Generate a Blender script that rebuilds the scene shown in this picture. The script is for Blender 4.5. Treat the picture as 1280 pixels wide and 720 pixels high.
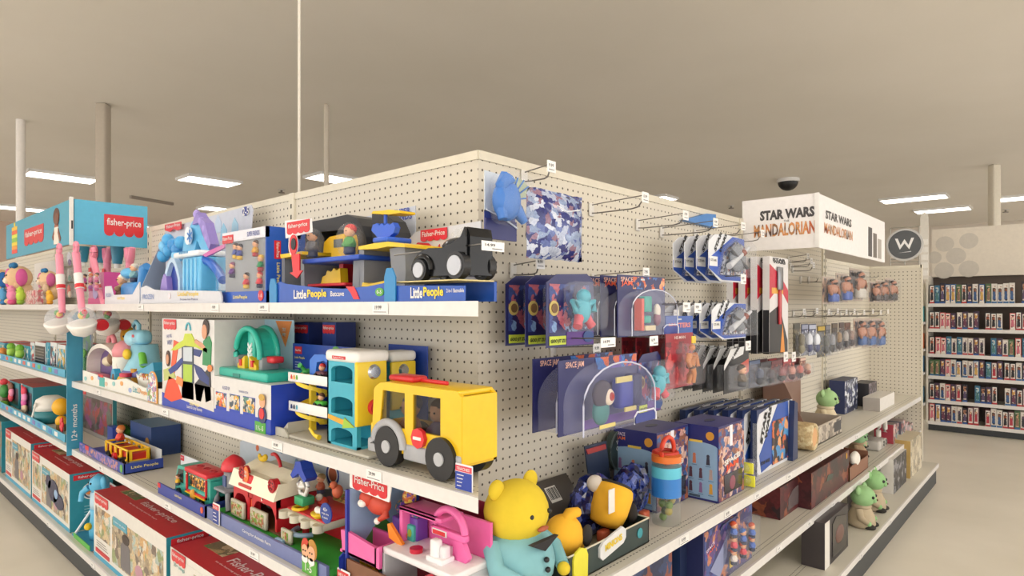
import bpy, bmesh, math, random
from mathutils import Vector, Matrix
# ------------------------------------------------------------------ camera, world, exposure
FPX = 785.0; HZ = 383.0; YAW = math.radians(41.93); CAMH = 1.6
A = 1.06; D = 0.42                      # aisle fronts at x=A and y=A, shelf depth D
sc = bpy.context.scene
for o in list(bpy.data.objects): bpy.data.objects.remove(o)
C = sc.collection
cam = bpy.data.objects.new('camera', bpy.data.cameras.new('camera')); C.objects.link(cam)
cam.location = (0, 0, CAMH); cam.rotation_euler = (math.pi/2, 0, YAW - math.pi/2)
cam.data.sensor_width = 36; cam.data.lens = FPX/1280*36; cam.data.shift_y = (HZ-360)/1280
cam.data.clip_start = .02; cam.data.clip_end = 200
sc.camera = cam
w = bpy.data.worlds.new('world'); sc.world = w; w.use_nodes = True
w.node_tree.nodes['Background'].inputs[0].default_value = (1, .97, .94, 1)
w.node_tree.nodes['Background'].inputs[1].default_value = 1.8
sc.view_settings.view_transform = 'Standard'; sc.view_settings.look = 'None'
sc.view_settings.exposure = 0.55; sc.view_settings.gamma = 1
LAMP = 6.0                              # strength of the ceiling light diffusers
CEIL = 3.9
# ------------------------------------------------------------------ materials
def lin(c):
    if isinstance(c, str):
        c = c.lstrip('#'); c = [int(c[i:i+2], 16)/255 for i in (0, 2, 4)]
    return tuple(x/12.92 if x <= .04045 else ((x+.055)/1.055)**2.4 for x in c) + (1,)
_mc = {}
def M(c, r=.5, metal=0, emit=0, alpha=1, spec=.5):
    k = (c, r, metal, emit, alpha, spec)
    if k in _mc: return _mc[k]
    m = bpy.data.materials.new('surface_' + str(c).lstrip('#')); m.use_nodes = True
    nt = m.node_tree; b = nt.nodes['Principled BSDF']
    col = lin(c)
    if emit:
        b.inputs['Emission Color'].default_value = col; b.inputs['Emission Strength'].default_value = emit
    if alpha == 1 and not emit:
        n = nt.nodes.new('ShaderNodeTexNoise'); n.inputs['Scale'].default_value = 35
        tc = nt.nodes.new('ShaderNodeTexCoord'); nt.links.new(tc.outputs['Object'], n.inputs['Vector'])
        mx = nt.nodes.new('ShaderNodeMixRGB'); mx.inputs[1].default_value = tuple(v*.93 for v in col[:3])+(1,)
        mx.inputs[2].default_value = tuple(min(1, v*1.06+.003) for v in col[:3])+(1,)
        nt.links.new(n.outputs['Fac'], mx.inputs[0]); nt.links.new(mx.outputs[0], b.inputs['Base Color'])
    else: b.inputs['Base Color'].default_value = col
    b.inputs['Roughness'].default_value = r; b.inputs['Metallic'].default_value = metal
    b.inputs['Specular IOR Level'].default_value = spec
    b.inputs['Alpha'].default_value = alpha
    _mc[k] = m; return m
def clear(a=.16, c='#dfe4ee'): return M(c, .06, 0, 0, a*.5, .9)
def art(cols, scale=12, seed=0, rough=.35, dist=.35):
    k = ('art', tuple(cols), scale, seed)
    if k in _mc: return _mc[k]
    m = bpy.data.materials.new('printed_art'); m.use_nodes = True
    nt = m.node_tree; b = nt.nodes['Principled BSDF']; b.inputs['Roughness'].default_value = rough
    tc = nt.nodes.new('ShaderNodeTexCoord'); mp = nt.nodes.new('ShaderNodeMapping')
    mp.inputs['Location'].default_value = (seed*3.7, seed*1.9, seed*2.3)
    n = nt.nodes.new('ShaderNodeTexNoise'); n.inputs['Scale'].default_value = scale*1.6; n.inputs['Detail'].default_value = 2
    vm = nt.nodes.new('ShaderNodeVectorMath'); vm.operation = 'MULTIPLY_ADD'
    q = dist*3/scale; vm.inputs[1].default_value = (q, q, q)
    vo = nt.nodes.new('ShaderNodeTexVoronoi'); vo.inputs['Scale'].default_value = scale*1.7; vo.inputs['Randomness'].default_value = 1
    nt.links.new(tc.outputs['Object'], mp.inputs[0]); nt.links.new(mp.outputs[0], n.inputs['Vector'])
    nt.links.new(n.outputs['Color'], vm.inputs[0]); nt.links.new(mp.outputs[0], vm.inputs[2]); nt.links.new(vm.outputs[0], vo.inputs['Vector'])
    sp = nt.nodes.new('ShaderNodeSeparateColor'); nt.links.new(vo.outputs['Color'], sp.inputs[0])
    cr = nt.nodes.new('ShaderNodeValToRGB'); cr.color_ramp.interpolation = 'CONSTANT'
    e = cr.color_ramp.elements; N = len(cols)
    while len(e) < N: e.new(.5)
    for i, c in enumerate(cols):
        e[i].position = i/N; e[i].color = lin(c)
    nt.links.new(sp.outputs[0], cr.inputs[0])
    n2 = nt.nodes.new('ShaderNodeTexNoise'); n2.inputs['Scale'].default_value = scale*6; nt.links.new(tc.outputs['Object'], n2.inputs['Vector'])
    mx = nt.nodes.new('ShaderNodeMixRGB'); mx.blend_type = 'OVERLAY'; mx.inputs[0].default_value = .5
    nt.links.new(cr.outputs[0], mx.inputs[1]); nt.links.new(n2.outputs['Fac'], mx.inputs[2])
    nt.links.new(mx.outputs[0], b.inputs['Base Color'])
    _mc[k] = m; return m
def mathn(nt, op, a, b=None, c=None):
    n = nt.nodes.new('ShaderNodeMath'); n.operation = op
    for i, x in enumerate((a, b, c)):
        if x is None: continue
        if isinstance(x, (int, float)): n.inputs[i].default_value = x
        else: nt.links.new(x, n.inputs[i])
    return n.outputs[0]
def pegmat(base, hole, s=.034, rad=.13):
    m = bpy.data.materials.new('pegboard'); m.use_nodes = True; nt = m.node_tree; b = nt.nodes['Principled BSDF']
    tc = nt.nodes.new('ShaderNodeTexCoord'); sp = nt.nodes.new('ShaderNodeSeparateXYZ'); nt.links.new(tc.outputs['Object'], sp.inputs[0])
    xy = mathn(nt, 'ADD', sp.outputs[0], sp.outputs[1])
    fx = mathn(nt, 'SUBTRACT', mathn(nt, 'FRACT', mathn(nt, 'DIVIDE', xy, s)), .5)
    fz = mathn(nt, 'SUBTRACT', mathn(nt, 'FRACT', mathn(nt, 'DIVIDE', sp.outputs[2], s)), .5)
    d = mathn(nt, 'SQRT', mathn(nt, 'ADD', mathn(nt, 'MULTIPLY', fx, fx), mathn(nt, 'MULTIPLY', fz, fz)))
    f = mathn(nt, 'LESS_THAN', d, rad)
    mx = nt.nodes.new('ShaderNodeMixRGB'); mx.inputs[1].default_value = lin(base); mx.inputs[2].default_value = lin(hole)
    nt.links.new(f, mx.inputs[0]); nt.links.new(mx.outputs[0], b.inputs['Base Color']); b.inputs['Roughness'].default_value = .6
    return m
def deckmat(base):
    m = bpy.data.materials.new('shelf_deck'); m.use_nodes = True; nt = m.node_tree; b = nt.nodes['Principled BSDF']
    tc = nt.nodes.new('ShaderNodeTexCoord'); sp = nt.nodes.new('ShaderNodeSeparateXYZ'); nt.links.new(tc.outputs['Object'], sp.inputs[0])
    fx = mathn(nt, 'LESS_THAN', mathn(nt, 'FRACT', mathn(nt, 'DIVIDE', sp.outputs[0], .02)), .55)
    a1 = mathn(nt, 'LESS_THAN', mathn(nt, 'ABSOLUTE', mathn(nt, 'SUBTRACT', sp.outputs[1], .035)), .0022)
    a2 = mathn(nt, 'LESS_THAN', mathn(nt, 'ABSOLUTE', mathn(nt, 'SUBTRACT', sp.outputs[1], .058)), .0022)
    f = mathn(nt, 'MULTIPLY', fx, mathn(nt, 'MAXIMUM', a1, a2))
    mx = nt.nodes.new('ShaderNodeMixRGB'); mx.inputs[1].default_value = lin(base); mx.inputs[2].default_value = lin('#4a463e')
    nt.links.new(f, mx.inputs[0]); nt.links.new(mx.outputs[0], b.inputs['Base Color']); b.inputs['Roughness'].default_value = .4
    return m
WHITE = M('#e6e4e1', .4); RED = M('#d3242e', .35); BLACK = M('#17171a', .4); BLUE = M('#1c3f9e', .35)
YEL = M('#ebc41c', .35); TEAL = M('#37b5ae', .35); SKIN = M('#e2ab86', .6); BROWN = M('#5a3a28', .6)
# ------------------------------------------------------------------ mesh building
_txt = {}
def textmesh(s, bold=.012):
    if (s, bold) in _txt: return _txt[(s, bold)]
    cu = bpy.data.curves.new('t', 'FONT'); cu.body = s; cu.size = 1; cu.resolution_u = 2; cu.offset = bold
    ob = bpy.data.objects.new('t', cu); C.objects.link(ob)
    me = bpy.data.meshes.new_from_object(ob)
    v = [tuple(x.co) for x in me.vertices]; f = [tuple(p.vertices) for p in me.polygons]
    bpy.data.objects.remove(ob); bpy.data.meshes.remove(me)
    xs = [a[0] for a in v] or [0]; ys = [a[1] for a in v] or [0]
    x0, x1, y0, y1 = min(xs), max(xs), min(ys), max(ys)
    v = [(a[0]-(x0+x1)/2, a[1]-(y0+y1)/2) for a in v]
    _txt[(s, bold)] = (v, f, x1-x0, y1-y0); return _txt[(s, bold)]
class MB:
    def __init__(s): s.v = []; s.f = []; s.mi = []; s.mats = []; s.sm = []
    def add(s, vs, fs, mat, T=None, smooth=False):
        n = len(s.v)
        if mat not in s.mats: s.mats.append(mat)
        k = s.mats.index(mat)
        s.v += [tuple(T @ Vector(v)) if T else tuple(v) for v in vs]
        for f in fs: s.f.append(tuple(i+n for i in f)); s.mi.append(k); s.sm.append(smooth)
        return s
    def bm(s, b, mat, T=None, smooth=False):
        b.verts.index_update()
        s.add([v.co.copy() for v in b.verts], [[v.index for v in f.verts] for f in b.faces], mat, T, smooth); b.free()
    def box(s, mat, x0, x1, y0, y1, z0, z1, bev=0, T=None, seg=2):
        x0, x1 = min(x0, x1), max(x0, x1); y0, y1 = min(y0, y1), max(y0, y1); z0, z1 = min(z0, z1), max(z0, z1)
        if not bev:
            return s.add([(x0,y0,z0),(x1,y0,z0),(x1,y1,z0),(x0,y1,z0),(x0,y0,z1),(x1,y0,z1),(x1,y1,z1),(x0,y1,z1)],
                  [(0,3,2,1),(4,5,6,7),(0,1,5,4),(1,2,6,5),(2,3,7,6),(3,0,4,7)], mat, T)
        b = bmesh.new(); bmesh.ops.create_cube(b, size=1)
        for v in b.verts: v.co = ((x0+x1)/2+v.co.x*(x1-x0), (y0+y1)/2+v.co.y*(y1-y0), (z0+z1)/2+v.co.z*(z1-z0))
        bev = min(bev, (x1-x0)*.49, (y1-y0)*.49, (z1-z0)*.49)
        bmesh.ops.bevel(b, geom=b.edges[:], offset=bev, segments=seg, profile=.5, affect='EDGES')
        s.bm(b, mat, T, True); return s
    def sph(s, mat, c, r, T=None, u=18, vv=12):
        if not isinstance(r, (tuple, list)): r = (r, r, r)
        b = bmesh.new(); bmesh.ops.create_uvsphere(b, u_segments=u, v_segments=vv, radius=1)
        for v in b.verts: v.co = (c[0]+v.co.x*r[0], c[1]+v.co.y*r[1], c[2]+v.co.z*r[2])
        s.bm(b, mat, T, True); return s
    def tube(s, mat, pts, r, n=8, T=None, cap=True):
        pts = [Vector(p) for p in pts]; rs = r if isinstance(r, (list, tuple)) else [r]*len(pts)
        vs = []; fs = []
        up = Vector((0, 0, 1))
        for i, p in enumerate(pts):
            t = (pts[min(i+1, len(pts)-1)] - pts[max(i-1, 0)])
            t = t.normalized() if t.length > 1e-9 else Vector((0, 0, 1))
            a = t.cross(up)
            if a.length < .15: a = t.cross(Vector((1, 0, 0)))
            a.normalize(); bb = t.cross(a)
            for j in range(n):
                q = 2*math.pi*j/n; vs.append(p + (a*math.cos(q) + bb*math.sin(q))*rs[i])
        for i in range(len(pts)-1):
            for j in range(n):
                fs.append((i*n+j, i*n+(j+1) % n, (i+1)*n+(j+1) % n, (i+1)*n+j))
        s.add(vs, fs, mat, T, True)
        if cap:
            m = len(pts)-1
            s.add(vs[:n], [tuple(range(n))], mat, T); s.add(vs[m*n:], [tuple(range(n))], mat, T)
        return s
    def cyl(s, mat, p0, p1, r0, r1=None, n=20, T=None): return s.tube(mat, [p0, p1], [r0, r0 if r1 is None else r1], n, T)
    def prism(s, mat, pts, y0, y1, T=None):      # outline in (x,z), extruded along y
        n = len(pts)
        vs = [(p[0], y0, p[1]) for p in pts] + [(p[0], y1, p[1]) for p in pts]
        fs = [tuple(range(n)), tuple(range(2*n-1, n-1, -1))] + [(i, i+n, (i+1) % n+n, (i+1) % n) for i in range(n)]
        return s.add(vs, fs, mat, T)
    def lathe(s, mat, prof, c=(0, 0, 0), n=20, T=None):
        vs = []; fs = []
        for r, z in prof:
            for j in range(n):
                q = 2*math.pi*j/n; vs.append((c[0]+r*math.cos(q), c[1]+r*math.sin(q), c[2]+z))
        for i in range(len(prof)-1):
            for j in range(n): fs.append((i*n+j, i*n+(j+1) % n, (i+1)*n+(j+1) % n, (i+1)*n+j))
        fs.append(tuple(range(n))); fs.append(tuple((len(prof)-1)*n+j for j in range(n)))
        return s.add(vs, fs, mat, T, True)
    def torus(s, mat, c, R, r, T=None, axis='y', a0=0, a1=2*math.pi, n=20, k=8, sz=1):
        pts = []
        for i in range(n+1):
            q = a0+(a1-a0)*i/n; u, v = R*math.cos(q), R*math.sin(q)*sz
            pts.append((c[0]+u, c[1], c[2]+v) if axis == 'y' else (c[0]+u, c[1]+v, c[2]) if axis == 'z' else (c[0], c[1]+u, c[2]+v))
        return s.tube(mat, pts, r, k, T, cap=abs(a1-a0) < 6.2)
    def text(s, mat, st, x, y, z, wid, hei=None, T=None, rot=0, shear=0, bold=.012):   # on a plane facing -y
        v, f, W, H = textmesh(st, bold)
        if not W: return s
        kx = wid/W; kz = (hei/H if hei else kx)
        cr, sr = math.cos(rot), math.sin(rot); out = []
        for a, b in v:
            p, q = a*kx+b*kz*shear, b*kz
            out.append((x+p*cr-q*sr, y, z+p*sr+q*cr))
        return s.add(out, f, mat, T)
    def disc(s, mat, x, y, z, rx, rz=None, t=.002, n=24, T=None):
        rz = rz or rx
        return s.prism(mat, [(x+rx*math.cos(2*math.pi*i/n), z+rz*math.sin(2*math.pi*i/n)) for i in range(n)], y-t, y, T)
    def logo(s, x0, x1, z0, z1, y, words='fisher-price', T=None):      # red awning badge
        x0, x1 = min(x0, x1), max(x0, x1); W = x1-x0; H = z1-z0; pts = [(x0, z1), (x1, z1)]
        for k in range(3, -1, -1):
            for i in range(0, 7):
                q = math.pi*i/6; pts.append((x0+W*(k+.5)/4+W/8*math.cos(q), z0+H*.22-H*.22*math.sin(q)))
        s.prism(RED, pts, y-.0015, y, T)
        return s.text(WHITE, words, (x0+x1)/2, y-.0025, z0+H*.62, W*.86, H*.42, T)
    def build(s, name, parent=None, label=None):
        me = bpy.data.meshes.new(name); me.from_pydata(s.v, [], s.f)
        for m in s.mats: me.materials.append(m)
        me.polygons.foreach_set('material_index', s.mi); me.polygons.foreach_set('use_smooth', s.sm)
        me.update()
        b = bmesh.new(); b.from_mesh(me); bmesh.ops.recalc_face_normals(b, faces=b.faces[:]); b.to_mesh(me); b.free()
        o = bpy.data.objects.new(name, me); C.objects.link(o)
        if parent: o.parent = parent
        if label: o['label'] = label
        return o
# ------------------------------------------------------------------ frames: local x along a face, local y into it
class Frame:
    def __init__(s, ox, oy, rz):
        s.M = Matrix.Translation((ox, oy, 0)) @ Matrix.Rotation(rz, 4, 'Z'); s.rz = rz
        s.I = s.M.inverted(); s.c = s.I @ Vector((0, 0, CAMH))
    def hit(s, px, py, v):
        f = Vector((math.cos(YAW), math.sin(YAW), 0)); r = Vector((math.sin(YAW), -math.cos(YAW), 0))
        d = f + r*((px-640)/FPX) + Vector((0, 0, (HZ-py)/FPX)); d = s.I.to_3x3() @ d
        t = (v - s.c.y)/d.y
        return s.c + d*t
LF = Frame(A, 0, -math.pi/2); RF = Frame(0, A, 0)
def ceil_pt(px, py, z):
    f = Vector((math.cos(YAW), math.sin(YAW), 0)); r = Vector((math.sin(YAW), -math.cos(YAW), 0))
    d = f + r*((px-640)/FPX) + Vector((0, 0, (HZ-py)/FPX))
    return Vector((0, 0, CAMH)) + d*((z-CAMH)/d.z)
class It:
    """one thing; its Empty stands at pixel column px, depth v of a frame, height z"""
    def __init__(s, name, label, cat, fr, px, z, v=0, group=None):
        s.fr = fr; h = fr.hit(px, HZ, v); s.o = Vector((h.x, v, z)); s.zz = z
        e = bpy.data.objects.new(name, None); C.objects.link(e); e.empty_display_size = .05
        e.location = fr.M @ s.o; e.rotation_euler = (0, 0, fr.rz)
        e['label'] = label; e['category'] = cat
        if group: e['group'] = group
        s.e = e
    def p(s, px, py, v): return s.fr.hit(px, py, v) - s.o
    def box(s, mb, mat, px0, px1, py0, py1, v0, v1, bev=0, at=None):
        pc = (px0+px1)/2 if at is None else at
        a = s.p(px0, 0, v0).x; b = s.p(px1, 0, v0).x
        z1 = s.p(pc, py0, v0).z; z0 = 0.001 if py1 is None else s.p(pc, py1, v0).z
        mb.box(mat, a, b, v0-s.o.y, v1-s.o.y, z0, z1, bev); return a, b, z0, z1
    def poly(s, mb, mat, pts, v0, v1):
        q = [s.p(a, b, v0) for a, b in pts]
        mb.prism(mat, [(c.x, c.z) for c in q], v0-s.o.y, v1-s.o.y)
    def sph(s, mb, mat, px, py, v, rx, ry=None, rz=None):
        mb.sph(mat, s.p(px, py, v), (rx, rx if ry is None else ry, rx if rz is None else rz))
    def tube(s, mb, mat, pts, r, n=8): mb.tube(mat, [s.p(*q) for q in pts], r, n)
    def cyl(s, mb, mat, px, py0, py1, v, r0, r1=None, n=20):
        a = s.p(px, py0, v); b = s.p(px, py1, v) if py1 is not None else Vector((a.x, a.y, .001))
        b.x = a.x; mb.cyl(mat, b, a, r0, r1, n)
    def disc(s, mb, mat, px, py, v, rx, rz=None, t=.002):
        c = s.p(px, py, v); mb.disc(mat, c.x, c.y, c.z, rx, rz, t)
    def text(s, mb, mat, st, px0, px1, py, v, h=None, rot=0, shear=0, bold=.012):
        a = s.p(px0, py, v); b = s.p(px1, py, v); c = s.p((px0+px1)/2, py, v)
        mb.text(mat, st, (a.x+b.x)/2, c.y, c.z, abs(b.x-a.x), h, None, rot, shear, bold)
    def logo(s, mb, px0, px1, py0, py1, v, words='fisher-price'):
        a = s.p(px0, py0, v); b = s.p(px1, py1, v); zt = s.p((px0+px1)/2, py0, v).z; zb = s.p((px0+px1)/2, py1, v).z
        mb.logo(a.x, b.x, zb, zt, v-s.o.y, words)
    SH = ('carton', 'printed_card', 'tall_carton', 'tray', 'tray_walls', 'printed_tray', 'truck_body', 'bus_body', 'car_body', 'head', 'barn_roof', 'tower')
    SUB = ('logo_badge', 'printed_front', 'printed_panel', 'front_panel', 'front_print', 'side_print', 'top_print', 'age_badge', 'window_cutout', 'window_panel', 'yellow_sticker', 'top_hole', 'carry_slot', 'round_sticker', 'front_label', 'printed_emblem', 'printed_line', 'front_card', 'loft_door', 'round_window', 'serving_window', 'side_window', 'window_pane', 'speaker_dome', 'arrow_sticker', 'stop_sign', 'ear', 'name_sign', 'yellow_tab', 'canopy')
    def part(s, mb, name, label=None, parent=None):      # printed panels, badges, ears and windows hang under their own part
        if not parent and name in s.SUB: parent = getattr(s, 'shell', None)
        o = mb.build(name, parent or s.e, label)
        if name in s.SH: s.shell = o
        return o
def tag(o, label, cat, group=None, kind=None):
    if label: o['label'] = label
    if cat: o['category'] = cat
    if group: o['group'] = group
    if kind: o['kind'] = kind
def struct(mb, name): o = mb.build(name); o['kind'] = 'structure'; return o
def copy_tree(o, parent=None):
    c = o.copy(); C.objects.link(c)
    if parent: c.parent = parent
    for ch in list(o.children): copy_tree(ch, c)
    return c
def dup(e, fr, dx, dv, dz, label, group=None):
    c = copy_tree(e); c.location = e.location + fr.M.to_3x3() @ Vector((dx, dv, dz)); c['label'] = label
    if group: c['group'] = group
    return c
def figm(mb, c, s, skin='#e2ab86', hair='#5a3a28', shirt='#3c6fc0', legs='#2a3350', T=None):   # toddler figure of height s
    x, y, z = c
    mb.lathe(M(legs, .4), [(.16*s, 0), (.2*s, .05*s), (.19*s, .25*s)], (x, y, z), 12, T)
    mb.lathe(M(shirt, .4), [(.2*s, .24*s), (.22*s, .35*s), (.17*s, .52*s), (.08*s, .6*s)], (x, y, z), 12, T)
    for k in (-1, 1): mb.tube(M(shirt, .4), [(x+k*.15*s, y, z+.5*s), (x+k*.24*s, y-.05*s, z+.38*s), (x+k*.2*s, y-.14*s, z+.3*s)], [.06*s, .055*s, .05*s], 6, T)
    mb.sph(M(skin, .5), (x, y, z+.76*s), (.2*s, .19*s, .2*s), T, 12, 8)
    mb.sph(M(hair, .6), (x, y+.04*s, z+.83*s), (.215*s, .2*s, .18*s), T, 12, 8)
    for k in (-1, 1): mb.sph(BLACK, (x+k*.07*s, y-.185*s, z+.76*s), .022*s, T, 6, 4)
ORD = ['front', 'second', 'third', 'fourth', 'fifth', 'sixth', 'seventh', 'eighth', 'ninth', 'tenth', 'eleventh', 'twelfth', 'thirteenth', 'fourteenth', 'fifteenth', 'sixteenth', 'seventeenth', 'eighteenth', 'nineteenth', 'twentieth', 'twenty-first', 'twenty-second', 'twenty-third', 'twenty-fourth', 'twenty-fifth', 'twenty-sixth', 'twenty-seventh', 'twenty-eighth']
# ------------------------------------------------------------------ setting: floor, ceiling, walls, lights
def noise_surface(c1, c2, scale, rough, name):
    m = bpy.data.materials.new(name); m.use_nodes = True; nt = m.node_tree; b = nt.nodes['Principled BSDF']
    tc = nt.nodes.new('ShaderNodeTexCoord'); n = nt.nodes.new('ShaderNodeTexNoise'); n.inputs['Scale'].default_value = scale; n.inputs['Detail'].default_value = 6
    cr = nt.nodes.new('ShaderNodeValToRGB'); cr.color_ramp.elements[0].position = .3; cr.color_ramp.elements[1].position = .7
    cr.color_ramp.elements[0].color = lin(c1); cr.color_ramp.elements[1].color = lin(c2)
    nt.links.new(tc.outputs['Object'], n.inputs['Vector']); nt.links.new(n.outputs['Fac'], cr.inputs[0])
    nt.links.new(cr.outputs[0], b.inputs['Base Color']); b.inputs['Roughness'].default_value = rough
    return m
mb = MB(); mb.box(noise_surface('#d9d2c2', '#e6dfd1', 1.3, .3, 'polished_floor'), -10, 24, -10, 24, -.1, 0); struct(mb, 'floor')
mb = MB(); mb.box(noise_surface('#f0ebe3', '#f6f1ea', .6, .8, 'ceiling_paint'), -10, 24, -10, 24, CEIL, CEIL+.1); struct(mb, 'ceiling')
wm = noise_surface('#d9cfc2', '#e0d6c8', .5, .7, 'wall_paint')
mb = MB(); mb.box(wm, 21.5, 21.6, -8, 24, 0, CEIL); struct(mb, 'wall_right')
mb = MB(); mb.box(M('#d8bfae', .7), -8, 24, 21.5, 21.6, 0, CEIL); struct(mb, 'wall_back')
def troffer(i, c, along, L=1.22, W=.6, label=''):
    e = bpy.data.objects.new('ceiling_light', None); C.objects.link(e)
    e.location = (c[0], c[1], CEIL-.05); e.rotation_euler = (0, 0, 0 if along == 'x' else math.pi/2)
    tag(e, label, 'ceiling light', 'flat fluorescent ceiling lights')
    m = MB(); t = .025
    for q in ((-L/2, L/2, -W/2, -W/2+t), (-L/2, L/2, W/2-t, W/2), (-L/2, -L/2+t, -W/2+t, W/2-t), (L/2-t, L/2, -W/2+t, W/2-t)): m.box(WHITE, q[0], q[1], q[2], q[3], 0, .048)
    m.build('light_frame', e)
    m = MB(); m.box(M('#fff8ee', .5, 0, LAMP), -L/2+t, L/2-t, -W/2+t, W/2-t, .012, .03); m.build('diffuser', e)
# lights the photo shows, found on the ceiling plane
seen = [(77, 222, 'x', 'long bright ceiling light above the far left aisle, nearest to the white column', 1.05),
        (262, 227, 'x', 'bright rectangular ceiling light above the snowy toy castle', .95),
        (14, 260, 'x', 'ceiling light at the far left edge above the blue corner sign', 1.22),
        (285, 263, 'x', 'small distant ceiling light just above the castle backing card', 1.22),
        (428, 226, 'x', 'ceiling light above the top of the cream pegboard', 1.22),
        (192, 285, 'x', 'faint distant ceiling light beside the blue corner sign', 1.22),
        (808, 251, 'y', 'glaring ceiling light behind the empty peg hooks', 1.22),
        (1142, 249, 'y', 'long bright ceiling light above the right end of the aisle', 1.2),
        (1178, 263, 'y', 'ceiling light above the round dark sign on the right', 1.1),
        (1275, 250, 'y', 'ceiling light cut by the right edge of the photo', 1.22)]
seen = seen[:9] + [(1285, 247, 'y', seen[9][3], 1.22)]
used = []
for i, (px, py, al, lb, L) in enumerate(seen):
    p = ceil_pt(px, py, CEIL-.04); used.append((p.x, p.y)); troffer(i, p, al, L, .6, lb)
k = 0
for gx in (-5, -2, 1.2, 4.4, 7.6):
    for gy in (-4, -1.2, 1.6, 4.4, 7.2):
        if gx > 3 and gy > 3: continue
        if any(abs(gx-a)+abs(gy-b) < 1.6 for a, b in used): continue
        c = Vector((gx, gy)); fwd = gx*math.cos(YAW)+gy*math.sin(YAW); lat = gx*math.sin(YAW)-gy*math.cos(YAW)
        if fwd > 0 and (CEIL-CAMH)/fwd < .55 and abs(lat/fwd) < 1: continue
        troffer(k, (gx, gy), 'x', 1.22, .6, 'ceiling light panel over the aisle, outside the picture'); k += 1
def column(px, w_, dist_py, name, label, col, r=None):
    p = ceil_pt(px, dist_py, CEIL)
    m = MB()
    if r: m.cyl(M(col, .5), (0, 0, 0), (0, 0, CEIL), r, r, 20)
    else: m.box(M(col, .6), -w_/2, w_/2, -w_/2, w_/2, 0, CEIL, .02)
    o = m.build(name); o.location = (p.x, p.y, 0); o.rotation_euler = (0, 0, YAW); tag(o, label, 'column')
column(26, 0, 150, 'support_column', 'slim round white column behind the blue corner sign', '#ece6e0', .05)
column(129, .12, 130, 'support_column', 'square beige column rising behind the blue corner sign', '#b9ae9f')
column(408, .055, 130, 'support_column', 'pale square column behind the cream pegboard', '#cfc4b4')
column(1243, .13, 206, 'support_column', 'pale column above the doll shelves on the far wall', '#e4dccb')
m = MB(); rx_ = LF.hit(364, 0, D).x; m.cyl(M('#cfc8bc', .5), (0, 0, 2.13), (0, 0, CEIL), .007, .007, 10); m.cyl(M('#cfc8bc', .5), (0, 0, 2.0), (0, 0, 2.13), .012, .012, 10)
o = m.build('power_pole'); o.location = LF.M @ Vector((rx_, D+.04, 0)); tag(o, 'thin pale pole rising from the pegboard seam to the ceiling', 'pole')
it = It('blue_header_card', 'plain blue card fixed to the pegboard behind the empty hooks', 'card', RF, 876, 1.98, D-.02)
m = MB(); it.poly(m, M('#3f7fc4', .4), [(855, 275), (884, 267), (895, 268), (895, 285)], D-.03, D-.001); it.part(m, 'card_panel')
def small(name, mbx, px, py, z, label, cat):
    o = mbx.build(name); p = ceil_pt(px, py, z); o.location = (p.x, p.y, z); tag(o, label, cat)
m = MB(); m.sph(BLACK, (0, 0, 0), (.17, .17, .15)); m.cyl(WHITE, (0, 0, 0), (0, 0, .06), .19, .19)
small('security_camera', m, 985, 228, CEIL-.06, 'dark dome camera on the ceiling', 'camera')
for px, py, lb in ((352, 237, 'sprinkler head on the ceiling above the cream pegboard'), (914, 257, 'sprinkler head on the ceiling above the white corner sign'), (1257, 262, 'sprinkler head on the ceiling above the far doll shelves')):
    m = MB(); m.cyl(M('#8d8780', .3, .8), (0, 0, -.05), (0, 0, 0), .02); m.cyl(M('#8d8780', .3, .8), (0, 0, -.07), (0, 0, -.055), .06); m.cyl(WHITE, (0, 0, -.01), (0, 0, 0), .07)
    small('sprinkler_head', m, px, py, CEIL, lb, 'sprinkler')
a = ceil_pt(163, 246, CEIL-.03); b = ceil_pt(216, 255, CEIL-.03); m = MB(); m.box(M('#9d948a', .5), 0, (b-a).length, -.03, .03, -.03, .03)
o = m.build('ceiling_track'); o.location = a; o.rotation_euler = (0, 0, math.atan2(b.y-a.y, b.x-a.x)); tag(o, 'thin grey track fixed under the ceiling, above the castle', 'track')
# ------------------------------------------------------------------ shelving runs
CREAM = '#d6cfc0'
PEG = pegmat(CREAM, '#4a4338'); DECK = deckmat('#cfcabd'); RAIL = M('#dddad7', .3); POST = M('#d9d2c0', .45); KICK = M('#33373a', .5)
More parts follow.
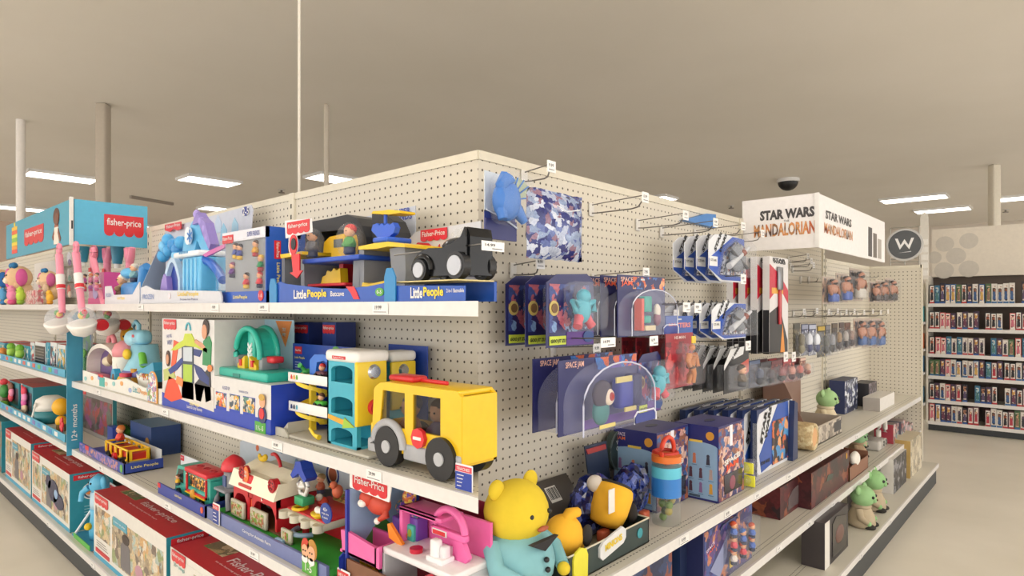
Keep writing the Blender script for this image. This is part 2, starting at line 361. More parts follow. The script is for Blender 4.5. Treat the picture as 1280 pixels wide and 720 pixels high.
# rows: fr, x-extent, mitred at the corner where local x -> mitre
def gondola(name, label, fr, xr, xa, xb, mitre, shelves, base, top_z, seams, basedepth=0.0, topsteps=()):
    """xa..xb along the face (local x); mitre: which end runs into the corner ('hi' or 'lo')"""
    e = bpy.data.objects.new(name, None); C.objects.link(e); e.location = fr.M @ Vector((xr, 0, 0)); e.rotation_euler = (0, 0, fr.rz)
    tag(e, label, 'shelving')
    def plan(v0, v1, inset=0):          # plan outline with the mitred corner end
        lo0 = lo1 = xa; hi0 = hi1 = xb
        if mitre == 'hi': hi0 = -(A+v0)-inset; hi1 = -(A+v1)-inset
        if mitre == 'lo': lo0 = A+v0+inset; lo1 = A+v1+inset
        return [(lo0-xr, v0), (hi0-xr, v0), (hi1-xr, v1), (lo1-xr, v1)]
    def slab(mb, mat, v0, v1, z0, z1, inset=0):
        q = plan(v0, v1, inset)
        mb.add([(a, b, z0) for a, b in q]+[(a, b, z1) for a, b in q], [(0,3,2,1),(4,5,6,7),(0,1,5,4),(1,2,6,5),(2,3,7,6),(3,0,4,7)], mat)
    out = {}
    segs = [(xa, xb, top_z)] if not topsteps else topsteps
    for (s0, s1, tz) in segs:
        m = MB(); q0, q1 = s0, s1
        if mitre == 'hi' and s1 == xb: q1 = -(A+D)-.0
        if mitre == 'lo' and s0 == xa: q0 = (A+D)+.0
        m.box(PEG, q0-xr, q1-xr, D, D+.02, base, tz); m.box(POST, q0-xr, q1-xr, D-.005, D+.03, tz, tz+.03)
        m.build('pegboard_panel', e)
    for sx, tz in seams:
        m = MB(); m.box(POST, sx-xr-.02, sx-xr+.02, D-.012, D+.02, .02, tz+.03)
        for k in range(int(tz/.05)): m.box(BLACK, sx-xr-.004, sx-xr+.004, D-.0135, D-.011, .05+k*.05, .07+k*.05)
        m.build('upright_post', e)
    for zi, z in enumerate(shelves):
        m = MB(); slab(m, DECK, .004, D-.002, z-.03, z); sh = m.build('shelf', e)
        m = MB(); slab(m, RAIL, -.006, .004, z-.036, z+.001, .0); m.build('price_rail', sh)
        out[z] = sh
    m = MB(); slab(m, DECK, -basedepth+.004, D-.002, base-.03, base); sh = m.build('base_deck', e); out['base'] = sh
    m = MB(); slab(m, RAIL, -basedepth-.006, -basedepth+.004, base-.034, base+.001); m.build('price_rail', sh)
    m = MB(); slab(m, KICK, -basedepth+.015, D, .004, base-.03); m.build('kick_plate', e)
    return e, out
S1, S2, S3, SB = 1.612, 1.144, .730, .16
R1, R2, RB = .776, .463, .186
seamx = lambda px: LF.hit(px, 0, D).x
gl, shl = gondola('gondola_shelving', 'long cream pegboard shelving run of the left aisle with white shelves', LF, -4.0, -10.5, -A, 'hi', [S1, S2, S3], SB, 2.09,
                  [(seamx(367), 2.09), (seamx(188), 2.09), (seamx(188)-1.2, 2.09), (seamx(188)-2.4, 2.09)])
XE = 6.78
gr, shr = gondola('gondola_shelving', 'cream pegboard shelving run of the right aisle with empty hooks', RF, 3.5, A, XE, 'lo', [R1, R2], RB, 2.09,
                  [(RF.hit(925, 0, D).x, 2.09), (RF.hit(1028, 0, D).x, 2.09), (5.35, 1.95)], .135, [(A, 5.35, 2.09), (5.35, XE, 1.95)])
m = MB(); m.box(PEG, XE-3.5, XE-3.5+.02, 0, D, RB, 1.95); m.box(POST, XE-3.505, XE-3.5+.025, -.01, D, 1.95, 1.98); m.box(POST, XE-3.505, XE-3.5+.025, -.015, 0, .15, 1.98)
m.build('pegboard_wing', gr)
# price labels and joints on the rails
def rail_marks(fr, root, sh, z, v, marks, xr):
    for px, words in marks:
        x = fr.hit(px, 0, v).x - xr
        m = MB(); m.box(M('#ebe9e6', .5), x-.035, x+.035, v-.008, v-.0065, z-.033, z-.004)
        m.text(M('#555255', .6), words, x-.008, v-.009, z-.015, .03); m.box(M('#8d8a8c', .6), x-.03, x+.028, v-.0087, v-.008, z-.0285, z-.0265)
        m.build('price_label', sh)
rail_marks(LF, gl, shl[S1], S1, -.001, [(178, '24.99'), (271, '19.99'), (332, '14.99'), (478, '19.99')], -4.0)
rail_marks(LF, gl, shl[S2], S2, -.001, [(125, '16.99'), (209, '34.99'), (349, '19.99'), (470, '29.99')], -4.0)
rail_marks(LF, gl, shl[S3], S3, -.001, [(128, '9.99'), (212, '14.99'), (320, '39.99')], -4.0)
rail_marks(LF, gl, shl['base'], SB, -.001, [(62, '44.99'), (118, '29.99')], -4.0)
rail_marks(RF, gr, shr[R1], R1, -.001, [(735, '12.99'), (853, '9.99'), (908, '8.99'), (945, '24.99'), (985, '19.99'), (1024, '7.99'), (1070, '24.99')], 3.5)
rail_marks(RF, gr, shr[R2], R2, -.001, [(972, '19.99'), (1010, '9.99'), (1040, '29.99'), (1098, '24.99')], 3.5)
rail_marks(RF, gr, shr['base'], RB, -.136, [(1075, '19.99'), (1112, '24.99')], 3.5)
# ------------------------------------------------------------------ corner sign, left aisle
Y1 = -LF.hit(90, 0, 0).x; ZT, ZB = 2.26, 1.985
XF = LF.hit(8, 0, 0).x
e = bpy.data.objects.new('corner_sign', None); C.objects.link(e); e.location = (A, Y1, ZB); e.rotation_euler = (0, 0, 0)
tag(e, 'blue boxed corner sign with red awning logos above the left aisle', 'sign')
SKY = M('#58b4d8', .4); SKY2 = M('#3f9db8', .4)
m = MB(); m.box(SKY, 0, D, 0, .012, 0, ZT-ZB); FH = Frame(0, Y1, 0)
q0 = FH.hit(130, 278, 0); q1 = FH.hit(179.5, 296, 0); m.logo(q0.x-A, q1.x-A, -.012+.075, .20, 0)
m.build('front_panel', e)
m = MB(); Ls = -XF-Y1; T = Matrix.Rotation(-math.pi/2, 4, 'Z')      # side panel facing the aisle
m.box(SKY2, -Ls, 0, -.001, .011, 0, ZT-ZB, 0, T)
def sp(px, py): h = LF.hit(px, py, 0); return h.x+Y1, h.z-ZB
a = sp(31, 286); b = sp(55, 300); m.logo(a[0], b[0], a[1]-.135, a[1]-.01, -.002, 'fisher-price', T)
a = sp(19, 315)
for k, c in enumerate(('#e8443a', '#f39a2e', '#f1d53b', '#8fc54a', '#d7e04a', '#ef6a3a', '#f3c02e')):
    m.box(M(c, .4), a[0]-.1, a[0]+.08, -.004, -.001, .03+k*.03, .058+k*.03, 0, T)
m.box(M('#f1d53b', .4), a[0]-.03, a[0]+.01, -.004, -.001, .24, .27, 0, T)
a = sp(71, 270); x = a[0]
m.disc(M('#6a4638', .7), x, -.001, .20, .075, .055, .003, 24, T); m.disc(M('#7a5040', .7), x+.02, -.004, .18, .05, .04, .003, 24, T)
m.prism(M('#a96a52', .7), [(x-.05, .12), (x+.05, .13), (x+.03, .17), (x-.03, .17)], -.004, -.001, T)
m.prism(M('#e9ddd0', .7), [(x-.06, .02), (x+.06, .02), (x+.045, .13), (x-.045, .13)], -.0045, -.001, T)
m.prism(M('#8a5545', .7), [(x+.05, .12), (x+.11, .05), (x+.09, .03), (x+.04, .09)], -.005, -.001, T)
m.prism(M('#8a5545', .7), [(x-.05, .12), (x-.1, .07), (x-.08, .05), (x-.04, .09)], -.005, -.001, T)
m.build('side_panel', e)
m = MB(); m.box(WHITE, -.012, .006, -.008, .012, -.01, ZT-ZB+.01); m.box(BLACK, -.006, .002, -.011, -.008, .09, .14); m.build('corner_trim', e)
# blue fin with age lettering, clipped to the shelf fronts
it = It('age_divider', 'tall blue fin with white lettering 12+ months clipped across the shelves', 'sign', FH, 90, FH.hit(92, 573, 0).z)
it.e.location = (A-.0, Y1-.01, LF.hit(92, 573, -.02).z); ztop = LF.hit(90, 388, -.02).z - it.e.location.z
fl = FH.hit(82.5, HZ, 0).x-A; fr_ = FH.hit(100.5, HZ, 0).x-A
m = MB(); pts = [(fl, 0), (fr_, 0), (fr_, ztop), (fr_-(fr_-fl)*.35, ztop-.01), (fl+(fr_-fl)*.2, ztop-.06), (fl, ztop-.14)]
m.prism(M('#3a8fae', .4), pts, -.012, 0)
m.text(WHITE, '12+ months', (fl+fr_)/2, -.0135, .2, .22, .03, None, math.pi/2)
m.build('fin_panel', it.e)
m = MB(); m.box(M('#2f7f9d', .4), fr_, fr_+.008, -.012, .02, .05, ztop-.05); m.build('clip_strip', it.e)
# ------------------------------------------------------------------ corner sign, right aisle
XS = RF.hit(1022, 0, 0).x; ZT2, ZB2 = 2.226, 1.926; XS2 = RF.hit(1106, 0, 0).x
e = bpy.data.objects.new('corner_sign', None); C.objects.link(e); e.location = (XS, A, ZB2)
tag(e, 'white boxed corner sign lettered STAR WARS THE MANDALORIAN above the right aisle', 'sign')
PAN = M('#ebe7e6', .45); DK = M('#3f3b3c', .5)
T = Matrix.Rotation(-math.pi/2, 4, 'Z'); H2 = ZT2-ZB2
m = MB(); m.box(PAN, -D, 0, 0, .012, 0, H2, 0, T)
m.text(DK, 'STAR WARS', -.165, -.002, H2*.67, .30, .058, T, 0, 0, .05); m.text(DK, 'THE', -.165, -.002, H2*.535, .03, .012, T)
def gradmat():
    mt = bpy.data.materials.new('bronze_lettering'); mt.use_nodes = True; nt = mt.node_tree; b = nt.nodes['Principled BSDF']
    tc = nt.nodes.new('ShaderNodeTexCoord'); n = nt.nodes.new('ShaderNodeTexNoise'); n.inputs['Scale'].default_value = 14
    cr = nt.nodes.new('ShaderNodeValToRGB'); cr.color_ramp.elements[0].position = .35; cr.color_ramp.elements[0].color = lin('#b8572f')
    cr.color_ramp.elements[1].position = .65; cr.color_ramp.elements[1].color = lin('#5c4238'); q = cr.color_ramp.elements.new(.5); q.color = lin('#d99a5e')
    nt.links.new(tc.outputs['Object'], n.inputs['Vector']); nt.links.new(n.outputs['Fac'], cr.inputs[0]); nt.links.new(cr.outputs[0], b.inputs['Base Color']); return mt
BR = gradmat()
m.text(BR, 'MANDALORIAN', -.18, -.002, H2*.38, .34, .075, T, 0, 0, .035); m.build('front_panel', e)
m = MB(); L2 = XS2-XS; m.box(PAN, 0, L2, 0, .012, 0, H2)
m.text(DK, 'STAR WARS', .42, -.002, H2*.66, .55, .05, None, 0, 0, .03); m.text(BR, 'MANDALORIAN', .42, -.002, H2*.4, .6, .06, None, 0, 0, .02)
for k, c in enumerate(('#4d4a4a', '#6d655f', '#a9a29b')): m.box(M(c, .6), L2-.5+k*.14, L2-.5+k*.14+.1, -.002, 0, .02, .22-.03*k)
m.build('side_panel', e)
m = MB(); m.box(WHITE, -.012, .004, -.01, .012, 0, H2); m.build('corner_trim', e)
# round wrestling sign in its wire frame above the wing
FW = Frame(XE-.005, 0, -math.pi/2)
it = It('wire_sign_holder', 'round dark sign with a white W emblem in a wire frame above the wing panel', 'sign', FW, 1131, 1.982)
m = MB(); c = it.p(1131, 306, 0)
x0, x1 = it.p(1113, 306, 0).x, it.p(1149, 306, 0).x; zt = it.p(1131, 284, 0).z
for a, b in (((x0, 0, 0), (x0, 0, zt)), ((x1, 0, 0), (x1, 0, zt)), ((x0, 0, zt), (x1, 0, zt)), ((x0, 0, .06), (x1, 0, .06)), ((x0, 0, .03), (x1, 0, .03)), ((c.x, 0, 0), (c.x, 0, .09))): m.cyl(M('#a9a59c', .4, .5), a, b, .004)
it.part(m, 'wire_frame')
m = MB(); m.disc(M('#c9c8c6', .5), c.x, -.004, c.z, .15, .15, .006, 40); m.disc(M('#55585c', .5), c.x, -.011, c.z, .132, .132, .003, 40)
def wsh(s, dz): return [(-.085*s, .06), (-.06*s, .06), (-.035*s, -.02), (0, .05), (.035*s, -.02), (.06*s, .06), (.085*s, .06), (.042*s, -.07), (0, 0), (-.042*s, -.07)]
m.prism(M('#f2f2f2', .5), [(c.x+a*.9, c.z+b*.8+.012) for a, b in wsh(1, 0)], -.016, -.0145)
m.prism(M('#f2f2f2', .5), [(c.x-.05, c.z-.075), (c.x+.055, c.z-.062), (c.x+.05, c.z-.068)], -.016, -.0145)
it.part(m, 'round_emblem')
# ------------------------------------------------------------------ far wall of boxed dolls
XW = 9.65; FWL = Frame(XW, 0, -math.pi/2)
xa, xb = FWL.hit(1160, 0, 0).x, .6
e = bpy.data.objects.new('wall_shelving', None); C.objects.link(e); e.location = (XW, 0, 0); e.rotation_euler = (0, 0, -math.pi/2)
tag(e, 'tall shelving of boxed dolls against the far right wall', 'shelving')
shz = [FWL.hit(1220, y, 0).z for y in (379.5, 412, 444.5, 473, 504)]; shz2 = FWL.hit(1220, 532, 0).z
m = MB(); m.box(M('#5e5148', .7), xa, xb, .4, .42, .1, 2.0); m.box(M('#e3dacc', .6), xa, xb, .3, .42, 1.99, 2.62)
for (px, py, r) in ((1181, 305, .075), (1211, 301, .075), (1195, 320, .08), (1180, 338, .08), (1211, 336, .08), (1168, 322, .06)):
    h = FWL.hit(px, py, .3); m.disc(M('#cfc8bd', .6), h.x, .3, h.z, r*1.35, r*1.35)
m.build('back_panel', e)
m = MB(); m.box(M('#d8d2c5', .6), xa-.02, xa, 0, .42, .1, 2.0); m.build('side_panel', e)
for z in shz:
    m = MB(); m.box(DECK, xa, xb, .005, .4, z-.025, z); sh = m.build('shelf', e)
    m = MB(); m.box(RAIL, xa, xb, -.006, .005, z-.04, z+.003); m.build('price_rail', sh)
m = MB(); m.box(DECK, xa, xb, .005, .4, shz2-.025, shz2); m.box(RAIL, xa, xb, -.006, .005, shz2-.04, shz2+.003); m.build('base_deck', e)
m = MB(); m.box(KICK, xa, xb, .02, .4, .004, shz2-.04); m.build('kick_plate', e)
rnd = random.Random(5)
protos = []
cols = [('#2a2430', '#b07a5c'), ('#6b3f48', '#d8a68a'), ('#d9d3cc', '#8b5a48'), ('#2d5a8c', '#c98d77'), ('#46354d', '#d0a05a'), ('#c2b6ae', '#5a4a60'), ('#4d6b47', '#c7a07c'), ('#d66a6a', '#ecd2c0'), ('#3a6f8d', '#9fc3cf'), ('#1d1d22', '#a0563c')]
def dollbox(k):
    bc, sk = cols[k % len(cols)]; m = MB(); h = .215; w_ = .054
    m.box(M(bc, .4), -w_/2, w_/2, 0, .06, 0, h); m.box(M('#e8e2dc' if k % 2 else bc, .4), -w_/2+.006, w_/2-.006, -.002, 0, h*.1, h*.95)
    m.box(art([bc, sk, '#3a2e2a', '#e6dcd2'], 30, k), -w_/2+.012, w_/2-.012, -.004, -.002, h*.14, h*.88)
    m.sph(M(sk, .5), (0, -.006, h*.68), (.012, .008, .016), None, 8, 6)
    m.prism(M(['#5a4a6a', '#b43a4a', '#3a5a8a', '#c9a05a', '#6a3a50', '#3a3a40', '#8a6a5a', '#c86a7a', '#4a7a7a', '#2a2a30'][k], .5), [(-.016, h*.2), (.016, h*.2), (.01, h*.6), (-.01, h*.6)], -.008, -.004)
    m.box(M(['#345a9c', '#b83a40', '#3d6a9a', '#ddd6cc'][k % 4], .4), -w_/2+.002, w_/2-.002, -.003, 0, 0, h*.1)
    return m
zs = shz + [shz2]; names = ['top', 'second', 'third', 'fourth', 'fifth', 'lowest']
meshes = []
for r, z in enumerate(zs):
    x = xa+.04; i = 0
    while x < -.38 and i < 26:
        if i and rnd.random() < .08: x += .06; 
        k = rnd.randrange(10)
        if r == 0 and 10 < i < 15: k = 2
        if len(meshes) <= 9 and k not in [q[0] for q in meshes]:
            o = dollbox(k).build('boxed_doll'); meshes.append((k, o.data))
        else:
            md = dict(meshes).get(k)
            if md is None: o = dollbox(k).build('boxed_doll'); meshes.append((k, o.data))
            else: o = bpy.data.objects.new('boxed_doll', md); C.objects.link(o)
        o.location = FWL.M @ Vector((x, .02, z+.001)); o.rotation_euler = (0, 0, -math.pi/2)
        o.scale = (1, 1, rnd.uniform(.92, 1.05)*(1.18 if r == 0 else 1.0))
        tag(o, 'slim boxed doll on the %s shelf of the far wall, %s from the left end' % (names[r], 'first' if i == 0 else ORD[i]), 'doll', 'boxed dolls on the far wall')
        x += .0565 if rnd.random() < .8 else .066; i += 1
# shelving end seen between the wing and the doll wall
e = It('endcap_shelving', 'narrow shelf end of turquoise and orange packages behind the wing panel', 'shelving', FWL, 1155, 0.0, .0)
fx0, fx1 = e.p(1140, 0, 0).x, e.p(1160, 0, 0).x-.03
m = MB(); m.box(POST, fx0, fx1, .2, .22, .1, 1.9); e.part(m, 'back_panel')
for z in (.35, .75, 1.05, 1.4):
    m = MB(); m.box(RAIL, fx0, fx1, -.1, .2, z-.03, z); e.part(m, 'shelf')
for z, c, c2, lb in ((.352, '#4a7f9a', '#7fb8c0', 'blue package on the lowest shelf behind the wing panel'), (.752, '#3a7fa8', '#e6e0d8', 'blue package on the second shelf up behind the wing panel'), (1.052, '#e0763c', '#b9d65a', 'orange and green package behind the wing panel'), (1.402, '#6fc3cc', '#c9e6e6', 'turquoise package on the highest shelf behind the wing panel')):
    m = MB(); m.box(M(c, .4), fx0+.02, fx1-.02, -.08, .12, 0, .2, .008); m.box(M(c2, .4), fx0+.1, fx1-.1, -.083, -.08, .05, .15)
    o = m.build('toy_package'); o.location = e.e.location + Vector((0, 0, z)); o.rotation_euler = (0, 0, -math.pi/2); tag(o, lb, 'package')
it = It('aisle_marker', 'tall white marker panel with a round top above the shelf end', 'sign', FWL, 1156, 1.95, .0)
m = MB(); a = it.p(1150.5, 0, 0).x; b = it.p(1161, 0, 0).x
m.box(M('#e9e4db', .5), a, b, -.012, 0, 0, .75); m.disc(M('#e9e4db', .5), (a+b)/2, -.013, .78, (b-a)/2, .09, .006); it.part(m, 'marker_panel')
for k in range(5):
    m = MB(); m.box(M('#f7f4ee', .4), a+.01, b-.01, -.02, -.012, .05+k*.1, .12+k*.1); it.part(m, 'marker_slot')
# ------------------------------------------------------------------ metal hooks on the right pegboard
def hook(px, py, tipx, label, tagged=True, upper=True, words='9.99', v=D):
    base = RF.hit(px, py, D-.001)
    Yt = base.x*math.tan(YAW-math.atan((tipx-640)/FPX)); L = min(.36, max(.12, (A+D)-Yt))
    e = bpy.data.objects.new('peg_hook', None); C.objects.link(e); e.location = RF.M @ Vector((base.x, D-.002, base.z))
    tag(e, label, 'hook', 'metal hooks on the right pegboard')
    m = MB(); m.box(M('#d9d6d0', .4), -.016, .016, -.008, 0, -.028, .026, .003); m.build('back_plate', e)
    W = M('#83807c', .3, .8)
    m = MB(); m.tube(W, [(0, -.004, -.015), (0, -.03, -.017), (0, -L*.8, -.017), (0, -L*.93, -.012), (0, -L, .008)], .0028, 6); m.build('hook_wire', e)
    if upper:
        m = MB(); m.tube(W, [(0, -.004, .018), (0, -L*1.05, .03)], .0022, 6); u = m.build('label_wire', e)
        if tagged:
            m = MB(); m.box(M('#f7f5f2', .3), -.022, .022, -L*1.05-.004, -L*1.05, .0, .04, .0)
            m.text(M('#55565a', .6), words, -.004, -L*1.05-.0052, .024, .026); m.box(M('#8a8a8c', .6), -.016, .014, -L*1.05-.0049, -L*1.05-.004, .008, .011)
            m.build('price_tag', e)
    return e
# ================================================================== LEFT AISLE
# ---- farm barn playset, centre of the third shelf
S = S3
it = It('farm_playset', 'farm playset with cream barn roof, red walls and grey silo on the third shelf', 'toy playset', LF, 330, S)
m = MB(); it.poly(m, M('#c9d3de', .4), [(300, 552), (330, 536), (445, 572), (445, 720), (300, 690)], .33, .335)
for px, py, c in ((322, 560, '#e0703c'), (352, 563, '#8fb3c9'), (371, 578, '#7aa7c6'), (380, 570, '#d9734a'), (398, 577, '#8fb3d3')):
    it.disc(m, M(c, .4), px, py, .33, .013, .015)
it.disc(m, BLUE, 416, 593, .33, .045, .045, .002); it.disc(m, M('#f3efe8', .4), 416, 593, .328, .035, .035, .001); it.disc(m, M('#c46a4a', .4), 416, 593, .327, .028, .028, .001)
it.part(m, 'backing_card')
m = MB(); xl = it.p(259, 650, .02).x; xr = it.p(408, 720, .02).x
m.box(M('#6f79a8', .4), xl, xr, .02, .03, .001, .05); m.box(BLUE, xl, xr, .03, .34, .001, .006)
m.text(WHITE, 'Caring for Animals Farm', (xl+xr)/2-.02, .0185, .028, .22, .014)
m.box(M('#39a03c', .45), xl+.004, xr-.004, .032, .33, .006, .035, .008); m.box(M('#6b4426', .5), it.p(290, 0, .07).x, it.p(350, 0, .07).x, .07, .3, .034, .042, .003)
it.part(m, 'tray')
m = MB(); xx = it.p(425, 0, .02).x       # blue side flap of the tray
m.add([(xx, .02, .001), (xx, .34, .001), (xx, .34, .36), (xx, .22, .34), (xx, .1, .16), (xx, .02, .1), (xx-.006, .02, .001), (xx-.006, .34, .001), (xx-.006, .34, .36), (xx-.006, .22, .34), (xx-.006, .1, .16), (xx-.006, .02, .1)],
      [(0,1,2,3,4,5), (6,7,8,9,10,11), (0,1,7,6), (1,2,8,7), (2,3,9,8), (3,4,10,9), (4,5,11,10)], M('#23389a', .35)); it.part(m, 'side_flap')
xb0, xb1 = it.p(298, 0, .09).x, it.p(351, 0, .09).x
zr0 = it.p(325, 618, .07).z; zr1 = it.p(318, 572, .17).z
m = MB(); cream = M('#f2ead2', .45)
sec = [(.055, zr0), (.075, zr0+.06), (.11, zr0+(zr1-zr0)*.72), (.17, zr1), (.23, zr0+(zr1-zr0)*.72), (.265, zr0+.06), (.285, zr0), (.265, zr0+.004), (.17, zr0+.01), (.075, zr0+.004)]
m.add([(xb0-.01, a, b) for a, b in sec]+[(xb1+.012, a, b) for a, b in sec], [tuple(range(10)), tuple(range(19, 9, -1))]+[(i, i+10, (i+1) % 10+10, (i+1) % 10) for i in range(10)], cream)
it.part(m, 'barn_roof')
m = MB(); rx = (xb0*.62+xb1*.38)
m.box(RED, rx-.045, rx+.035, .064, .13, zr0+.015, zr0+(zr1-zr0)*.72, .006); m.box(M('#c4302e', .3), rx-.055, rx+.045, .055, .075, zr0+.01, zr0+.02)
m.disc(M('#ef7a3a', .3), rx-.004, .0638, zr0+.06, .02, .03, .003); m.text(WHITE, 'TRY', rx-.004, .0595, zr0+.068, .024, .01); m.text(WHITE, 'ME', rx-.004, .0595, zr0+.054, .02, .01)
it.part(m, 'loft_door')
m = MB()
for px, py in ((342, 607), (305, 590)):
    c = it.p(px, py, .07); m.cyl(M('#c4202b', .3), (c.x, .062, c.z), (c.x, .085, c.z), .024); m.torus(M('#a81a24', .3), (c.x, .062, c.z), .022, .004)
    for k in range(6): m.cyl(BLACK, (c.x+.012*math.cos(k), .0615, c.z+.012*math.sin(k)), (c.x+.012*math.cos(k), .061, c.z+.012*math.sin(k)), .004)
it.part(m, 'round_window')
m = MB(); rd = M('#c3202c', .35); wd = (xb1-xb0)
m.box(rd, xb0, xb0+.014, .075, .26, .04, zr0); m.box(rd, xb1-.014, xb1, .075, .26, .04, zr0); m.box(M('#8a1620', .4), xb0, xb1, .25, .26, .04, zr0)
for f in (.36, .47, ): m.box(rd, xb0+wd*f-.008, xb0+wd*f+.008, .072, .1, .04, zr0)
m.box(rd, xb0, xb1, .072, .09, zr0-.03, zr0)
for f0, f1 in ((.0, .36), (.47, 1)): m.prism(rd, [(xb0+wd*f0, zr0), (xb0+wd*f0, zr0-.07), (xb0+wd*(f0+.08), zr0-.035), (xb0+wd*(f0+.14), zr0-.028), (xb0+wd*(f1-.14), zr0-.028), (xb0+wd*(f1-.08), zr0-.035), (xb0+wd*f1, zr0-.07), (xb0+wd*f1, zr0)], .071, .08)
m.box(M('#2a4ea8', .4), xb0+wd*.37, xb0+wd*.46, .085, .09, .05, zr0-.03); m.box(M('#f07f3c', .4), xb0+wd*.375, xb0+wd*.455, .08, .084, .06, .12)
it.part(m, 'barn_walls')
for f0, f1 in ((.02, .34), (.5, .86)):
    m = MB(); m.box(M('#b9b4a0', .5), xb0+wd*f0, xb0+wd*f1, .055, .068, .04, .105, .004); m.box(art(['#6f9a3a', '#c8b48a', '#a8583a', '#b9b4a0'], 60, 3), xb0+wd*f0+.012, xb0+wd*f1-.012, .053, .055, .05, .095); it.part(m, 'stall_gate')
m = MB(); figm(m, (xb0+wd*.18, .12, .09), .1, hair='#2f6fc0', shirt='#d8b05a'); it.part(m, 'toy_figure')
m = MB(); m.sph(M('#3a3a3e', .5), (xb0+wd*.68, .12, .12), (.022, .03, .025)); m.sph(M('#e8e4dc', .5), (xb0+wd*.68, .09, .14), .02); m.sph(BLACK, (xb0+wd*.68+.008, .072, .145), .004); it.part(m, 'toy_cow')
m = MB(); c0 = it.p(325, 575, .17); m.torus(M('#c4202b', .3), (it.p(343, 577, .17).x, .17, zr1-.03), .055, .007, None, 'y', 0, 1.9, 12, 8, 1.3); it.part(m, 'carry_handle')
m = MB(); c = it.p(328, 569, .16); m.sph(YEL, (c.x, .16, zr1+.012), (.026, .012, .012)); m.sph(YEL, (c.x+.024, .16, zr1+.02), (.012, .01, .014)); m.sph(YEL, (c.x-.024, .16, zr1+.018), (.01, .006, .012)); it.part(m, 'weather_vane')
# silo
gx = it.p(286, 0, .1).x; zs1 = it.p(293, 612, .1).z; zs2 = it.p(293, 590, .1).z; zs3 = it.p(293, 571, .1).z
m = MB(); g = M('#8e9197', .5); m.lathe(g, [(.036, zs1-.002), (.038, zs1+.01), (.038, zs2)], (gx, .12, 0), 20)
m.box(g, gx-.055, gx+.05, .06, .18, zs1-.012, zs1, .004); m.box(M('#4b5c8a', .5), gx-.012, gx+.016, .079, .083, zs1+.008, zs2-.02)
for sx in (-1, 1):
    for sy in (.075, .165): m.tube(g, [(gx+sx*.045, sy, zs1-.01), (gx+sx*.05, sy, zs1*.6), (gx+sx*.066, sy-.004, .036)], [.01, .011, .013], 8)
it.part(m, 'silo_tower')
m = MB(); m.lathe(M('#d9303c', .35), [(.048, 0), (.05, .008), (.046, .028), (.034, .045), (.018, .056), (.006, .062)], (gx, .12, zs2-.002), 24); it.part(m, 'silo_dome')
m = MB(); m.lathe(M('#2fa04a', .4), [(.03, 0), (.022, .05), (.012, .09), (.001, .12)], (it.p(272, 0, .2).x, .25, .035), 8); it.part(m, 'toy_tree')
# bell frame
c = it.p(379, 606, .12); m = MB(); m.torus(M('#e8e6e2', .4), (c.x, .12, c.z), .034, .0075, None, 'y', 0, 2*math.pi, 6, 8, 1.15); it.part(m, 'bell_frame')
m = MB(); m.lathe(M('#c8c6c2', .2, .6), [(.022, -.012), (.018, 0), (.012, .016), (.004, .022)], (c.x, .12, c.z), 16); it.part(m, 'bell')
m = MB(); bl = M('#2346b4', .35); m.prism(bl, [(c.x-.055, c.z+.03), (c.x-.03, c.z+.06), (c.x-.018, c.z+.085), (c.x+.014, c.z+.09), (c.x+.028, c.z+.062), (c.x+.055, c.z+.035), (c.x+.04, c.z+.02), (c.x, c.z+.045), (c.x-.04, c.z+.02)], .1, .145); it.part(m, 'bell_roof')
m = MB(); m.box(M('#39a06a', .45), c.x-.03, c.x+.03, .1, .15, c.z-.07, c.z-.04, .004); m.cyl(rd, (c.x, .13, .036), (c.x, .13, c.z-.06), .012); it.part(m, 'bell_post')
# red platform with nests
z = it.p(392, 640, .12).z; xa_, xb_ = it.p(362, 0, .1).x, it.p(412, 0, .1).x
m = MB(); m.box(M('#c9c3b0', .5), xa_, xb_, .07, .25, z-.03, z-.004, .008); m.box(rd, xa_+.01, xb_-.008, .085, .26, z-.008, z+.002, .003)
for k in range(4): m.cyl(M('#c9c3b0', .5), (xa_+.02+k*(xb_-xa_-.04)/3, .07, z-.03), (xa_+.02+k*(xb_-xa_-.04)/3, .07, z-.005), .02)
for sx in (xa_+.03, xb_-.03): m.cyl(rd, (sx, .2, .036), (sx, .2, z-.02), .012)
m.box(rd, xa_, xb_, .2, .22, .036, z-.03); it.part(m, 'upper_platform')
m = MB(); m.box(M('#b9a878', .5), xa_+.06, xb_-.03, .24, .25, z, z+.045, .003); m.box(art(['#5f7a3a', '#a88a4a', '#6b4426'], 60, 1), xa_+.068, xb_-.038, .238, .24, z+.006, z+.038); it.part(m, 'trough_picture')
c = it.p(372, 641, .09); m = MB(); m.torus(YEL, (c.x, .1, z+.008), .024, .006, None, 'z'); it.part(m, 'food_trough')
c = it.p(396, 655, .09); m = MB(); m.lathe(YEL, [(.016, 0), (.028, .012), (.03, .02), (.02, .018)], (c.x, .1, z), 16)
for k in range(3): m.sph(M('#f6f4ee', .4), (c.x-.012+.012*k, .1-.004*(k % 2), z+.026), .011)
it.part(m, 'egg_nest')
m = MB(); cx = it.p(360, 0, .06).x; m.box(M('#b9b4a0', .5), cx-.035, cx+.035, .05, .062, .036, .085, .004); m.box(art(['#6f9a3a', '#c8b48a', '#a8583a'], 50, 5), cx-.018, cx+.018, .048, .05, .045, .076); m.box(M('#8fb4d4', .4), cx-.05, cx-.0, .035, .05, .03, .05, .004); it.part(m, 'stall_gate')
m = MB(); cx = it.p(378, 0, .1).x; m.torus(M('#7e93a8', .4), (cx, .12, .07), .05, .009, None, 'z', 3.3, 6.1, 12, 8); it.part(m, 'chute')
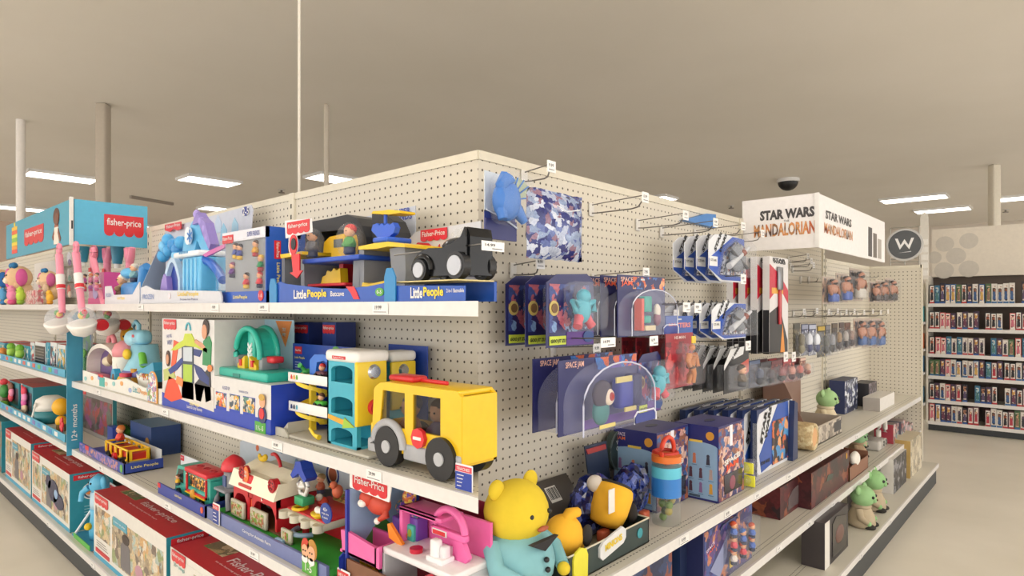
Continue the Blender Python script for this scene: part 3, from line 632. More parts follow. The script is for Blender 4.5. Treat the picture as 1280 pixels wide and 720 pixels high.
for px, py, nm, c1, c2 in ((401, 607, 'toy_figure', 0, 0), (404, 622, 'toy_chicken', '#d8452f', '#e8e0d0'), (422, 607, 'toy_pig', '#d9704e', '#d9704e')):
    c = it.p(px, py+7, .2); m = MB()
    if not c1: figm(m, (c.x, .2, c.z-.01), .075, hair='#a88a5a', shirt='#b85a3a')
    else: m.sph(M(c1, .5), (c.x, .2, c.z), (.02, .02, .024)); m.sph(M(c2, .5), (c.x-.004, .186, c.z+.024), .014); m.cyl(M('#f0a040', .5), (c.x-.004, .174, c.z+.022), (c.x-.004, .165, c.z+.022), .004, .001, 8)
    it.part(m, nm)
c = it.p(424, 637, .06); m = MB(); m.disc(M('#1c3a8e', .35), c.x-.0, .015, c.z, .032, .032, .004); m.text(WHITE, '45+', c.x, .0095, c.z+.012, .024, .012); m.text(WHITE, 'songs, tunes', c.x, .0095, c.z-.002, .04, .007); m.text(WHITE, '& sounds', c.x, .0095, c.z-.013, .03, .007); it.part(m, 'sound_badge')
m = MB(); c = it.p(387, 700, .015); z0 = .002; h = it.p(387, 678, .015).z
m.prism(M('#5aa83c', .4), [(c.x-.042, z0), (c.x+.045, z0), (c.x+.045, h*.5), (c.x-.042, h*.55)], .012, .016)
for dx, hc, sz in ((-.018, '#c8412e', 1), (.022, '#b8863a', 1.15)):
    m.disc(M(hc, .5), c.x+dx, .012, h*.82, .025*sz, .03*sz); m.disc(SKIN, c.x+dx, .0095, h*.72, .019*sz, .021*sz)
    m.disc(BLACK, c.x+dx-.007, .007, h*.74, .0025); m.disc(BLACK, c.x+dx+.007, .007, h*.74, .0025); m.disc(M('#f2ece6', .5), c.x+dx, .0095, h*.47, .018, .012)
m.text(WHITE, '1-5', c.x, .0105, h*.22, .04, .024); it.part(m, 'age_badge', 'cut-out card of two smiling cartoon children above the age 1-5')
m = MB(); c = it.p(266, 640, .0); m.box(M('#f0ecec', .4), c.x-.03, c.x+.03, .012, .016, .002, .085, .003); m.box(RED, c.x-.026, c.x+.026, .010, .012, .062, .08); m.box(M('#2c3f8f', .4), c.x-.027, c.x+.027, .0105, .012, .006, .06)
m.text(WHITE, 'TEACHES', c.x, .009, .071, .044, .01)
for k in range(3): m.box(WHITE, c.x-.02, c.x+.004+.004*k, .0095, .0105, .046-k*.014, .049-k*.014)
it.part(m, 'feature_card')
# ---- toy food truck
it = It('food_truck_toy', 'teal toy food truck with red roof in an open box on the third shelf', 'toy truck', LF, 235, S)
m = MB(); xl, xr = it.p(199, 0, .02).x, it.p(258, 0, .02).x
m.box(M('#2b3c94', .4), xl, xr, .015, .022, .001, .05); m.box(M('#2b3c94', .4), xl, xr, .02, .2, .001, .005); m.box(M('#24337f', .4), xr-.006, xr, .015, .2, .001, .055)
m.box(RED, xl, xl+.03, .013, .015, .03, .05); m.text(M('#f3e27a', .4), 'Little People', (xl+xr)/2-.02, .0135, .032, .08, .014); m.disc(M('#e0562f', .4), xr-.03, .0145, .028, .013); it.part(m, 'tray')
m = MB(); xl2, xr2 = it.p(226, 0, .2).x, it.p(276, 0, .2).x; m.box(M('#dfe4ea', .4), xl2, xr2-.0, .2, .204, .001, it.p(250, 577, .2).z, 0); m.logo(xl2+.002, xl2+.045, it.p(250, 577, .2).z-.03, it.p(250, 577, .2).z-.004, .199); it.part(m, 'backing_card')
tl = M('#37a596', .35)
m = MB(); x0, x1 = it.p(218, 0, .05).x, it.p(263, 0, .05).x; zt = it.p(240, 588, .05).z; L = x1-x0
m.box(tl, x0+L*.0, x1, .05, .15, .018, zt*.5, .01); m.prism(tl, [(x0, zt*.45), (x0+L*.1, zt*.97), (x0+L*.32, zt*1.0), (x0+L*.32, zt*.4)], .052, .148)
m.box(tl, x0+L*.3, x0+L*.38, .05, .15, .03, zt*.98); m.box(tl, x1-L*.07, x1, .05, .15, .03, zt*.95); m.box(tl, x0+L*.3, x1, .05, .15, zt*.86, zt*.93, .004); m.box(M('#2a6f6a', .5), x0+L*.3, x1, .14, .15, .03, zt*.9); it.part(m, 'truck_body')
m = MB(); m.box(M('#d9303c', .35), x0+L*.32, x1-L*.08, .045, .145, zt*.9, zt*1.04, .006)
for k in range(3): m.torus(M('#a8202c', .35), (x0+L*(.45+k*.18), .095, zt*1.045), .014, .003, None, 'z')
it.part(m, 'truck_roof')
m = MB(); fx0, fx1 = x0+L*.4, x1-L*.1
m.box(RED, fx0-.008, fx1+.008, .043, .05, zt*.36, zt*.42); m.box(RED, fx0-.008, fx0, .043, .05, zt*.36, zt*.9); m.box(RED, fx1, fx1+.008, .043, .05, zt*.36, zt*.9)
m.box(art(['#d8782a', '#5a3a20', '#e8b040', '#2a2a2a'], 50, 2), fx0, fx1, .06, .062, zt*.42, zt*.86); m.box(YEL, fx0-.006, fx1+.006, .038, .045, zt*.34, zt*.37)
for k in range(6): m.sph(M('#fff3e0', .3), (fx0+(fx1-fx0)*k/5, .043, zt*.87), .003, None, 6, 4)
it.part(m, 'serving_window')
m = MB(); m.prism(M('#1f3438', .2), [(x0+L*.05, zt*.5), (x0+L*.12, zt*.88), (x0+L*.26, zt*.9), (x0+L*.26, zt*.5)], .0505, .0515); it.part(m, 'side_window')
m = MB(); figm(m, (x0+L*.17, .04, zt*.42), .05, shirt='#e6b32a'); it.part(m, 'toy_figure')
for fx in (.16, .8):
    m = MB(); m.cyl(BLACK, (x0+L*fx, .042, .028), (x0+L*fx, .06, .028), .022); m.cyl(M('#888888', .4), (x0+L*fx, .04, .028), (x0+L*fx, .042, .028), .01); it.part(m, 'wheel')
m = MB(); m.prism(M('#e6a83c', .4), [(x0+L*.55, .03), (x0+L*.62, .02), (x0+L*.66, .04), (x0+L*.62, .08), (x0+L*.56, .07)], .035, .042); it.part(m, 'play_food')
# ---- small yellow bus
it = It('toy_bus', 'small yellow toy bus with red windows in an open blue box', 'toy bus', LF, 140, S)
m = MB(); xl, xr = it.p(101, 0, .02).x, it.p(157, 0, .02).x; bl = M('#2c449c', .4)
m.box(bl, xl, xr, .012, .018, .001, .055); m.box(bl, xl, xr, .018, .2, .001, .006); m.box(bl, xr-.006, xr, .012, .2, .001, .055); m.box(bl, xl, xl+.1, .16, .2, .001, .13)
m.box(RED, xl+.13, xl+.2, .010, .012, .03, .055); m.box(art(['#2c449c', '#8a6fb0', '#c98a6a', '#2c449c'], 30, 4), xl+.02, xr-.1, .0105, .012, .004, .05); m.disc(M('#62b04a', .4), xr-.035, .011, .028, .02)
T = Matrix.Rotation(math.pi/2, 4, 'Z'); m.text(M('#f3e27a', .4), 'Little People', .11, -xr-.002, .03, .13, .018, T); it.part(m, 'tray')
m = MB(); xl2, xr2 = it.p(146, 0, .19).x, it.p(183, 0, .19).x; z = it.p(165, 547, .19).z; m.box(M('#dcdfe0', .4), xl2, xr-.003, .19, .194, .006, z, .0); m.logo(xl2+.004, xl2+.08, z-.045, z-.005, .189); it.part(m, 'backing_card')
yl = M('#f4c21a', .3)
m = MB(); x0, x1 = it.p(131, 0, .05).x, it.p(160, 0, .05).x; zt = it.p(145, 556, .05).z; L = x1-x0; zb = .045
m.box(yl, x0, x1, .05, .16, zb, zt*.48, .008)
for f in (0, .2, .42, .64, .93): m.box(yl, x0+L*f, x0+L*(f+.07), .05, .056, zt*.45, zt*.93); m.box(yl, x0+L*f, x0+L*(f+.07), .154, .16, zt*.45, zt*.93)
m.box(yl, x0, x1, .05, .058, zt*.88, zt*.98, .003); m.box(yl, x0, x1, .152, .16, zt*.88, zt*.98, .003); m.box(yl, x0, x0+.01, .05, .16, zt*.88, zt*.98, .003); m.box(yl, x1-.01, x1, .05, .16, zt*.88, zt*.98, .003)
for f in (.33, .66): m.box(yl, x0+L*f-.004, x0+L*f+.004, .05, .16, zt*.93, zt*.98)
for q0, q1 in ((.05, .07), (.14, .16)): m.box(yl, x1-.01, x1, q0, q1, zt*.45, zt*.9)
it.part(m, 'bus_body')
m = MB(); m.box(M('#c8301f', .4), x0+.012, x1-.014, .062, .148, zt*.4, zt*.78); it.part(m, 'seats')
for f in (.2, .8):
    for y in (.042, .15):
        m = MB(); m.cyl(BLACK, (x0+L*f, y, .034), (x0+L*f, y+.018, .034), .03); m.cyl(M('#777777', .4), (x0+L*f, y-.002, .034), (x0+L*f, y, .034), .012); it.part(m, 'wheel')
m = MB(); m.cyl(RED, (x0+L*.5, .05, zt*.42), (x0+L*.5, .035, zt*.42), .024); m.box(WHITE, x0+L*.5-.004, x0+L*.5+.004, .033, .036, zt*.36, zt*.48); it.part(m, 'stop_sign')
m = MB(); figm(m, (x0+L*.15, .11, zt*.75), .11, hair='#c8702a', shirt='#d8452f'); it.part(m, 'toy_figure')
m = MB(); m.box(M('#8a8d92', .4), x0-.006, x1+.006, .055, .155, .03, .05, .006); it.part(m, 'bumper')
# ---- bin and cartons behind the fin on the third shelf
it = It('clear_bin', 'low clear bin of green toy blocks behind the small yellow bus', 'bin', LF, 120, S)
m = MB(); xl, xr = it.p(102, 0, .23).x, it.p(160, 0, .23).x; z = it.p(120, 531, .23).z*.9
for b in ((xl, xr, .23, .235), (xl, xr, .38, .385), (xl, xl+.005, .23, .385), (xr-.005, xr, .23, .385)): m.box(clear(.35, '#b9c4cc'), b[0], b[1], b[2], b[3], .001, z)
m.box(M('#b9c4cc', .3), xl-.004, xr+.004, .226, .232, z-.012, z); it.part(m, 'bin_walls')
m = MB(); rr = random.Random(3)
for k in range(46): m.sph(M(rr.choice(['#3c8a34', '#5aa83c', '#2f6f34'])), (rr.uniform(xl+.04, xr-.04), rr.uniform(.27, .35), rr.uniform(.03, z*.8)), rr.uniform(.02, .032), None, 8, 6)
it.part(m, 'toy_blocks')
def carton(name, label, fr, px0, px1, pytop, v0, v1, z, front, top, side, S_=None, extra=None, cat='toy box', group=None, bev=0):
    it = It(name, label, cat, fr, (px0+px1)/2, z, 0, group)
    m = MB(); a = it.p(px0, 0, v0).x; b = it.p(px1, 0, v0).x; h = it.p((px0+px1)/2, pytop, v0).z if pytop > 3 else pytop
    vs = [(a,v0,.001),(b,v0,.001),(b,v1,.001),(a,v1,.001),(a,v0,h),(b,v0,h),(b,v1,h),(a,v1,h)]
    m.add(vs, [(0,1,5,4)], front); m.add(vs, [(4,5,6,7)], top); m.add(vs, [(1,2,6,5),(3,0,4,7),(2,3,7,6),(0,3,2,1)], side)
    it.part(m, 'carton')
    if extra: extra(it, a, b, v0, v1, h)
    return it, a, b, h
def side_text(m, mat, words, x, v, z, wid, hei, vert=False, right=True):      # on the face looking back along the run
    T = Matrix.Translation((x, v, z)) @ Matrix.Rotation(math.pi/2 if right else -math.pi/2, 4, 'Z') @ (Matrix.Rotation(math.pi/2, 4, 'Y') if vert else Matrix.Identity(4))
    m.text(mat, words, 0, -.0012, 0, wid, hei, T)
def ex(it, a, b, v0, v1, h):
    m = MB(); m.logo(a+.02, a+.09, h-.05, h-.01, v0-.001); it.part(m, 'logo_badge')
    m = MB(); m.box(art(['#3a3236', '#5a4a52', '#7a3a6a', '#8a2a30', '#4a5a52'], 9, 3), a+.02, b-.02, v0-.003, v0-.001, .03, h-.055); it.part(m, 'printed_panel')
carton('toy_carton', 'shaded carton with a purple and red toy picture behind the blue fin', LF, 103, 141, 489, .2, .222, S, M('#8d8a88'), M('#8d8a88'), M('#2f7f86'), None, ex)
carton('toy_carton', 'blue carton corner at the back of the third shelf behind the small yellow bus', LF, 163, 189, 530, .24, .4, S, M('#24417a'), M('#5a7a9a'), M('#24417a'), None, lambda it, a, b, v0, v1, h: (lambda m: (m.disc(M('#b8863a', .5), b-.06, v0-.001, h*.45, .03), it.part(m, 'printed_emblem')))(MB()))
# ---- red-topped boxes on the base deck
S = SB; RT = M('#c41f2e', .35); TS = M('#2f8fa0', .35)
PH = lambda k: art(['#a08e74', '#c9b48c', '#8f9a6a', '#b8a890', '#75655a', '#a9b8b0', '#c9a06a', '#d8ccb8'], 13, k)
def redbox(px0, px1, py, v0, v1, lb, k, words='fisher-price', hole=False, blank=False):
    def ex(it, a, b, v0, v1, h):
        W = b-a; m = MB()
        if not blank:
            m.box(M('#dedad2', .4), a+.004, b-.004, v0-.001, v0, .0, h-.004)
            m.box(PH(k), a+W*.03, a+W*.27, v0-.002, v0-.001, h*.34, h*.80); m.box(PH(k+5), a+W*.30, b-W*.03, v0-.002, v0-.001, h*.14, h*.86 if k != 2 else h*.8)
            m.box(M('#3f9fc0', .4), a+.004, b-.004, v0-.0015, v0-.0005, .001, h*.07)
            m.box(M('#4f9fb4', .4), a+W*.32, a+W*.52, v0-.004, v0-.002, h*.70, h*.82, .0); m.text(WHITE, 'Learn & play', a+W*.42, v0-.0052, h*.76, W*.16, h*.03)
            m.box(RT, a+W*.04, a+W*.26, v0-.004, v0-.002, h*.10, h*.16)
            m.disc(M('#3a2c26', .5), a+W*.50, v0-.0022, h*.60, W*.05, h*.07, .001); m.prism(M('#6f6a6c', .5), [(a+W*.43, h*.16), (a+W*.57, h*.16), (a+W*.56, h*.5), (a+W*.52, h*.56), (a+W*.47, h*.56), (a+W*.43, h*.48)], v0-.0031, v0-.0021); m.disc(M('#b88a9a', .5), a+W*.68, v0-.0022, h*.3, W*.05, h*.09, .001)
            for q in range(3): m.box(M('#8f8a84'), a+W*.05, a+W*(.2+.02*q), v0-.0025, v0-.0018, h*(.27-.035*q), h*(.28-.035*q))
        else:
            m.box(M('#dedad2', .4), a+W*.03, b-.004, v0-.001, v0, .0, h-.03); m.text(M('#3f8f8f', .4), '20+ songs', a+W*.12, v0-.0025, h*.8, W*.14, h*.06); m.box(PH(k), a+W*.3, b-.01, v0-.002, v0-.001, 0.02, h*.85)
        it.part(m, 'printed_front')
        m = MB(); m.logo(a+W*.03, a+W*.24 if not blank else a+W*.2, h*.84, h*.99, v0-.003); it.part(m, 'logo_badge')
        m = MB(); T = Matrix.Translation((a+W*.62, (v0*.55+v1*.45), h+.0005)) @ Matrix.Rotation(math.pi/2*3, 4, 'X')
        m.text(M('#f2dede', .4), words, 0, -.001, 0, W*.42, .05, T)
        T = Matrix.Translation((a+W*.55, v0*.75+v1*.25, h+.0005)) @ Matrix.Rotation(math.pi/2*3, 4, 'X'); m.text(M('#f2dede', .4), 'let the learning and fun begin', 0, -.001, 0, W*.36, .012, T)
        m.box(art(['#7a6a4a', '#b89a6a', '#5a7a3a', '#c9b48c'], 14, k), a+W*.12, a+W*.34, v0*.6+v1*.4, v0*.25+v1*.75, h+.0003, h+.0012); it.part(m, 'top_print')
        m = MB(); T = Matrix.Translation((b, 0, 0)) @ Matrix.Rotation(math.pi/2, 4, 'Z')
        m.box(RED, v0+.02, v1-.05, -.0015, -.0003, h-.045, h-.012, 0, T); m.text(WHITE, words, (v0+v1)/2-.015, -.003, h-.029, .12, .02, T)
        m.disc(M('#e6e6e2', .4), (v0+v1)/2, -.0005, h*.66, .055, .055, .0015, 24, T); m.disc(M('#3a4a6a', .4), (v0+v1)/2, -.002, h*.66, .047, .047, .001, 24, T); m.disc(M('#d8d8d4', .4), (v0+v1)/2, -.003, h*.66, .038, .038, .001, 24, T)
        for q in range(4): m.box(M('#a8d4dc'), v0+.08, v1-.1+.01*q, -.0012, -.0002, h*(.4-.05*q), h*(.41-.05*q), 0, T)
        it.part(m, 'side_print')
        if hole:
            m = MB(); m.disc(M('#20244a', .4), a+W*.62, v0-.004, h*.52, W*.13, h*.2, .002); m.disc(M('#20244a', .4), a+W*.76, v0-.004, h*.40, W*.12, h*.14, .002); m.disc(M('#20244a', .4), a+W*.5, v0-.004, h*.63, W*.07, h*.12, .002); m.disc(M('#8fb0d4', .4), a+W*.7, v0-.0065, h*.5, W*.045, h*.08, .001)
            it.part(m, 'window_cutout')
    return carton('activity_toy_box', lb, LF, px0, px1, py, v0, v1, S, M('#dedad2', .4), RT, TS, None, ex)
redbox(117.5, 208, 643, .03, .27, 'large red-topped toy box on the bottom shelf beside the blue elephant toy', 2)
redbox(213, 330, 722, .03, .29, 'red-topped toy box nearest the camera at the bottom of the left aisle', 7, blank=True, words='Fisher-Price')
redbox(40, 87, 578, .03, .27, 'red-topped toy box with a dark rounded cut-out on the bottom shelf', 4, hole=True)
redbox(7, 38.5, 545, .03, .27, 'red-topped toy box at the far left of the bottom shelf', 9)
carton('toy_carton', 'teal and brown carton at the left edge of the bottom shelf', LF, -22, 2, 520, .03, .3, S, art(['#5a4238', '#2f7f8a', '#8a6a4a'], 10, 1), M('#2f7f8a'), TS)
it = It('elephant_toy', 'blue elephant shaped ring toy in an angled card between two red-topped boxes', 'toy', LF, 110, S)
m = MB(); xl, xr = it.p(90, 0, .03).x, it.p(113.5, 0, .03).x; zt = it.p(104, 595, .15).z
m.box(M('#3b8fb4', .4), xl, xr, .03, .27, .001, .012); m.box(M('#5ab04a', .4), xl+.05, xr-.01, .026, .03, .001, .03)
m.add([(xl, .04, .01), (xl+.02, .04, .01), (xl+.1, .2, zt*.98), (xl+.08, .2, zt*.98), (xl, .05, .01), (xl+.02, .05, .01), (xl+.1, .21, zt*.98), (xl+.08, .21, zt*.98)], [(0,1,2,3), (4,5,6,7), (0,4,7,3), (1,5,6,2)], M('#e8ecef', .4))
m.box(M('#dfe6ea', .4), xl+.06, xr, .22, .225, .01, zt); m.logo(xl+.07, xl+.15, zt-.06, zt-.01, .219); it.part(m, 'angled_card')
xc = (xl+xr)/2+.02; sb = M('#5db6dd', .35)
m = MB(); m.lathe(sb, [(.05, .01), (.055, .08), (.045, .16), (.05, .2)], (xc, .12, 0), 20); m.lathe(M('#b9d8e8', .35), [(.046, .2), (.05, .23), (.046, .3)], (xc, .12, 0), 20); it.part(m, 'toy_body')
m = MB(); m.sph(sb, (xc, .12, .345), (.06, .055, .06)); m.sph(sb, (xc+.05, .13, .36), (.03, .02, .04)); m.sph(sb, (xc-.05, .13, .36), (.03, .02, .04)); m.tube(sb, [(xc-.02, .07, .33), (xc-.04, .04, .3), (xc-.035, .03, .25)], [.02, .016, .013]); m.sph(BLACK, (xc-.02, .07, .36), .006); m.sph(BLACK, (xc+.02, .07, .36), .006); it.part(m, 'toy_head')
m = MB(); m.sph(M('#e8862f', .4), (xc-.045, .08, .3), .02); m.sph(YEL, (xc+.01, .06, .1), .022); it.part(m, 'rattle_ball')
# ---- pink house playset, cut by the bottom edge near the corner
S = S3
it = It('house_playset', 'pink and white pet house playset with carry handle near the corner of the third shelf', 'toy playset', LF, 490, S)
P1 = M('#e868a8', .35); P2 = M('#d85698', .35)
m = MB(); it.poly(m, M('#f1efec', .4), [(437, 590), (489, 606), (486, 628), (437, 609)], .045, .049); it.logo(m, 441, 484, 596, 618, .044, 'Fisher-Price'); it.part(m, 'header_card')
m = MB(); x0, x1 = it.p(432, 0, .03).x, it.p(562, 0, .03).x; m.box(M('#8fa9cc', .4), x0-.0, x0+.006, .04, .3, .001, it.p(437, 600, .1).z); m.box(M('#28379a', .4), x0-.003, x0+.007, .03, .04, .001, it.p(437, 600, .1).z); m.prism(M('#4d8a45', .4), [(.1, .14), (.16, .2), (.2, .16), (.25, .22), (.29, .17), (.29, .02), (.1, .02)], 0, .002, Matrix.Translation((x0+.0065, 0, 0)) @ Matrix.Rotation(math.pi/2, 4, 'Z')); m.box(M('#7a5038', .5), x0, x1, .03, .036, .001, .10); m.box(M('#a83048', .4), x0, x1-.08, .32, .325, .001, it.p(500, 600, .3).z); it.part(m, 'display_box')
m = MB(); it.poly(m, P1, [(426, 662), (434, 664), (470, 686), (474, 684), (474, 712), (469, 709), (428, 690)], .035, .045)
a = it.p(427, 689, .04); b = it.p(472, 709, .04); c = it.p(427, 665, .12)
m.box(P1, a.x, b.x, .035, .13, b.z, b.z+.008); m.box(P1, b.x-.008, b.x, .035, .13, b.z, b.z+.055); m.box(P2, a.x, b.x, .125, .133, b.z, b.z+.06); it.part(m, 'slide_out_bed')
m = MB(); c = it.p(470, 632, .09); m.sph(M('#c8452f', .5), (c.x, .1, c.z+.005), (.05, .03, .035)); m.sph(M('#c8452f', .5), (c.x-.03, .08, c.z+.02), (.026, .024, .026)); m.sph(M('#f0ebe4', .5), (c.x-.03, .06, c.z+.008), (.015, .012, .012)); m.tube(M('#c8452f', .5), [(c.x+.03, .1, c.z), (c.x+.05, .09, c.z-.02), (c.x+.02, .08, c.z-.04)], [.016, .013, .006]); m.sph(M('#f0ebe4', .5), (c.x+.02, .08, c.z-.04), .01); it.part(m, 'toy_cat')
zd = it.p(510, 700, .05).z
hx0, hx1 = it.p(478, 0, .05).x, it.p(566, 0, .05).x
m = MB(); m.box(M('#e9e4e6', .35), hx0, hx1, .05, .19, zd-.012, zd+.008, .005); it.part(m, 'upper_floor')
m = MB(); m.box(M('#c4c4c8', .4), hx0, hx0+.012, .05, .19, .001, zd-.01); m.box(M('#c4c4c8', .4), hx1-.012, hx1, .05, .19, .001, zd-.01); m.box(M('#7a1828', .5), hx0+.012, hx1-.012, .17, .18, .001, zd-.01); m.box(M('#e9e4e6', .35), hx0, hx1, .05, .19, .001, .012); it.part(m, 'lower_room')
zt = it.p(487, 626, .12).z
m = MB(); m.box(P1, hx0, hx0+.014, .11, .2, zd, zt, .004); m.box(P1, hx0, hx0+(hx1-hx0)*.55, .11, .125, zt-.014, zt, .003); m.box(P1, hx0, hx1, .19, .2, zd, zt*.985); m.box(P1, hx0, hx0+(hx1-hx0)*.62, .11, .2, zt-.012, zt, .003); it.part(m, 'pink_walls')
m = MB(); c = it.p(552, 668, .1); m.torus(P1, (c.x, .13, zt-.035), .062, .011, None, 'y', .1, 3.1, 16, 8, 1.0); m.box(P1, c.x-.07, c.x+.07, .12, .14, zt-.05, zt-.03, .004)
m.prism(P1, [(c.x+.045, zt-.03), (c.x+.08, zt-.09), (c.x+.04, zt-.14), (c.x+.015, zt-.14), (c.x+.02, zt-.04)], .125, .14); m.box(WHITE, c.x-.06, c.x-.0, .117, .12, zt-.05, zt-.033, .002); m.box(RED, c.x-.055, c.x-.005, .115, .117, zt-.047, zt-.036); it.part(m, 'carry_handle')
m = MB(); c = it.p(543, 675, .08); m.box(M('#f0edee', .35), c.x-.016, c.x+.014, .075, .1, zd+.006, zt-.045, .006); m.box(M('#e2dfe2', .35), c.x+.012, c.x+.035, .085, .11, zd+.006, zt-.06, .006); m.box(M('#f0edee', .35), c.x-.026, c.x+.04, .07, .12, zd+.006, zd+.022, .004); it.part(m, 'white_door')
m = MB(); it.poly(m, M('#ef8a2c', .35), [(484, 655), (487, 654), (503, 681), (500, 683), (486, 672)], .09, .1); it.part(m, 'orange_ramp')
m = MB(); pu = M('#6a3fa0', .4); c = it.p(518, 680, .18)
for dx, z0, z1 in ((-.04, .0, .05), (.0, .0, .1), (.04, .0, .065)): m.box(pu, c.x+dx-.02, c.x+dx+.02, .14, .185, zd+z0+.006, zd+z1+.01, .004)
m.sph(art(['#4a6a8a', '#c9a04a', '#6a3fa0'], 60, 2), (c.x-.04, .165, zd+.085), .022); m.lathe(art(['#c9703a', '#e8c85a', '#6a3fa0'], 60, 3), [(.02, 0), (.022, .02), (.012, .045), (.003, .055)], (c.x, .16, zd+.11), 14); m.box(art(['#4a6a8a', '#e8c85a', '#6a3fa0'], 60, 5), c.x+.022, c.x+.058, .14, .18, zd+.075, zd+.11, .004); it.part(m, 'toy_shelf')
m = MB(); m.box(M('#3fa79a', .35), c.x-.005, c.x+.055, .13, .16, zd+.006, zd+.055, .004); m.prism(M('#e8703a', .4), [(c.x, zd+.02), (c.x+.028, zd+.014), (c.x+.03, zd+.028)], .126, .13); m.disc(M('#8fae3a', .4), c.x+.04, .13, zd+.032, .008, .012); it.part(m, 'teal_basket')
for px, py in ((517, 693),):
    c = it.p(px, py, .08); m = MB(); m.cyl(M('#c82038', .3), (c.x, .09, zd+.008), (c.x, .09, zd+.02), .019); it.part(m, 'button')
c = it.p(538, 716, .045); m = MB(); m.cyl(M('#c82038', .3), (c.x, .05, zd-.03), (c.x, .036, zd-.03), .02); it.part(m, 'button')
m = MB(); c = it.p(455, 715, .08)
for k in range(6): m.sph(YEL, (c.x+.035*math.cos(k*1.047), .09, c.z+.035*math.sin(k*1.047)), (.022, .014, .022), None, 10, 8)
m.sph(M('#5ab8a0', .4), (c.x, .078, c.z), .014); m.cyl(M('#3a8a4a', .4), (c.x, .09, .006), (c.x, .09, c.z-.03), .008); it.part(m, 'toy_flower')
m = MB(); c = it.p(428, 716, .02); m.box(M('#f0ecec', .4), c.x-.032, c.x+.034, .022, .026, .002, c.z+.008, .004); m.box(RED, c.x-.028, c.x+.03, .02, .022, c.z-.02, c.z+.003); m.text(WHITE, 'HELLO', c.x, .019, c.z-.008, .04, .012); it.part(m, 'feature_card')
# ---- SECOND SHELF, right part: garage, buses, raceway box
S = S2
it = It('garage_playset', 'teal and yellow toy garage tower with white ramps beside the large yellow bus', 'toy playset', LF, 425, S)
tl = M('#3aa9c0', .35); wh = M('#f0eeea', .35); yl = M('#f0cf2e', .35)
m = MB(); x0, x1 = it.p(409, 0, .06).x, it.p(446, 0, .06).x; W = x1-x0; zc = it.p(428, 452, .06).z
lv = [(it.p(426, 478, .06).z, it.p(426, 457, .06).z), (it.p(426, 518, .06).z, it.p(426, 496, .06).z), (.02, it.p(426, 535, .06).z)]
m.box(tl, x0, x0+W*.14, .06, .075, .012, zc); m.box(tl, x1-W*.14, x1, .06, .075, .012, zc)
prev = zc
for z0, z1 in lv:
    arc = [(x0+W*.14, prev), (x0+W*.14, z1-.016)] + [(x0+W*.5-W*.36*math.cos(math.pi*i/8), z1-.016+.016*math.sin(math.pi*i/8)) for i in range(1, 8)] + [(x1-W*.14, z1-.016), (x1-W*.14, prev)]
    m.prism(tl, arc, .06, .075); prev = z0
m.box(tl, x0, x0+.008, .06, .17, .012, zc); m.box(tl, x0, x1, .16, .17, .012, zc); m.box(tl, x0, x1, .06, .17, .008, .02)
for z0, z1 in lv[:2]: m.box(tl, x0, x1, .07, .17, z0-.004, z0)
it.part(m, 'tower')
m = MB(); ye = it.p(464, 0, .17).x; m.box(yl, x1-.001, x1+.014, .05, .165, lv[2][1]+.015, zc+.004, .006); it.part(m, 'yellow_side_panel')
m = MB(); m.box(wh, x0-.002, x1+.016, .05, .175, zc-.002, zc+.036, .014, None, 4); m.box(RED, x0+W*.28, x0+W*.72, .0485, .05, zc+.008, zc+.018); m.text(WHITE, 'Fisher-Price', x0+W*.5, .0475, zc+.013, W*.36, .005); it.part(m, 'white_cap')
m = MB(); T = Matrix.Translation((x1+.014, .115, zc-.03)) @ Matrix.Rotation(math.pi/2, 4, 'Y'); m.cyl(M('#b8bcc4', .15, .9), (0, 0, 0), (0, 0, .008), .024, .018, 24, T); it.part(m, 'speaker_dome')
m = MB(); T = Matrix.Translation((x1+.014, .115, (lv[1][1]+lv[1][0])/2)) @ Matrix.Rotation(math.pi/2, 4, 'Y'); m.cyl(M('#d02a30', .3), (0, 0, 0), (0, 0, .014), .025, .022, 24, T); m.box(M('#b01c24', .3), -.02, .02, -.003, .003, .014, .02, 0, T); it.part(m, 'crank_knob')
m = MB(); z = (lv[1][0]+lv[2][1])/2+.002; m.prism(M('#e2a72c', .4), [(x0+W*.05, z-.0), (x0+W*.05, z+.014), (x0+W*.6, z+.004), (x0+W*.62, z+.012), (x0+W*.95, z-.012), (x0+W*.55, z-.022), (x0+W*.58, z-.012)], .057, .06); m.prism(M('#9cc43c', .4), [(x0+W*.62, z+.012), (x0+W*.95, z-.012), (x0+W*.55, z-.022)], .056, .058); it.part(m, 'arrow_sticker')
dx0 = it.p(361, 0, .08).x
zl = []
for k, (py0, py1) in enumerate(((468, 480), (505, 518))):
    zt = it.p(386, py0, .08).z; zb = it.p(386, py1, .08).z; zl.append(zt)
    m = MB(); m.box(wh, dx0+(.004*k), x0, .08, .2, zb+.006, zb+.014); m.box(wh, dx0+.004*k, x0, .076, .082, zb, zt, .003)
    for q, c in enumerate(('#d8452f', '#e6a83c', '#5aa83c') if k == 0 else ('#2a3a6a', '#4a4a5a', '#5aa8c0')):
        m.box(M(c, .4), dx0+.022+q*.018, dx0+.033+q*.018, .0745, .076, zb+.01, zb+.02); m.box(M(c, .4), dx0+.024+q*.018, dx0+.031+q*.018, .0745, .076, zb+.018, zb+.025)
    it.part(m, 'parking_deck')
m = MB(); cx = it.p(378, 0, .1).x; pts = []
zz0, zz1 = zl[0]-.012, .03
for i in range(41):
    q = i/40; an = math.pi*.9 + q*math.pi*3.4; pts.append((cx+.042*math.cos(an), .14+.042*math.sin(an), zz0+(zz1-zz0)*q))
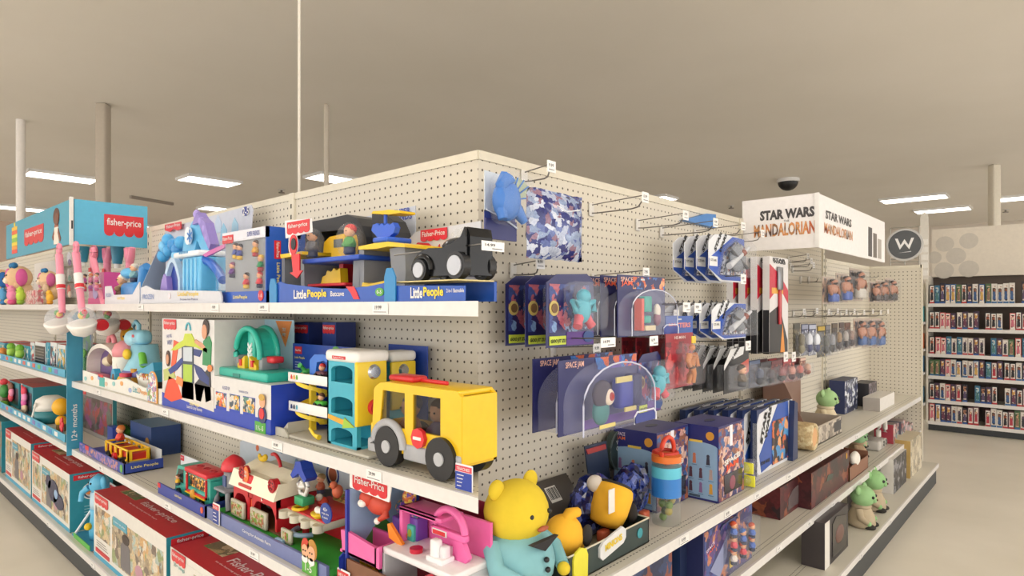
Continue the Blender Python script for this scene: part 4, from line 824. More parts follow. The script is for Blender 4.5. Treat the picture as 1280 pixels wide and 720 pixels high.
for i in range(40):
    a, b = Vector(pts[i]), Vector(pts[i+1]); cc = Vector((cx, .14, 0))
    ra = (Vector((a.x, a.y, 0))-cc)*.42; rb = (Vector((b.x, b.y, 0))-cc)*.42
    m.add([a-ra, a+ra, b+rb, b-rb, a+ra+Vector((0,0,.014)), b+rb+Vector((0,0,.014))], [(0,1,2,3), (1,4,5,2)], yl)
it.part(m, 'spiral_ramp')
m = MB(); m.box(yl, cx-.008, cx+.008, .13, .15, .012, zl[0]-.01); it.part(m, 'ramp_post')
m = MB(); gr_ = M('#b9b5a8', .45); xe = it.p(464, 0, .05).x; m.box(gr_, dx0-.01, xe, .04, .22, .001, .012, .004); m.add([(dx0-.01, .035, .03), (dx0+.05, .035, .03), (dx0+.075, .035, .012), (dx0-.01, .035, .001), (dx0+.075, .035, .001), (dx0-.01, .042, .03), (dx0+.05, .042, .03), (dx0+.075, .042, .012), (dx0-.01, .042, .001), (dx0+.075, .042, .001)], [(0,1,2,4,3), (5,6,7,9,8), (0,1,6,5), (1,2,7,6), (2,4,9,7)], gr_); m.add([(dx0+.0, .05, .012), (dx0+.05, .05, .05), (dx0+.05, .13, .05), (dx0, .13, .012), (dx0+.05, .05, .012), (dx0+.05, .13, .012)], [(0,1,2,3), (1,4,5,2), (0,4,1)], gr_); it.part(m, 'base_plate')
m = MB(); c = it.p(393, 548, .06); m.tube(yl, [(c.x-.03, .06, .045), (c.x, .06, .026), (c.x+.03, .06, .022)], [.005, .006, .009]); it.part(m, 'gate_arm')
m = MB(); it.poly(m, M('#2b6fd0', .35), [(387, 470), (387, 450), (393, 443), (405, 443), (411, 448), (411, 454), (404, 451), (396, 453), (394, 470)], .1, .12); it.part(m, 'blue_arch')
zt1 = zl[0]-.008
m = MB(); c = it.p(381, 462, .1); m.sph(M('#3da04a', .45), (c.x, .11, zt1+.012), (.012, .02, .01)); m.tube(M('#3da04a', .45), [(c.x, .1, zt1+.015), (c.x-.004, .09, zt1+.03), (c.x, .08, zt1+.036)], [.008, .007, .009]); it.part(m, 'toy_dinosaur')
def minicar(it, c1, px, zt, hair):
    c = it.p(px, 465, .1); m = MB(); m.box(M(c1, .35), c.x-.026, c.x+.026, .09, .12, zt+.005, zt+.02, .007); m.sph(SKIN, (c.x, .105, zt+.032), .011); m.sph(M(hair, .5), (c.x, .107, zt+.037), .011)
    for sx in (-1, 1): m.cyl(BLACK, (c.x+sx*.016, .086, zt+.006), (c.x+sx*.016, .124, zt+.006), .008, .008, 12)
    it.part(m, 'toy_car')
minicar(it, '#6a3a4a', 401, zt1, '#c8302e'); minicar(it, '#4ab83c', 400, zl[1]-.008, '#5a3a28')
# blue backing of the garage box, and the second boxed garage behind
m = MB(); x0b, x1b = it.p(366, 0, .225).x, it.p(476, 0, .225).x; zt = it.p(420, 433, .225).z
m.box(M('#2346a4', .4), x0b, x1b, .225, .229, .001, zt); m.box(RED, x0b+.02, x0b+.07, .223, .225, zt-.04, zt-.012); m.text(WHITE, 'Fisher-Price', x0b+.045, .222, zt-.026, .044, .008); m.text(M('#f3e27a', .4), 'Little People', x0b+.055, .2235, zt-.056, .075, .012)
for q in range(4): m.box(M('#c3cdea'), x0b+.02, x0b+.06-.004*q, .2235, .225, zt-.075-.01*q, zt-.072-.01*q)
m.disc(M('#5aa83c', .4), (x0b+x1b)/2+.02, .225, zt-.01, .02, .01); it.part(m, 'backing_card')
it2 = It('garage_playset', 'second toy garage showing only its white cap and yellow side behind the first garage', 'toy playset', LF, 478, S, .24)
m = MB(); a, b = it2.p(474, 0, .27).x, it2.p(490, 0, .27).x; z = it2.p(485, 452, .27).z
m.box(tl, a, b, .02, .12, .012, z); it2.part(m, 'tower')
m = MB(); m.box(yl, b, b+.014, .018, .125, .1, z, .005); it2.part(m, 'yellow_side_panel')
m = MB(); m.box(wh, a-.002, b+.015, .015, .13, z, z+.036, .014, None, 4); it2.part(m, 'white_cap')
m = MB(); T = Matrix.Translation((b+.014, .07, z-.03)) @ Matrix.Rotation(math.pi/2, 4, 'Y'); m.cyl(M('#b8bcc4', .15, .9), (0, 0, 0), (0, 0, .008), .022, .016, 24, T); it2.part(m, 'speaker_dome')
m = MB(); m.box(M('#2346a4', .4), a-.1, b+.05, .145, .149, .001, z+.05); it2.part(m, 'backing_card')
# large yellow bus
it = It('toy_bus', 'large yellow toy bus with big windows and black wheels near the corner', 'toy bus', LF, 530, S)
yl = M('#e9bf1e', .3); x0, x1 = it.p(460, 0, .04).x, it.p(604, 0, .04).x; L = x1-x0
x1 = min(x1, -(A+.10)-it.o.x); L = x1-x0; zt = it.p(500, 480, .04).z; V0, V1 = .04, .17
m = MB(); rw = [(.16, .43), (.52, .80)]
prof = [(x0+.012, .05), (x0+.014, .1), (x0+.03, zt*.86), (x0+.05, zt*.97), (x0+.08, zt), (x1-.02, zt), (x1, zt*.94), (x1, .05)]
w0, w1 = zt*.48, zt*.90
# side wall built as bands round the windows
def wallband(y0, y1):
    m.prism(yl, [(x0+.012, .045), (x0+.016, .1), (x0+.022, w0), (x1, w0), (x1, .045)], y0, y1)
    m.prism(yl, [(x0+.030, w1), (x0+.04, zt*.94), (x0+.06, zt*.985), (x0+.09, zt), (x1-.02, zt), (x1, zt*.94), (x1, w1)], y0, y1)
    m.prism(yl, [(x0+.022, w0), (x0+.030, w1), (x0+L*rw[0][0]+.008, w1), (x0+L*rw[0][0]-.006, w0)], y0, y1)
    m.box(yl, x0+L*rw[0][1], x0+L*rw[1][0], y0, y1, w0, w1); m.box(yl, x0+L*rw[1][1], x1, y0, y1, w0, w1)
wallband(V0, V0+.012); wallband(V1-.012, V1)
m.box(yl, x0+.08, x1-.012, V0+.001, V1-.001, zt-.014, zt+.001, .004); m.box(yl, x1-.01, x1+.002, V0+.001, V1-.001, .052, zt*.945); m.box(yl, x0+.0135, x0+.03, V0-.001, V1+.001, .05, w0, .004); m.box(M('#d8ac14', .4), x0+.02, x1, V0+.01, V1, .045, .055)
for a, b in rw:
    m.torus(yl, (x0+L*(a+b)/2, V0, (w0+w1)/2), L*(b-a)/2+.003, .005, None, 'y', 0, 2*math.pi, 4, 6, 0.001) if False else None
it.part(m, 'bus_body')
m = MB()
for a, b in rw: m.box(M('#2e2a26', .15, 0, 0, .35), x0+L*a, x0+L*b, V0+.004, V0+.008, w0, w1)
it.part(m, 'window_pane')
m = MB(); c = x0+L*.2; m.box(M('#d82e34', .3), x0+L*.14, x0+L*.42, V0+.03, V1-.04, zt, zt+.018, .008); m.box(M('#d82e34', .3), x0+L*.4, x0+L*.7, V0+.06, V1-.06, zt, zt+.012, .005); it.part(m, 'roof_handle')
m = MB(); figm(m, (x0+L*.31, .1, .05), .15, hair='#2a3a6a', shirt='#c9704a'); it.part(m, 'toy_figure')
m = MB(); figm(m, (x0+L*.62, .1, .05), .15, hair='#4a3428', shirt='#6a5a8a'); it.part(m, 'toy_figure')
m = MB(); figm(m, (x0+L*.74, .1, .04), .15, hair='#b8702a', shirt='#5a9a4a'); it.part(m, 'toy_figure')
g = M('#a9abb0', .4)
m = MB(); m.torus(g, (x0+L*.26, V0-.004, .058), .068, .012, None, 'y', 0, math.pi, 16); m.box(g, x0+.004, x0+L*.12, V0-.006, V1, .03, .07, .006); m.box(g, x0+L*.42, x1, V0-.004, V0+.01, .03, .075, .006); m.sph(g, (x0+.0, V0+.03, .055), (.016, .02, .02)); it.part(m, 'fender')
for fx in (.26, ):
    for y in (V0-.012, V1-.02):
        m = MB(); m.cyl(BLACK, (x0+L*fx, y, .058), (x0+L*fx, y+.03, .058), .056, .056, 28); m.cyl(M('#b4b6ba', .4), (x0+L*fx, y-.004, .058), (x0+L*fx, y, .058), .018); it.part(m, 'wheel')
for y in (V0-.012, V1-.02):
    m = MB(); m.cyl(BLACK, (x0+L*.82, y, .058), (x0+L*.82, y+.03, .058), .056, .056, 28); m.cyl(M('#b4b6ba', .4), (x0+L*.82, y-.004, .058), (x0+L*.82, y, .058), .018); it.part(m, 'wheel')
m = MB(); m.cyl(M('#d82e34', .3), (x0+L*.6, V0, .1), (x0+L*.6, V0-.012, .1), .028, .028, 8); m.box(WHITE, x0+L*.6-.016, x0+L*.6+.016, V0-.014, V0-.012, .096, .104); it.part(m, 'stop_sign')
it = It('feature_card', 'small blue and red card printed TEACHES standing before the large bus', 'card', LF, 578, S)
m = MB(); a, b = it.p(569, 0, .01).x, it.p(589, 0, .01).x; m.box(M('#e9e8ee', .4), a-.002, b+.002, .012, .015, .001, .066, .002); m.box(M('#d8485a', .4), a, b, .0105, .012, .048, .062); m.box(M('#2640a0', .4), a, b, .0105, .012, .003, .046); m.text(WHITE, 'TEACHES', (a+b)/2, .0095, .055, (b-a)*.8, .007)
for q in range(4): m.box(WHITE, a+.006, a+.03-.003*q, .0098, .0105, .038-q*.009, .040-q*.009)
it.part(m, 'printed_card')
# raceway box
it = It('raceway_box', 'large white and blue raceway toy box with a teal arch track on display', 'toy box', LF, 270, S)
v0, v1 = .02, .23
m = MB(); a, b, c_ = it.p(203, 0, v0).x, it.p(268, 0, v0).x, it.p(339, 0, v0).x; zt = it.p(236, 399, v0).z; zm = it.p(305, 476, v0).z
m.box(M('#dcdad8', .4), a, b, v0, v1, .001, zt); it.part(m, 'tall_carton')
m = MB(); m.box(M('#dcdad8', .4), b+.001, c_-.001, v0, v1, .001, zm); m.box(M('#1d3fb4', .35), c_-.001, c_, v0, v1, .001, zm); it.part(m, 'low_carton')
m = MB(); zb = it.p(204, 490, v0).z; zb2 = it.p(330, 540, v0).z
m.prism(M('#1c3fb0', .35), [(a, .001), (c_, .001), (c_, zb*.9), (b, zb*.75), (a, zb)], v0-.0015, v0)
m.text(M('#f3e27a', .4), 'Little People', a+(c_-a)*.36, v0-.003, zb*.66, .1, .018); m.text(WHITE, 'Launch & Loop Raceway', a+(c_-a)*.36, v0-.003, zb*.4, .16, .018); it.part(m, 'blue_band')
m = MB(); W = b-a
m.logo(a+W*.04, a+W*.3, zt-.05, zt-.004, v0-.0015); it.part(m, 'logo_badge')
def q(px, py): h = it.p(px, py, v0); return (h.x, h.z)
m = MB(); m.text(M('#2a3a8a', .4), 'WHO WILL', q(212, 420)[0], v0-.002, q(212, 420)[1], .065, .016, None, .12); m.text(M('#2a3a8a', .4), 'WIN?!', q(212, 428)[0]+.004, v0-.002, q(213, 428)[1], .055, .022, None, .1)
Y0 = v0-.0028
def pl(c, pts, k=0): m.prism(M(c, .4), [q(*p_) for p_ in pts], Y0-k*.0004, v0-.0002)
pl('#d8d2cc', [(204, 470), (268, 485), (268, 515), (204, 490)])
pl('#e0562f', [(218, 425), (224, 428), (218, 470), (212, 485), (206, 492), (214, 462)]); pl('#e8481f', [(212, 470), (222, 476), (229, 498), (215, 502), (206, 496)], 1)
pl('#1d3a8a', [(211, 462), (220, 455), (228, 447), (230, 452), (222, 462), (214, 468)], 2)
pl('#3c4a5a', [(228, 432), (242, 432), (243, 500), (228, 497)]); pl('#a8c83c', [(230, 455), (241, 456), (241, 478), (230, 476)], 1); pl('#c6d0d8', [(230, 434), (241, 434), (241, 452), (230, 451)], 1)
pl('#c4d23c', [(214, 438), (222, 430), (230, 425), (232, 417), (240, 417), (244, 426), (260, 436), (260, 441), (246, 434), (232, 432), (220, 438)], 2)
h = q(236, 413); m.torus(M('#5ab4c4', .4), (h[0], Y0, h[1]), .024, .004, None, 'y', 0, math.pi, 10, 6, 1.3)
pl('#22387a', [(243, 455), (252, 460), (262, 472), (262, 482), (250, 474), (246, 466)], 1); pl('#22387a', [(243, 436), (253, 438), (250, 446), (243, 444)], 1)
pl('#2a2c34', [(244, 480), (263, 458), (265, 500), (258, 503), (256, 485), (252, 502), (246, 500)])
pl('#2e8a54', [(255, 426), (262, 420), (265, 428), (264, 458), (254, 456)], 2); pl('#d69a78', [(245, 424), (255, 430), (258, 434), (254, 436), (244, 428)], 3)
h = q(258, 413); m.disc(M('#3a2c28', .5), h[0]+.004, Y0-.001, h[1]+.012, .03, .034); m.disc(M('#d69a78', .5), h[0]-.004, Y0-.003, h[1]-.006, .024, .03)
h = q(211, 448); m.disc(M('#4a3028', .5), h[0], Y0, h[1], .024, .036); h = q(211, 449); m.disc(M('#d69a78', .5), h[0], Y0-.002, h[1], .014, .022); pl('#b8c070', [(205, 462), (216, 458), (220, 472), (206, 476)], 1)
pl('#ef8a4a', [(222, 470), (230, 474), (229, 484), (221, 478)], 4); h = q(263, 460); m.disc(M('#ef8a4a', .5), h[0]+.01, Y0-.003, h[1], .022, .014)
it.part(m, 'printed_panel')
m = MB(); m.text(M('#2a3a8a', .4), 'RUGGED UP', q(283, 484)[0], v0-.002, q(283, 485)[1], .062, .013); m.text(M('#2a3a8a', .4), 'FOR RACING ACTION!', q(305, 490)[0], v0-.002, q(305, 490)[1], .075, .008)
for k, (p0, p1, cc) in enumerate(((270, 283, '#e0562f'), (287, 300, '#7a8a4a'), (304, 319, '#5a8a7a'))):
    xx0, xx1 = it.p(p0, 0, v0).x, it.p(p1, 0, v0).x; z1 = q((p0+p1)/2, 491+3*k)[1]; z0 = q((p0+p1)/2, 508+4*k)[1]
    m.box(M('#1c3fb0', .4), xx0, xx1, v0-.001, v0, z0-.014, z1+.002); m.box(art([cc, '#d8d2c8', '#3a4a5a', '#e6a83c'], 40, k), xx0+.002, xx1-.002, v0-.002, v0-.001, z0, z1)
h = q(326, 535); m.box(M('#4fa83c', .4), h[0]-.04, h[0]+.04, v0-.003, v0, h[1]-.022, h[1]+.022, .0); m.text(WHITE, '1½-5', h[0], v0-.0045, h[1], .055, .018)
h = q(329, 517); m.disc(M('#2a3a6a', .4), h[0], v0-.003, h[1]-.005, .03, .03); m.disc(RED, h[0], v0-.005, h[1], .018, .02); h = q(330, 502); m.disc(SKIN, h[0], v0-.006, h[1], .02, .022); m.disc(M('#c9a04a', .5), h[0], v0-.008, h[1]+.016, .021, .012)
it.part(m, 'printed_photos')
m = MB(); xbk = it.p(367, 0, v1).x; m.box(M('#a9cbdc', .4), b, xbk, v1, v1+.004, .001, zt*1.0); m.prism(M('#e88a3c', .4), [(it.p(345, 0, v1).x, zt-.005), (it.p(365, 0, v1).x, zt-.005), (it.p(357, 0, v1).x, zt-.11)], v1-.002, v1); m.text(WHITE, 'TRY', it.p(356, 0, v1).x, v1-.0035, zt-.04, .03, .014); m.text(WHITE, 'ME!', it.p(356, 0, v1).x, v1-.0035, zt-.06, .028, .014); it.part(m, 'backing_card')
tq = M('#27b39f', .3)
m = MB(); x0, x1 = it.p(268, 0, .04).x, it.p(330, 0, .04).x; zz = it.p(305, 463, .04).z
m.box(tq, x0, x1+.02, .04, .19, zm, zz, .006); m.box(M('#1a8578', .4), (x0+x1)/2-.04, (x0+x1)/2+.02, .038, .04, zm+.004, zm+.018); it.part(m, 'track_base')
m = MB(); xc = (x0+x1)/2-.0; hz = it.p(300, 408, .1).z; R_ = hz-zz
for y in (.08, .15): m.torus(tq, (xc, y, zz+R_*.35), R_*.62, .012, None, 'y', -.15, math.pi+.15, 20, 8, 1.0)
for k in range(21):
    q0 = -.15+(math.pi+.3)*k/21; q1 = -.15+(math.pi+.3)*(k+1)/21; Rr = R_*.62
    m.add([(xc+Rr*math.cos(q0), .08, zz+R_*.35+Rr*math.sin(q0)), (xc+Rr*math.cos(q1), .08, zz+R_*.35+Rr*math.sin(q1)), (xc+Rr*math.cos(q1), .15, zz+R_*.35+Rr*math.sin(q1)), (xc+Rr*math.cos(q0), .15, zz+R_*.35+Rr*math.sin(q0))], [(0,1,2,3)], tq)
it.part(m, 'track_arch')
m = MB(); m.box(tq, xc-.028, xc+.028, .09, .14, zz, zz+R_*.9, .008)
for k in range(3): m.prism(M('#e8ecec', .4), [(xc-.016, zz+.05+k*.02), (xc, zz+.035+k*.02), (xc+.016, zz+.05+k*.02), (xc+.016, zz+.062+k*.02), (xc, zz+.047+k*.02), (xc-.016, zz+.062+k*.02)], .086, .09)
it.part(m, 'centre_column')
for sx in (-1, 1):
    m = MB(); m.box(M('#8f9498', .3, 0, 0, .9), xc+sx*R_*.62-.014, xc+sx*R_*.62+.014, .08, .15, zz, zz+R_*.3, .004); it.part(m, 'side_post')
    m = MB(); px_ = xc+sx*R_*.3; m.add([(px_-.03, .075, zz), (px_+.03, .075, zz), (px_+.03, .075, zz+.05 if sx < 0 else zz+.015), (px_-.03, .075, zz+.015 if sx < 0 else zz+.05)]+[(px_-.03, .12, zz), (px_+.03, .12, zz), (px_+.03, .12, zz+.05 if sx < 0 else zz+.015), (px_-.03, .12, zz+.015 if sx < 0 else zz+.05)], [(0,1,2,3), (4,5,6,7), (3,2,6,7), (0,3,7,4), (1,2,6,5)], YEL); m.box(RED, px_-.008, px_+.008, .07, .08, zz+.01, zz+.035); it.part(m, 'launch_ramp')
m = MB(); h = it.p(342, 450, .12); m.box(M('#d8303a', .3), h.x-.04, h.x+.03, .1, .15, h.z-.012, h.z+.014, .008); it.part(m, 'launch_lever')
for px0, px1, lb in ((367, 386, 'dark blue carton standing right behind the raceway box'), (403, 420, 'dark blue carton at the back of the second shelf above the garage')):
    def ex(it, a, b, v0, v1, h):
        m = MB(); m.logo(a+.006, b-.006, h-.045, h-.01, v0-.001); it.part(m, 'logo_badge'); m = MB(); m.box(M('#c9cfe6'), a+.02, b-.02, v0-.002, v0-.0005, h*.3, h*.34); it.part(m, 'printed_line')
    carton('toy_carton', lb, LF, px0, px1, 403, .3, .39, S, M('#1d3580'), M('#1d3580'), M('#1a2c6a'), None, ex)
# ---- second shelf, middle: stack of baby toys in a printed tray
S = S2
it = It('shape_tray_toy', 'long white printed tray holding a toy boat, blue slide and baby toys', 'toy', LF, 155, S)
m = MB(); a, b = it.p(104, 0, .02).x, it.p(203, 0, .02).x
m.prism(M('#e6e4dc', .4), [(a, .001), (b, .001), (b, .075), (b-.25, .06), (b-.5, .085), (b-.7, .06), (a, .075)], .018, .024); m.box(M('#d6e4e4', .4), a, b, .024, .2, .001, .006)
m.text(M('#4aa0a8', .4), 'Little', b-.34, .0165, .04, .1, .03); m.text(M('#e89a3c', .4), 'People', b-.24, .0165, .034, .1, .03); m.box(M('#3fb0a8', .4), a+.33, a+.42, .0165, .018, .01, .06); m.box(RED, a+.31, a+.4, .0155, .0165, .06, .075)
for k in range(9): m.disc(M(['#8fc8c8', '#e8a860', '#9fb0d8', '#d8b8a0'][k % 4], .4), a+.06+k*.13, .0175, .03+.012*(k % 3), .022, .012)
m.disc(M('#46b0b8', .4), b-.08, .0165, .03, .024, .018); it.part(m, 'printed_tray')
m = MB(); c = it.p(193, 485, .02); m.prism(M('#e8a850', .4), [(c.x-.06, .002), (c.x+.06, .002)]+[(c.x+.06*math.cos(q*math.pi/10), .09+.06*math.sin(q*math.pi/10)) for q in range(11)], .010, .014)
m.prism(art(['#f0ece2', '#7fb0c8', '#c87fa0', '#8aa85a', '#8a70b0', '#f0ece2'], 40, 2), [(c.x-.054, .006), (c.x+.054, .006)]+[(c.x+.054*math.cos(q*math.pi/10), .09+.054*math.sin(q*math.pi/10)) for q in range(11)], .008, .010); it.part(m, 'round_card')
m = MB(); c = it.p(182, 474, .07); sb = M('#3f9fc4', .35)
m.prism(M('#f0eee6', .35), [(c.x-.11, c.z+.02), (c.x+.09, c.z-.01), (c.x+.05, c.z-.05), (c.x-.07, c.z-.035)], .06, .07); m.prism(sb, [(c.x-.12, c.z+.03), (c.x+.1, c.z+.09), (c.x+.12, c.z+.05), (c.x+.09, c.z-.01), (c.x-.11, c.z+.02)], .07, .12)
rr = random.Random(8)
for k in range(22): m.sph(M(rr.choice(['#b84a3a', '#e8e0d0', '#8a5a3a', '#d8a03a'])), (c.x+rr.uniform(-.07, .07), .066, c.z+rr.uniform(.0, .025)), .009, None, 6, 4)
it.part(m, 'toy_boat')
it = It('whale_slide_toy', 'pale blue whale topped baby toy with purple skirt behind the printed tray', 'toy', LF, 178, S)
lb_ = M('#8fcbe0', .35); m = MB(); c = it.p(170, 423, .16); m.sph(M('#a9dcec', .35), (c.x-.02, .16, c.z), (.085, .05, .05)); m.tube(lb_, [(c.x-.02, .16, c.z+.03), (c.x-.04, .16, c.z+.075), (c.x+.0, .16, c.z+.095), (c.x+.05, .16, c.z+.075), (c.x+.045, .16, c.z+.03)], .012); m.sph(BLACK, (c.x-.075, .12, c.z+.01), .006); m.box(lb_, c.x+.03, c.x+.16, .12, .2, c.z-.03, c.z+.05, .03, None, 3); m.box(RED, c.x+.07, c.x+.1, .117, .12, c.z+.01, c.z+.025); it.part(m, 'whale_head')
m = MB(); m.lathe(lb_, [(.11, 0), (.10, .03), (.075, .08), (.065, .16)], (c.x+.11, .17, c.z-.19), 24); m.lathe(M('#7a78b8', .4), [(.118, 0), (.114, .02), (.1, .035)], (c.x+.11, .17, c.z-.2), 24); m.lathe(M('#4a3a4a', .5), [(.09, 0), (.09, .1)], (c.x+.11, .17, .006), 20); m.sph(YEL, (c.x+.1, .085, c.z-.08), (.035, .02, .03)); m.sph(M('#f0c24a', .4), (c.x+.1, .07, c.z-.22), (.06, .03, .03)); it.part(m, 'skirt_body')
m = MB(); m.cyl(M('#d89a2c', .4), (c.x+.17, .1, .006), (c.x+.17, .1, .12), .018); it.part(m, 'yellow_post')
it = It('ring_rattle', 'lime green hexagon ring toy with a dark centre behind the printed tray', 'toy', LF, 171, S)
m = MB(); c = it.p(172, 455, .13); m.torus(M('#6cc040', .35), (c.x, .14, max(c.z, .09)), .062, .02, None, 'y', 0, 2*math.pi, 8, 10, 1.15); it.part(m, 'green_ring')
m = MB(); m.disc(art(['#6a5a4a', '#c9803a', '#4a7aa0', '#d8d0c0'], 40, 6), c.x, .145, max(c.z, .09), .045, .05, .01); it.part(m, 'ring_centre')
it = It('pineapple_rattle', 'small yellow pineapple rattle above the whale toy', 'toy', LF, 155, S)
m = MB(); c = it.p(155, 419, .2); m.sph(M('#f0b42c', .45), (c.x, .22, c.z), (.042, .04, .055)); it.part(m, 'fruit_body')
m = MB(); m.sph(M('#e8c83a', .45), (c.x, .22, c.z+.06), (.02, .02, .02)); m.sph(M('#7a9a3a', .45), (c.x+.02, .22, c.z+.055), (.02, .012, .02)); m.cyl(M('#c9c9c4'), (c.x, .22, .001), (c.x, .22, c.z-.04), .01); it.part(m, 'leaf_crown')
it = It('bottle_toy', 'white ribbed bottle toy with a pink cap beside the purple arch toy', 'toy', LF, 152, S)
m = MB(); c = it.p(153, 435, .12); r = .06; m.lathe(M('#eceade', .4), [(r*.85, 0), (r, .02)]+[(r*(1-.03*(k % 2)), .02+k*.016) for k in range(1, 10)]+[(r*.7, .18)], (c.x, .13, .006), 24); it.part(m, 'ribbed_body')
m = MB(); m.lathe(M('#ef9aa0', .4), [(r*.98, .165), (r*1.02, .2), (r*.8, .235), (r*.3, .255)], (c.x, .13, .006), 24); m.sph(M('#ef9aa0', .4), (c.x-.055, .12, .2), (.03, .02, .03)); it.part(m, 'pink_cap')
it = It('ball_jar', 'little clear jar with a red lid in front of the bottle toy', 'jar', LF, 161, S)
m = MB(); c = it.p(160, 460, .07); m.cyl(clear(.4, '#d8c8c8'), (c.x, .06, .007), (c.x, .06, .08), .028); it.part(m, 'jar_body')
m = MB(); m.cyl(M('#c8304a', .3), (c.x, .06, .08), (c.x, .06, .1), .03); it.part(m, 'red_lid')
it = It('arch_toy', 'purple and white arch shaped toy with a pink carry handle', 'toy', LF, 127, S)
x0, x1 = it.p(108, 0, .08).x, it.p(146, 0, .08).x; zt = it.p(128, 430, .08).z
pts = [(x0, .007)]+[((x0+x1)/2-(x1-x0)/2*math.cos(q*math.pi/12), .1+(zt-.1)*math.sin(q*math.pi/12)) for q in range(13)]+[(x1, .007)]
pin = [(x0+.02, .007)]+[((x0+x1)/2-((x1-x0)/2-.02)*math.cos(q*math.pi/12), .1+(zt-.125)*math.sin(q*math.pi/12)) for q in range(13)]+[(x1-.02, .007)]
m = MB(); m.prism(M('#efe6dc', .4), pts+pin[::-1], .08, .18); it.part(m, 'white_arch')
m = MB(); m.prism(M('#7d659c', .45), pin, .15, .16); it.part(m, 'purple_back')
m = MB(); m.torus(M('#ef8f9a', .35), ((x0+x1)/2+.02, .13, zt+.005), .055, .014, None, 'y', 0, math.pi, 10, 8, .8); it.part(m, 'carry_handle')
m = MB(); m.box(M('#e58f9c', .4), x0+.03, (x0+x1)/2+.01, .07, .13, .007, .05, .01); m.sph(M('#e8d8b8', .4), ((x0+x1)/2+.03, .11, .13), (.05, .03, .03)); m.sph(M('#8a6a50', .5), ((x0+x1)/2+.08, .12, .15), (.03, .03, .04)); it.part(m, 'toy_pieces')
it = It('slide_toy', 'bright blue triangular toy tent before the white bottle toy', 'toy', LF, 142, S)
m = MB(); c = it.p(142, 460, .04); m.prism(M('#35a0cc', .35), [(c.x-.06, .007), (c.x+.04, .007), (c.x+.04, .09), (c.x+.02, .115), (c.x-.005, .115), (c.x-.02, .1)], .035, .065); it.part(m, 'tent_shell')
m = MB(); m.disc(M('#7a5a44', .5), c.x+.012, .035, .06, .016, .028, .003); it.part(m, 'tent_door')
for k, (px, lb) in enumerate(((99, 'dark blue carded toy with green figure right beside the blue fin'), (110, 'dark blue carded toy with green figure left of the purple arch toy'))):
    def ex(it, a, b, v0, v1, h):
        m = MB(); c = (a+b)/2; m.sph(M('#6fc03c', .4), (c, v0-.02, h*.55), (.025, .018, .03)); m.cyl(M('#2f8a4a', .4), (c, v0-.015, .02), (c, v0-.015, h*.45), .014); it.part(m, 'green_toy')
        m = MB(); m.box(clear(.2), a+.004, b-.004, v0-.045, v0-.001, .015, h*.8, .01); it.part(m, 'clear_blister')
    carton('carded_toy', lb, LF, px-6, px+4, 418, .14, .15, S, art(['#25417a', '#2f6f4a', '#2a5aa0'], 14, k), M('#d8dcd8'), M('#c8ccd0'), None, ex)
# far small toys on the second shelf
fronts = [(-4, 6, 428, '#4a8a4a', '#2f6f3a'), (6, 15, 437, '#d88a3a', '#2f8fa8'), (16, 27, 430, '#2f93b0', '#a8c84a'), (28, 37, 432, '#e6e2dc', '#3f9fc4'), (38, 43, 428, '#c8303a', '#e8e4e0'), (44, 57, 428, '#e8e6e2', '#26262c'), (58, 62, 428, '#3f9fb8', '#3f9fb8'), (63, 71, 428, '#3a2a34', '#c87f98'), (72, 82, 431, '#2f8fb0', '#d8b04a')]
for k, (p0, p1, py, c1, c2) in enumerate(fronts):
    def ex(it, a, b, v0, v1, h, c1=c1, c2=c2, k=k):
        m = MB(); m.box(art([c1, c2, '#e8e4dc', '#3f9fb8'], 22, k) if k != 5 else M('#26262c', .3), a+.02, b-.02, v0-.004, v0-.001, h*.15, h*.85)
        if k == 5:
            for q in range(5): m.box(M('#a8a4a0'), a+.03, b-.03, v0-.006, v0-.004, h*(.25+.12*q), h*(.27+.12*q))
        it.part(m, 'front_panel')
        if k in (1, 2, 3):
            m = MB(); m.sph(M(c1 if k == 1 else '#9cc84a', .45), ((a+b)/2, v0-.04, h*.55), (.04, .03, .045)); m.sph(M(c1 if k == 1 else '#7ab83a', .45), ((a+b)/2, v0-.04, h*.85), (.032, .03, .032)); it.part(m, 'toy_animal')
    words = ['left edge', 'with an orange toy animal', 'with a lime toy animal', 'with a pale green toy animal', 'with a thin red side', 'with a black slotted screen', 'thin and teal', 'with a dark pink panel', 'closest to the blue fin'][k]
    carton('small_toy_box', 'boxed baby toy on the far second shelf, ' + words, LF, p0, p1, py, .09, .3, S, M('#d8dcdc' if k % 3 else '#3f9fb8', .4), M('#c84a50', .4), M(['#3f9fb8', '#d8d4ce', '#2f8fa8'][k % 3], .4), None, ex)
m = MB(); x0, x1 = LF.hit(-10, 0, 0).x, LF.hit(82, 0, 0).x
for k in range(2):
    z, lb = ((S2, 'long low teal cardboard tray along the far second shelf edge'), (S3, 'long low teal cardboard tray along the far third shelf edge'))[k]
    it = It('display_tray', lb, 'tray', LF, 40, z); m = MB(); a, b = it.p(-8, 0, .02).x, it.p(82, 0, .02).x
    m.box(M('#4aa8c8', .4), a, b, .016, .022, .001, .05); m.box(M('#4aa8c8', .4), a, b, .022, .08, .001, .005)
    rr = random.Random(k)
    for q in range(14): m.box(M(rr.choice(['#3a7fc0', '#7a6ab0', '#d8665a', '#e8e4e0', '#5ab060']), .4), a+.1+q*(b-a-.2)/14, a+.18+q*(b-a-.2)/14, .0145, .016, .012, .04)
    it.part(m, 'tray_front')
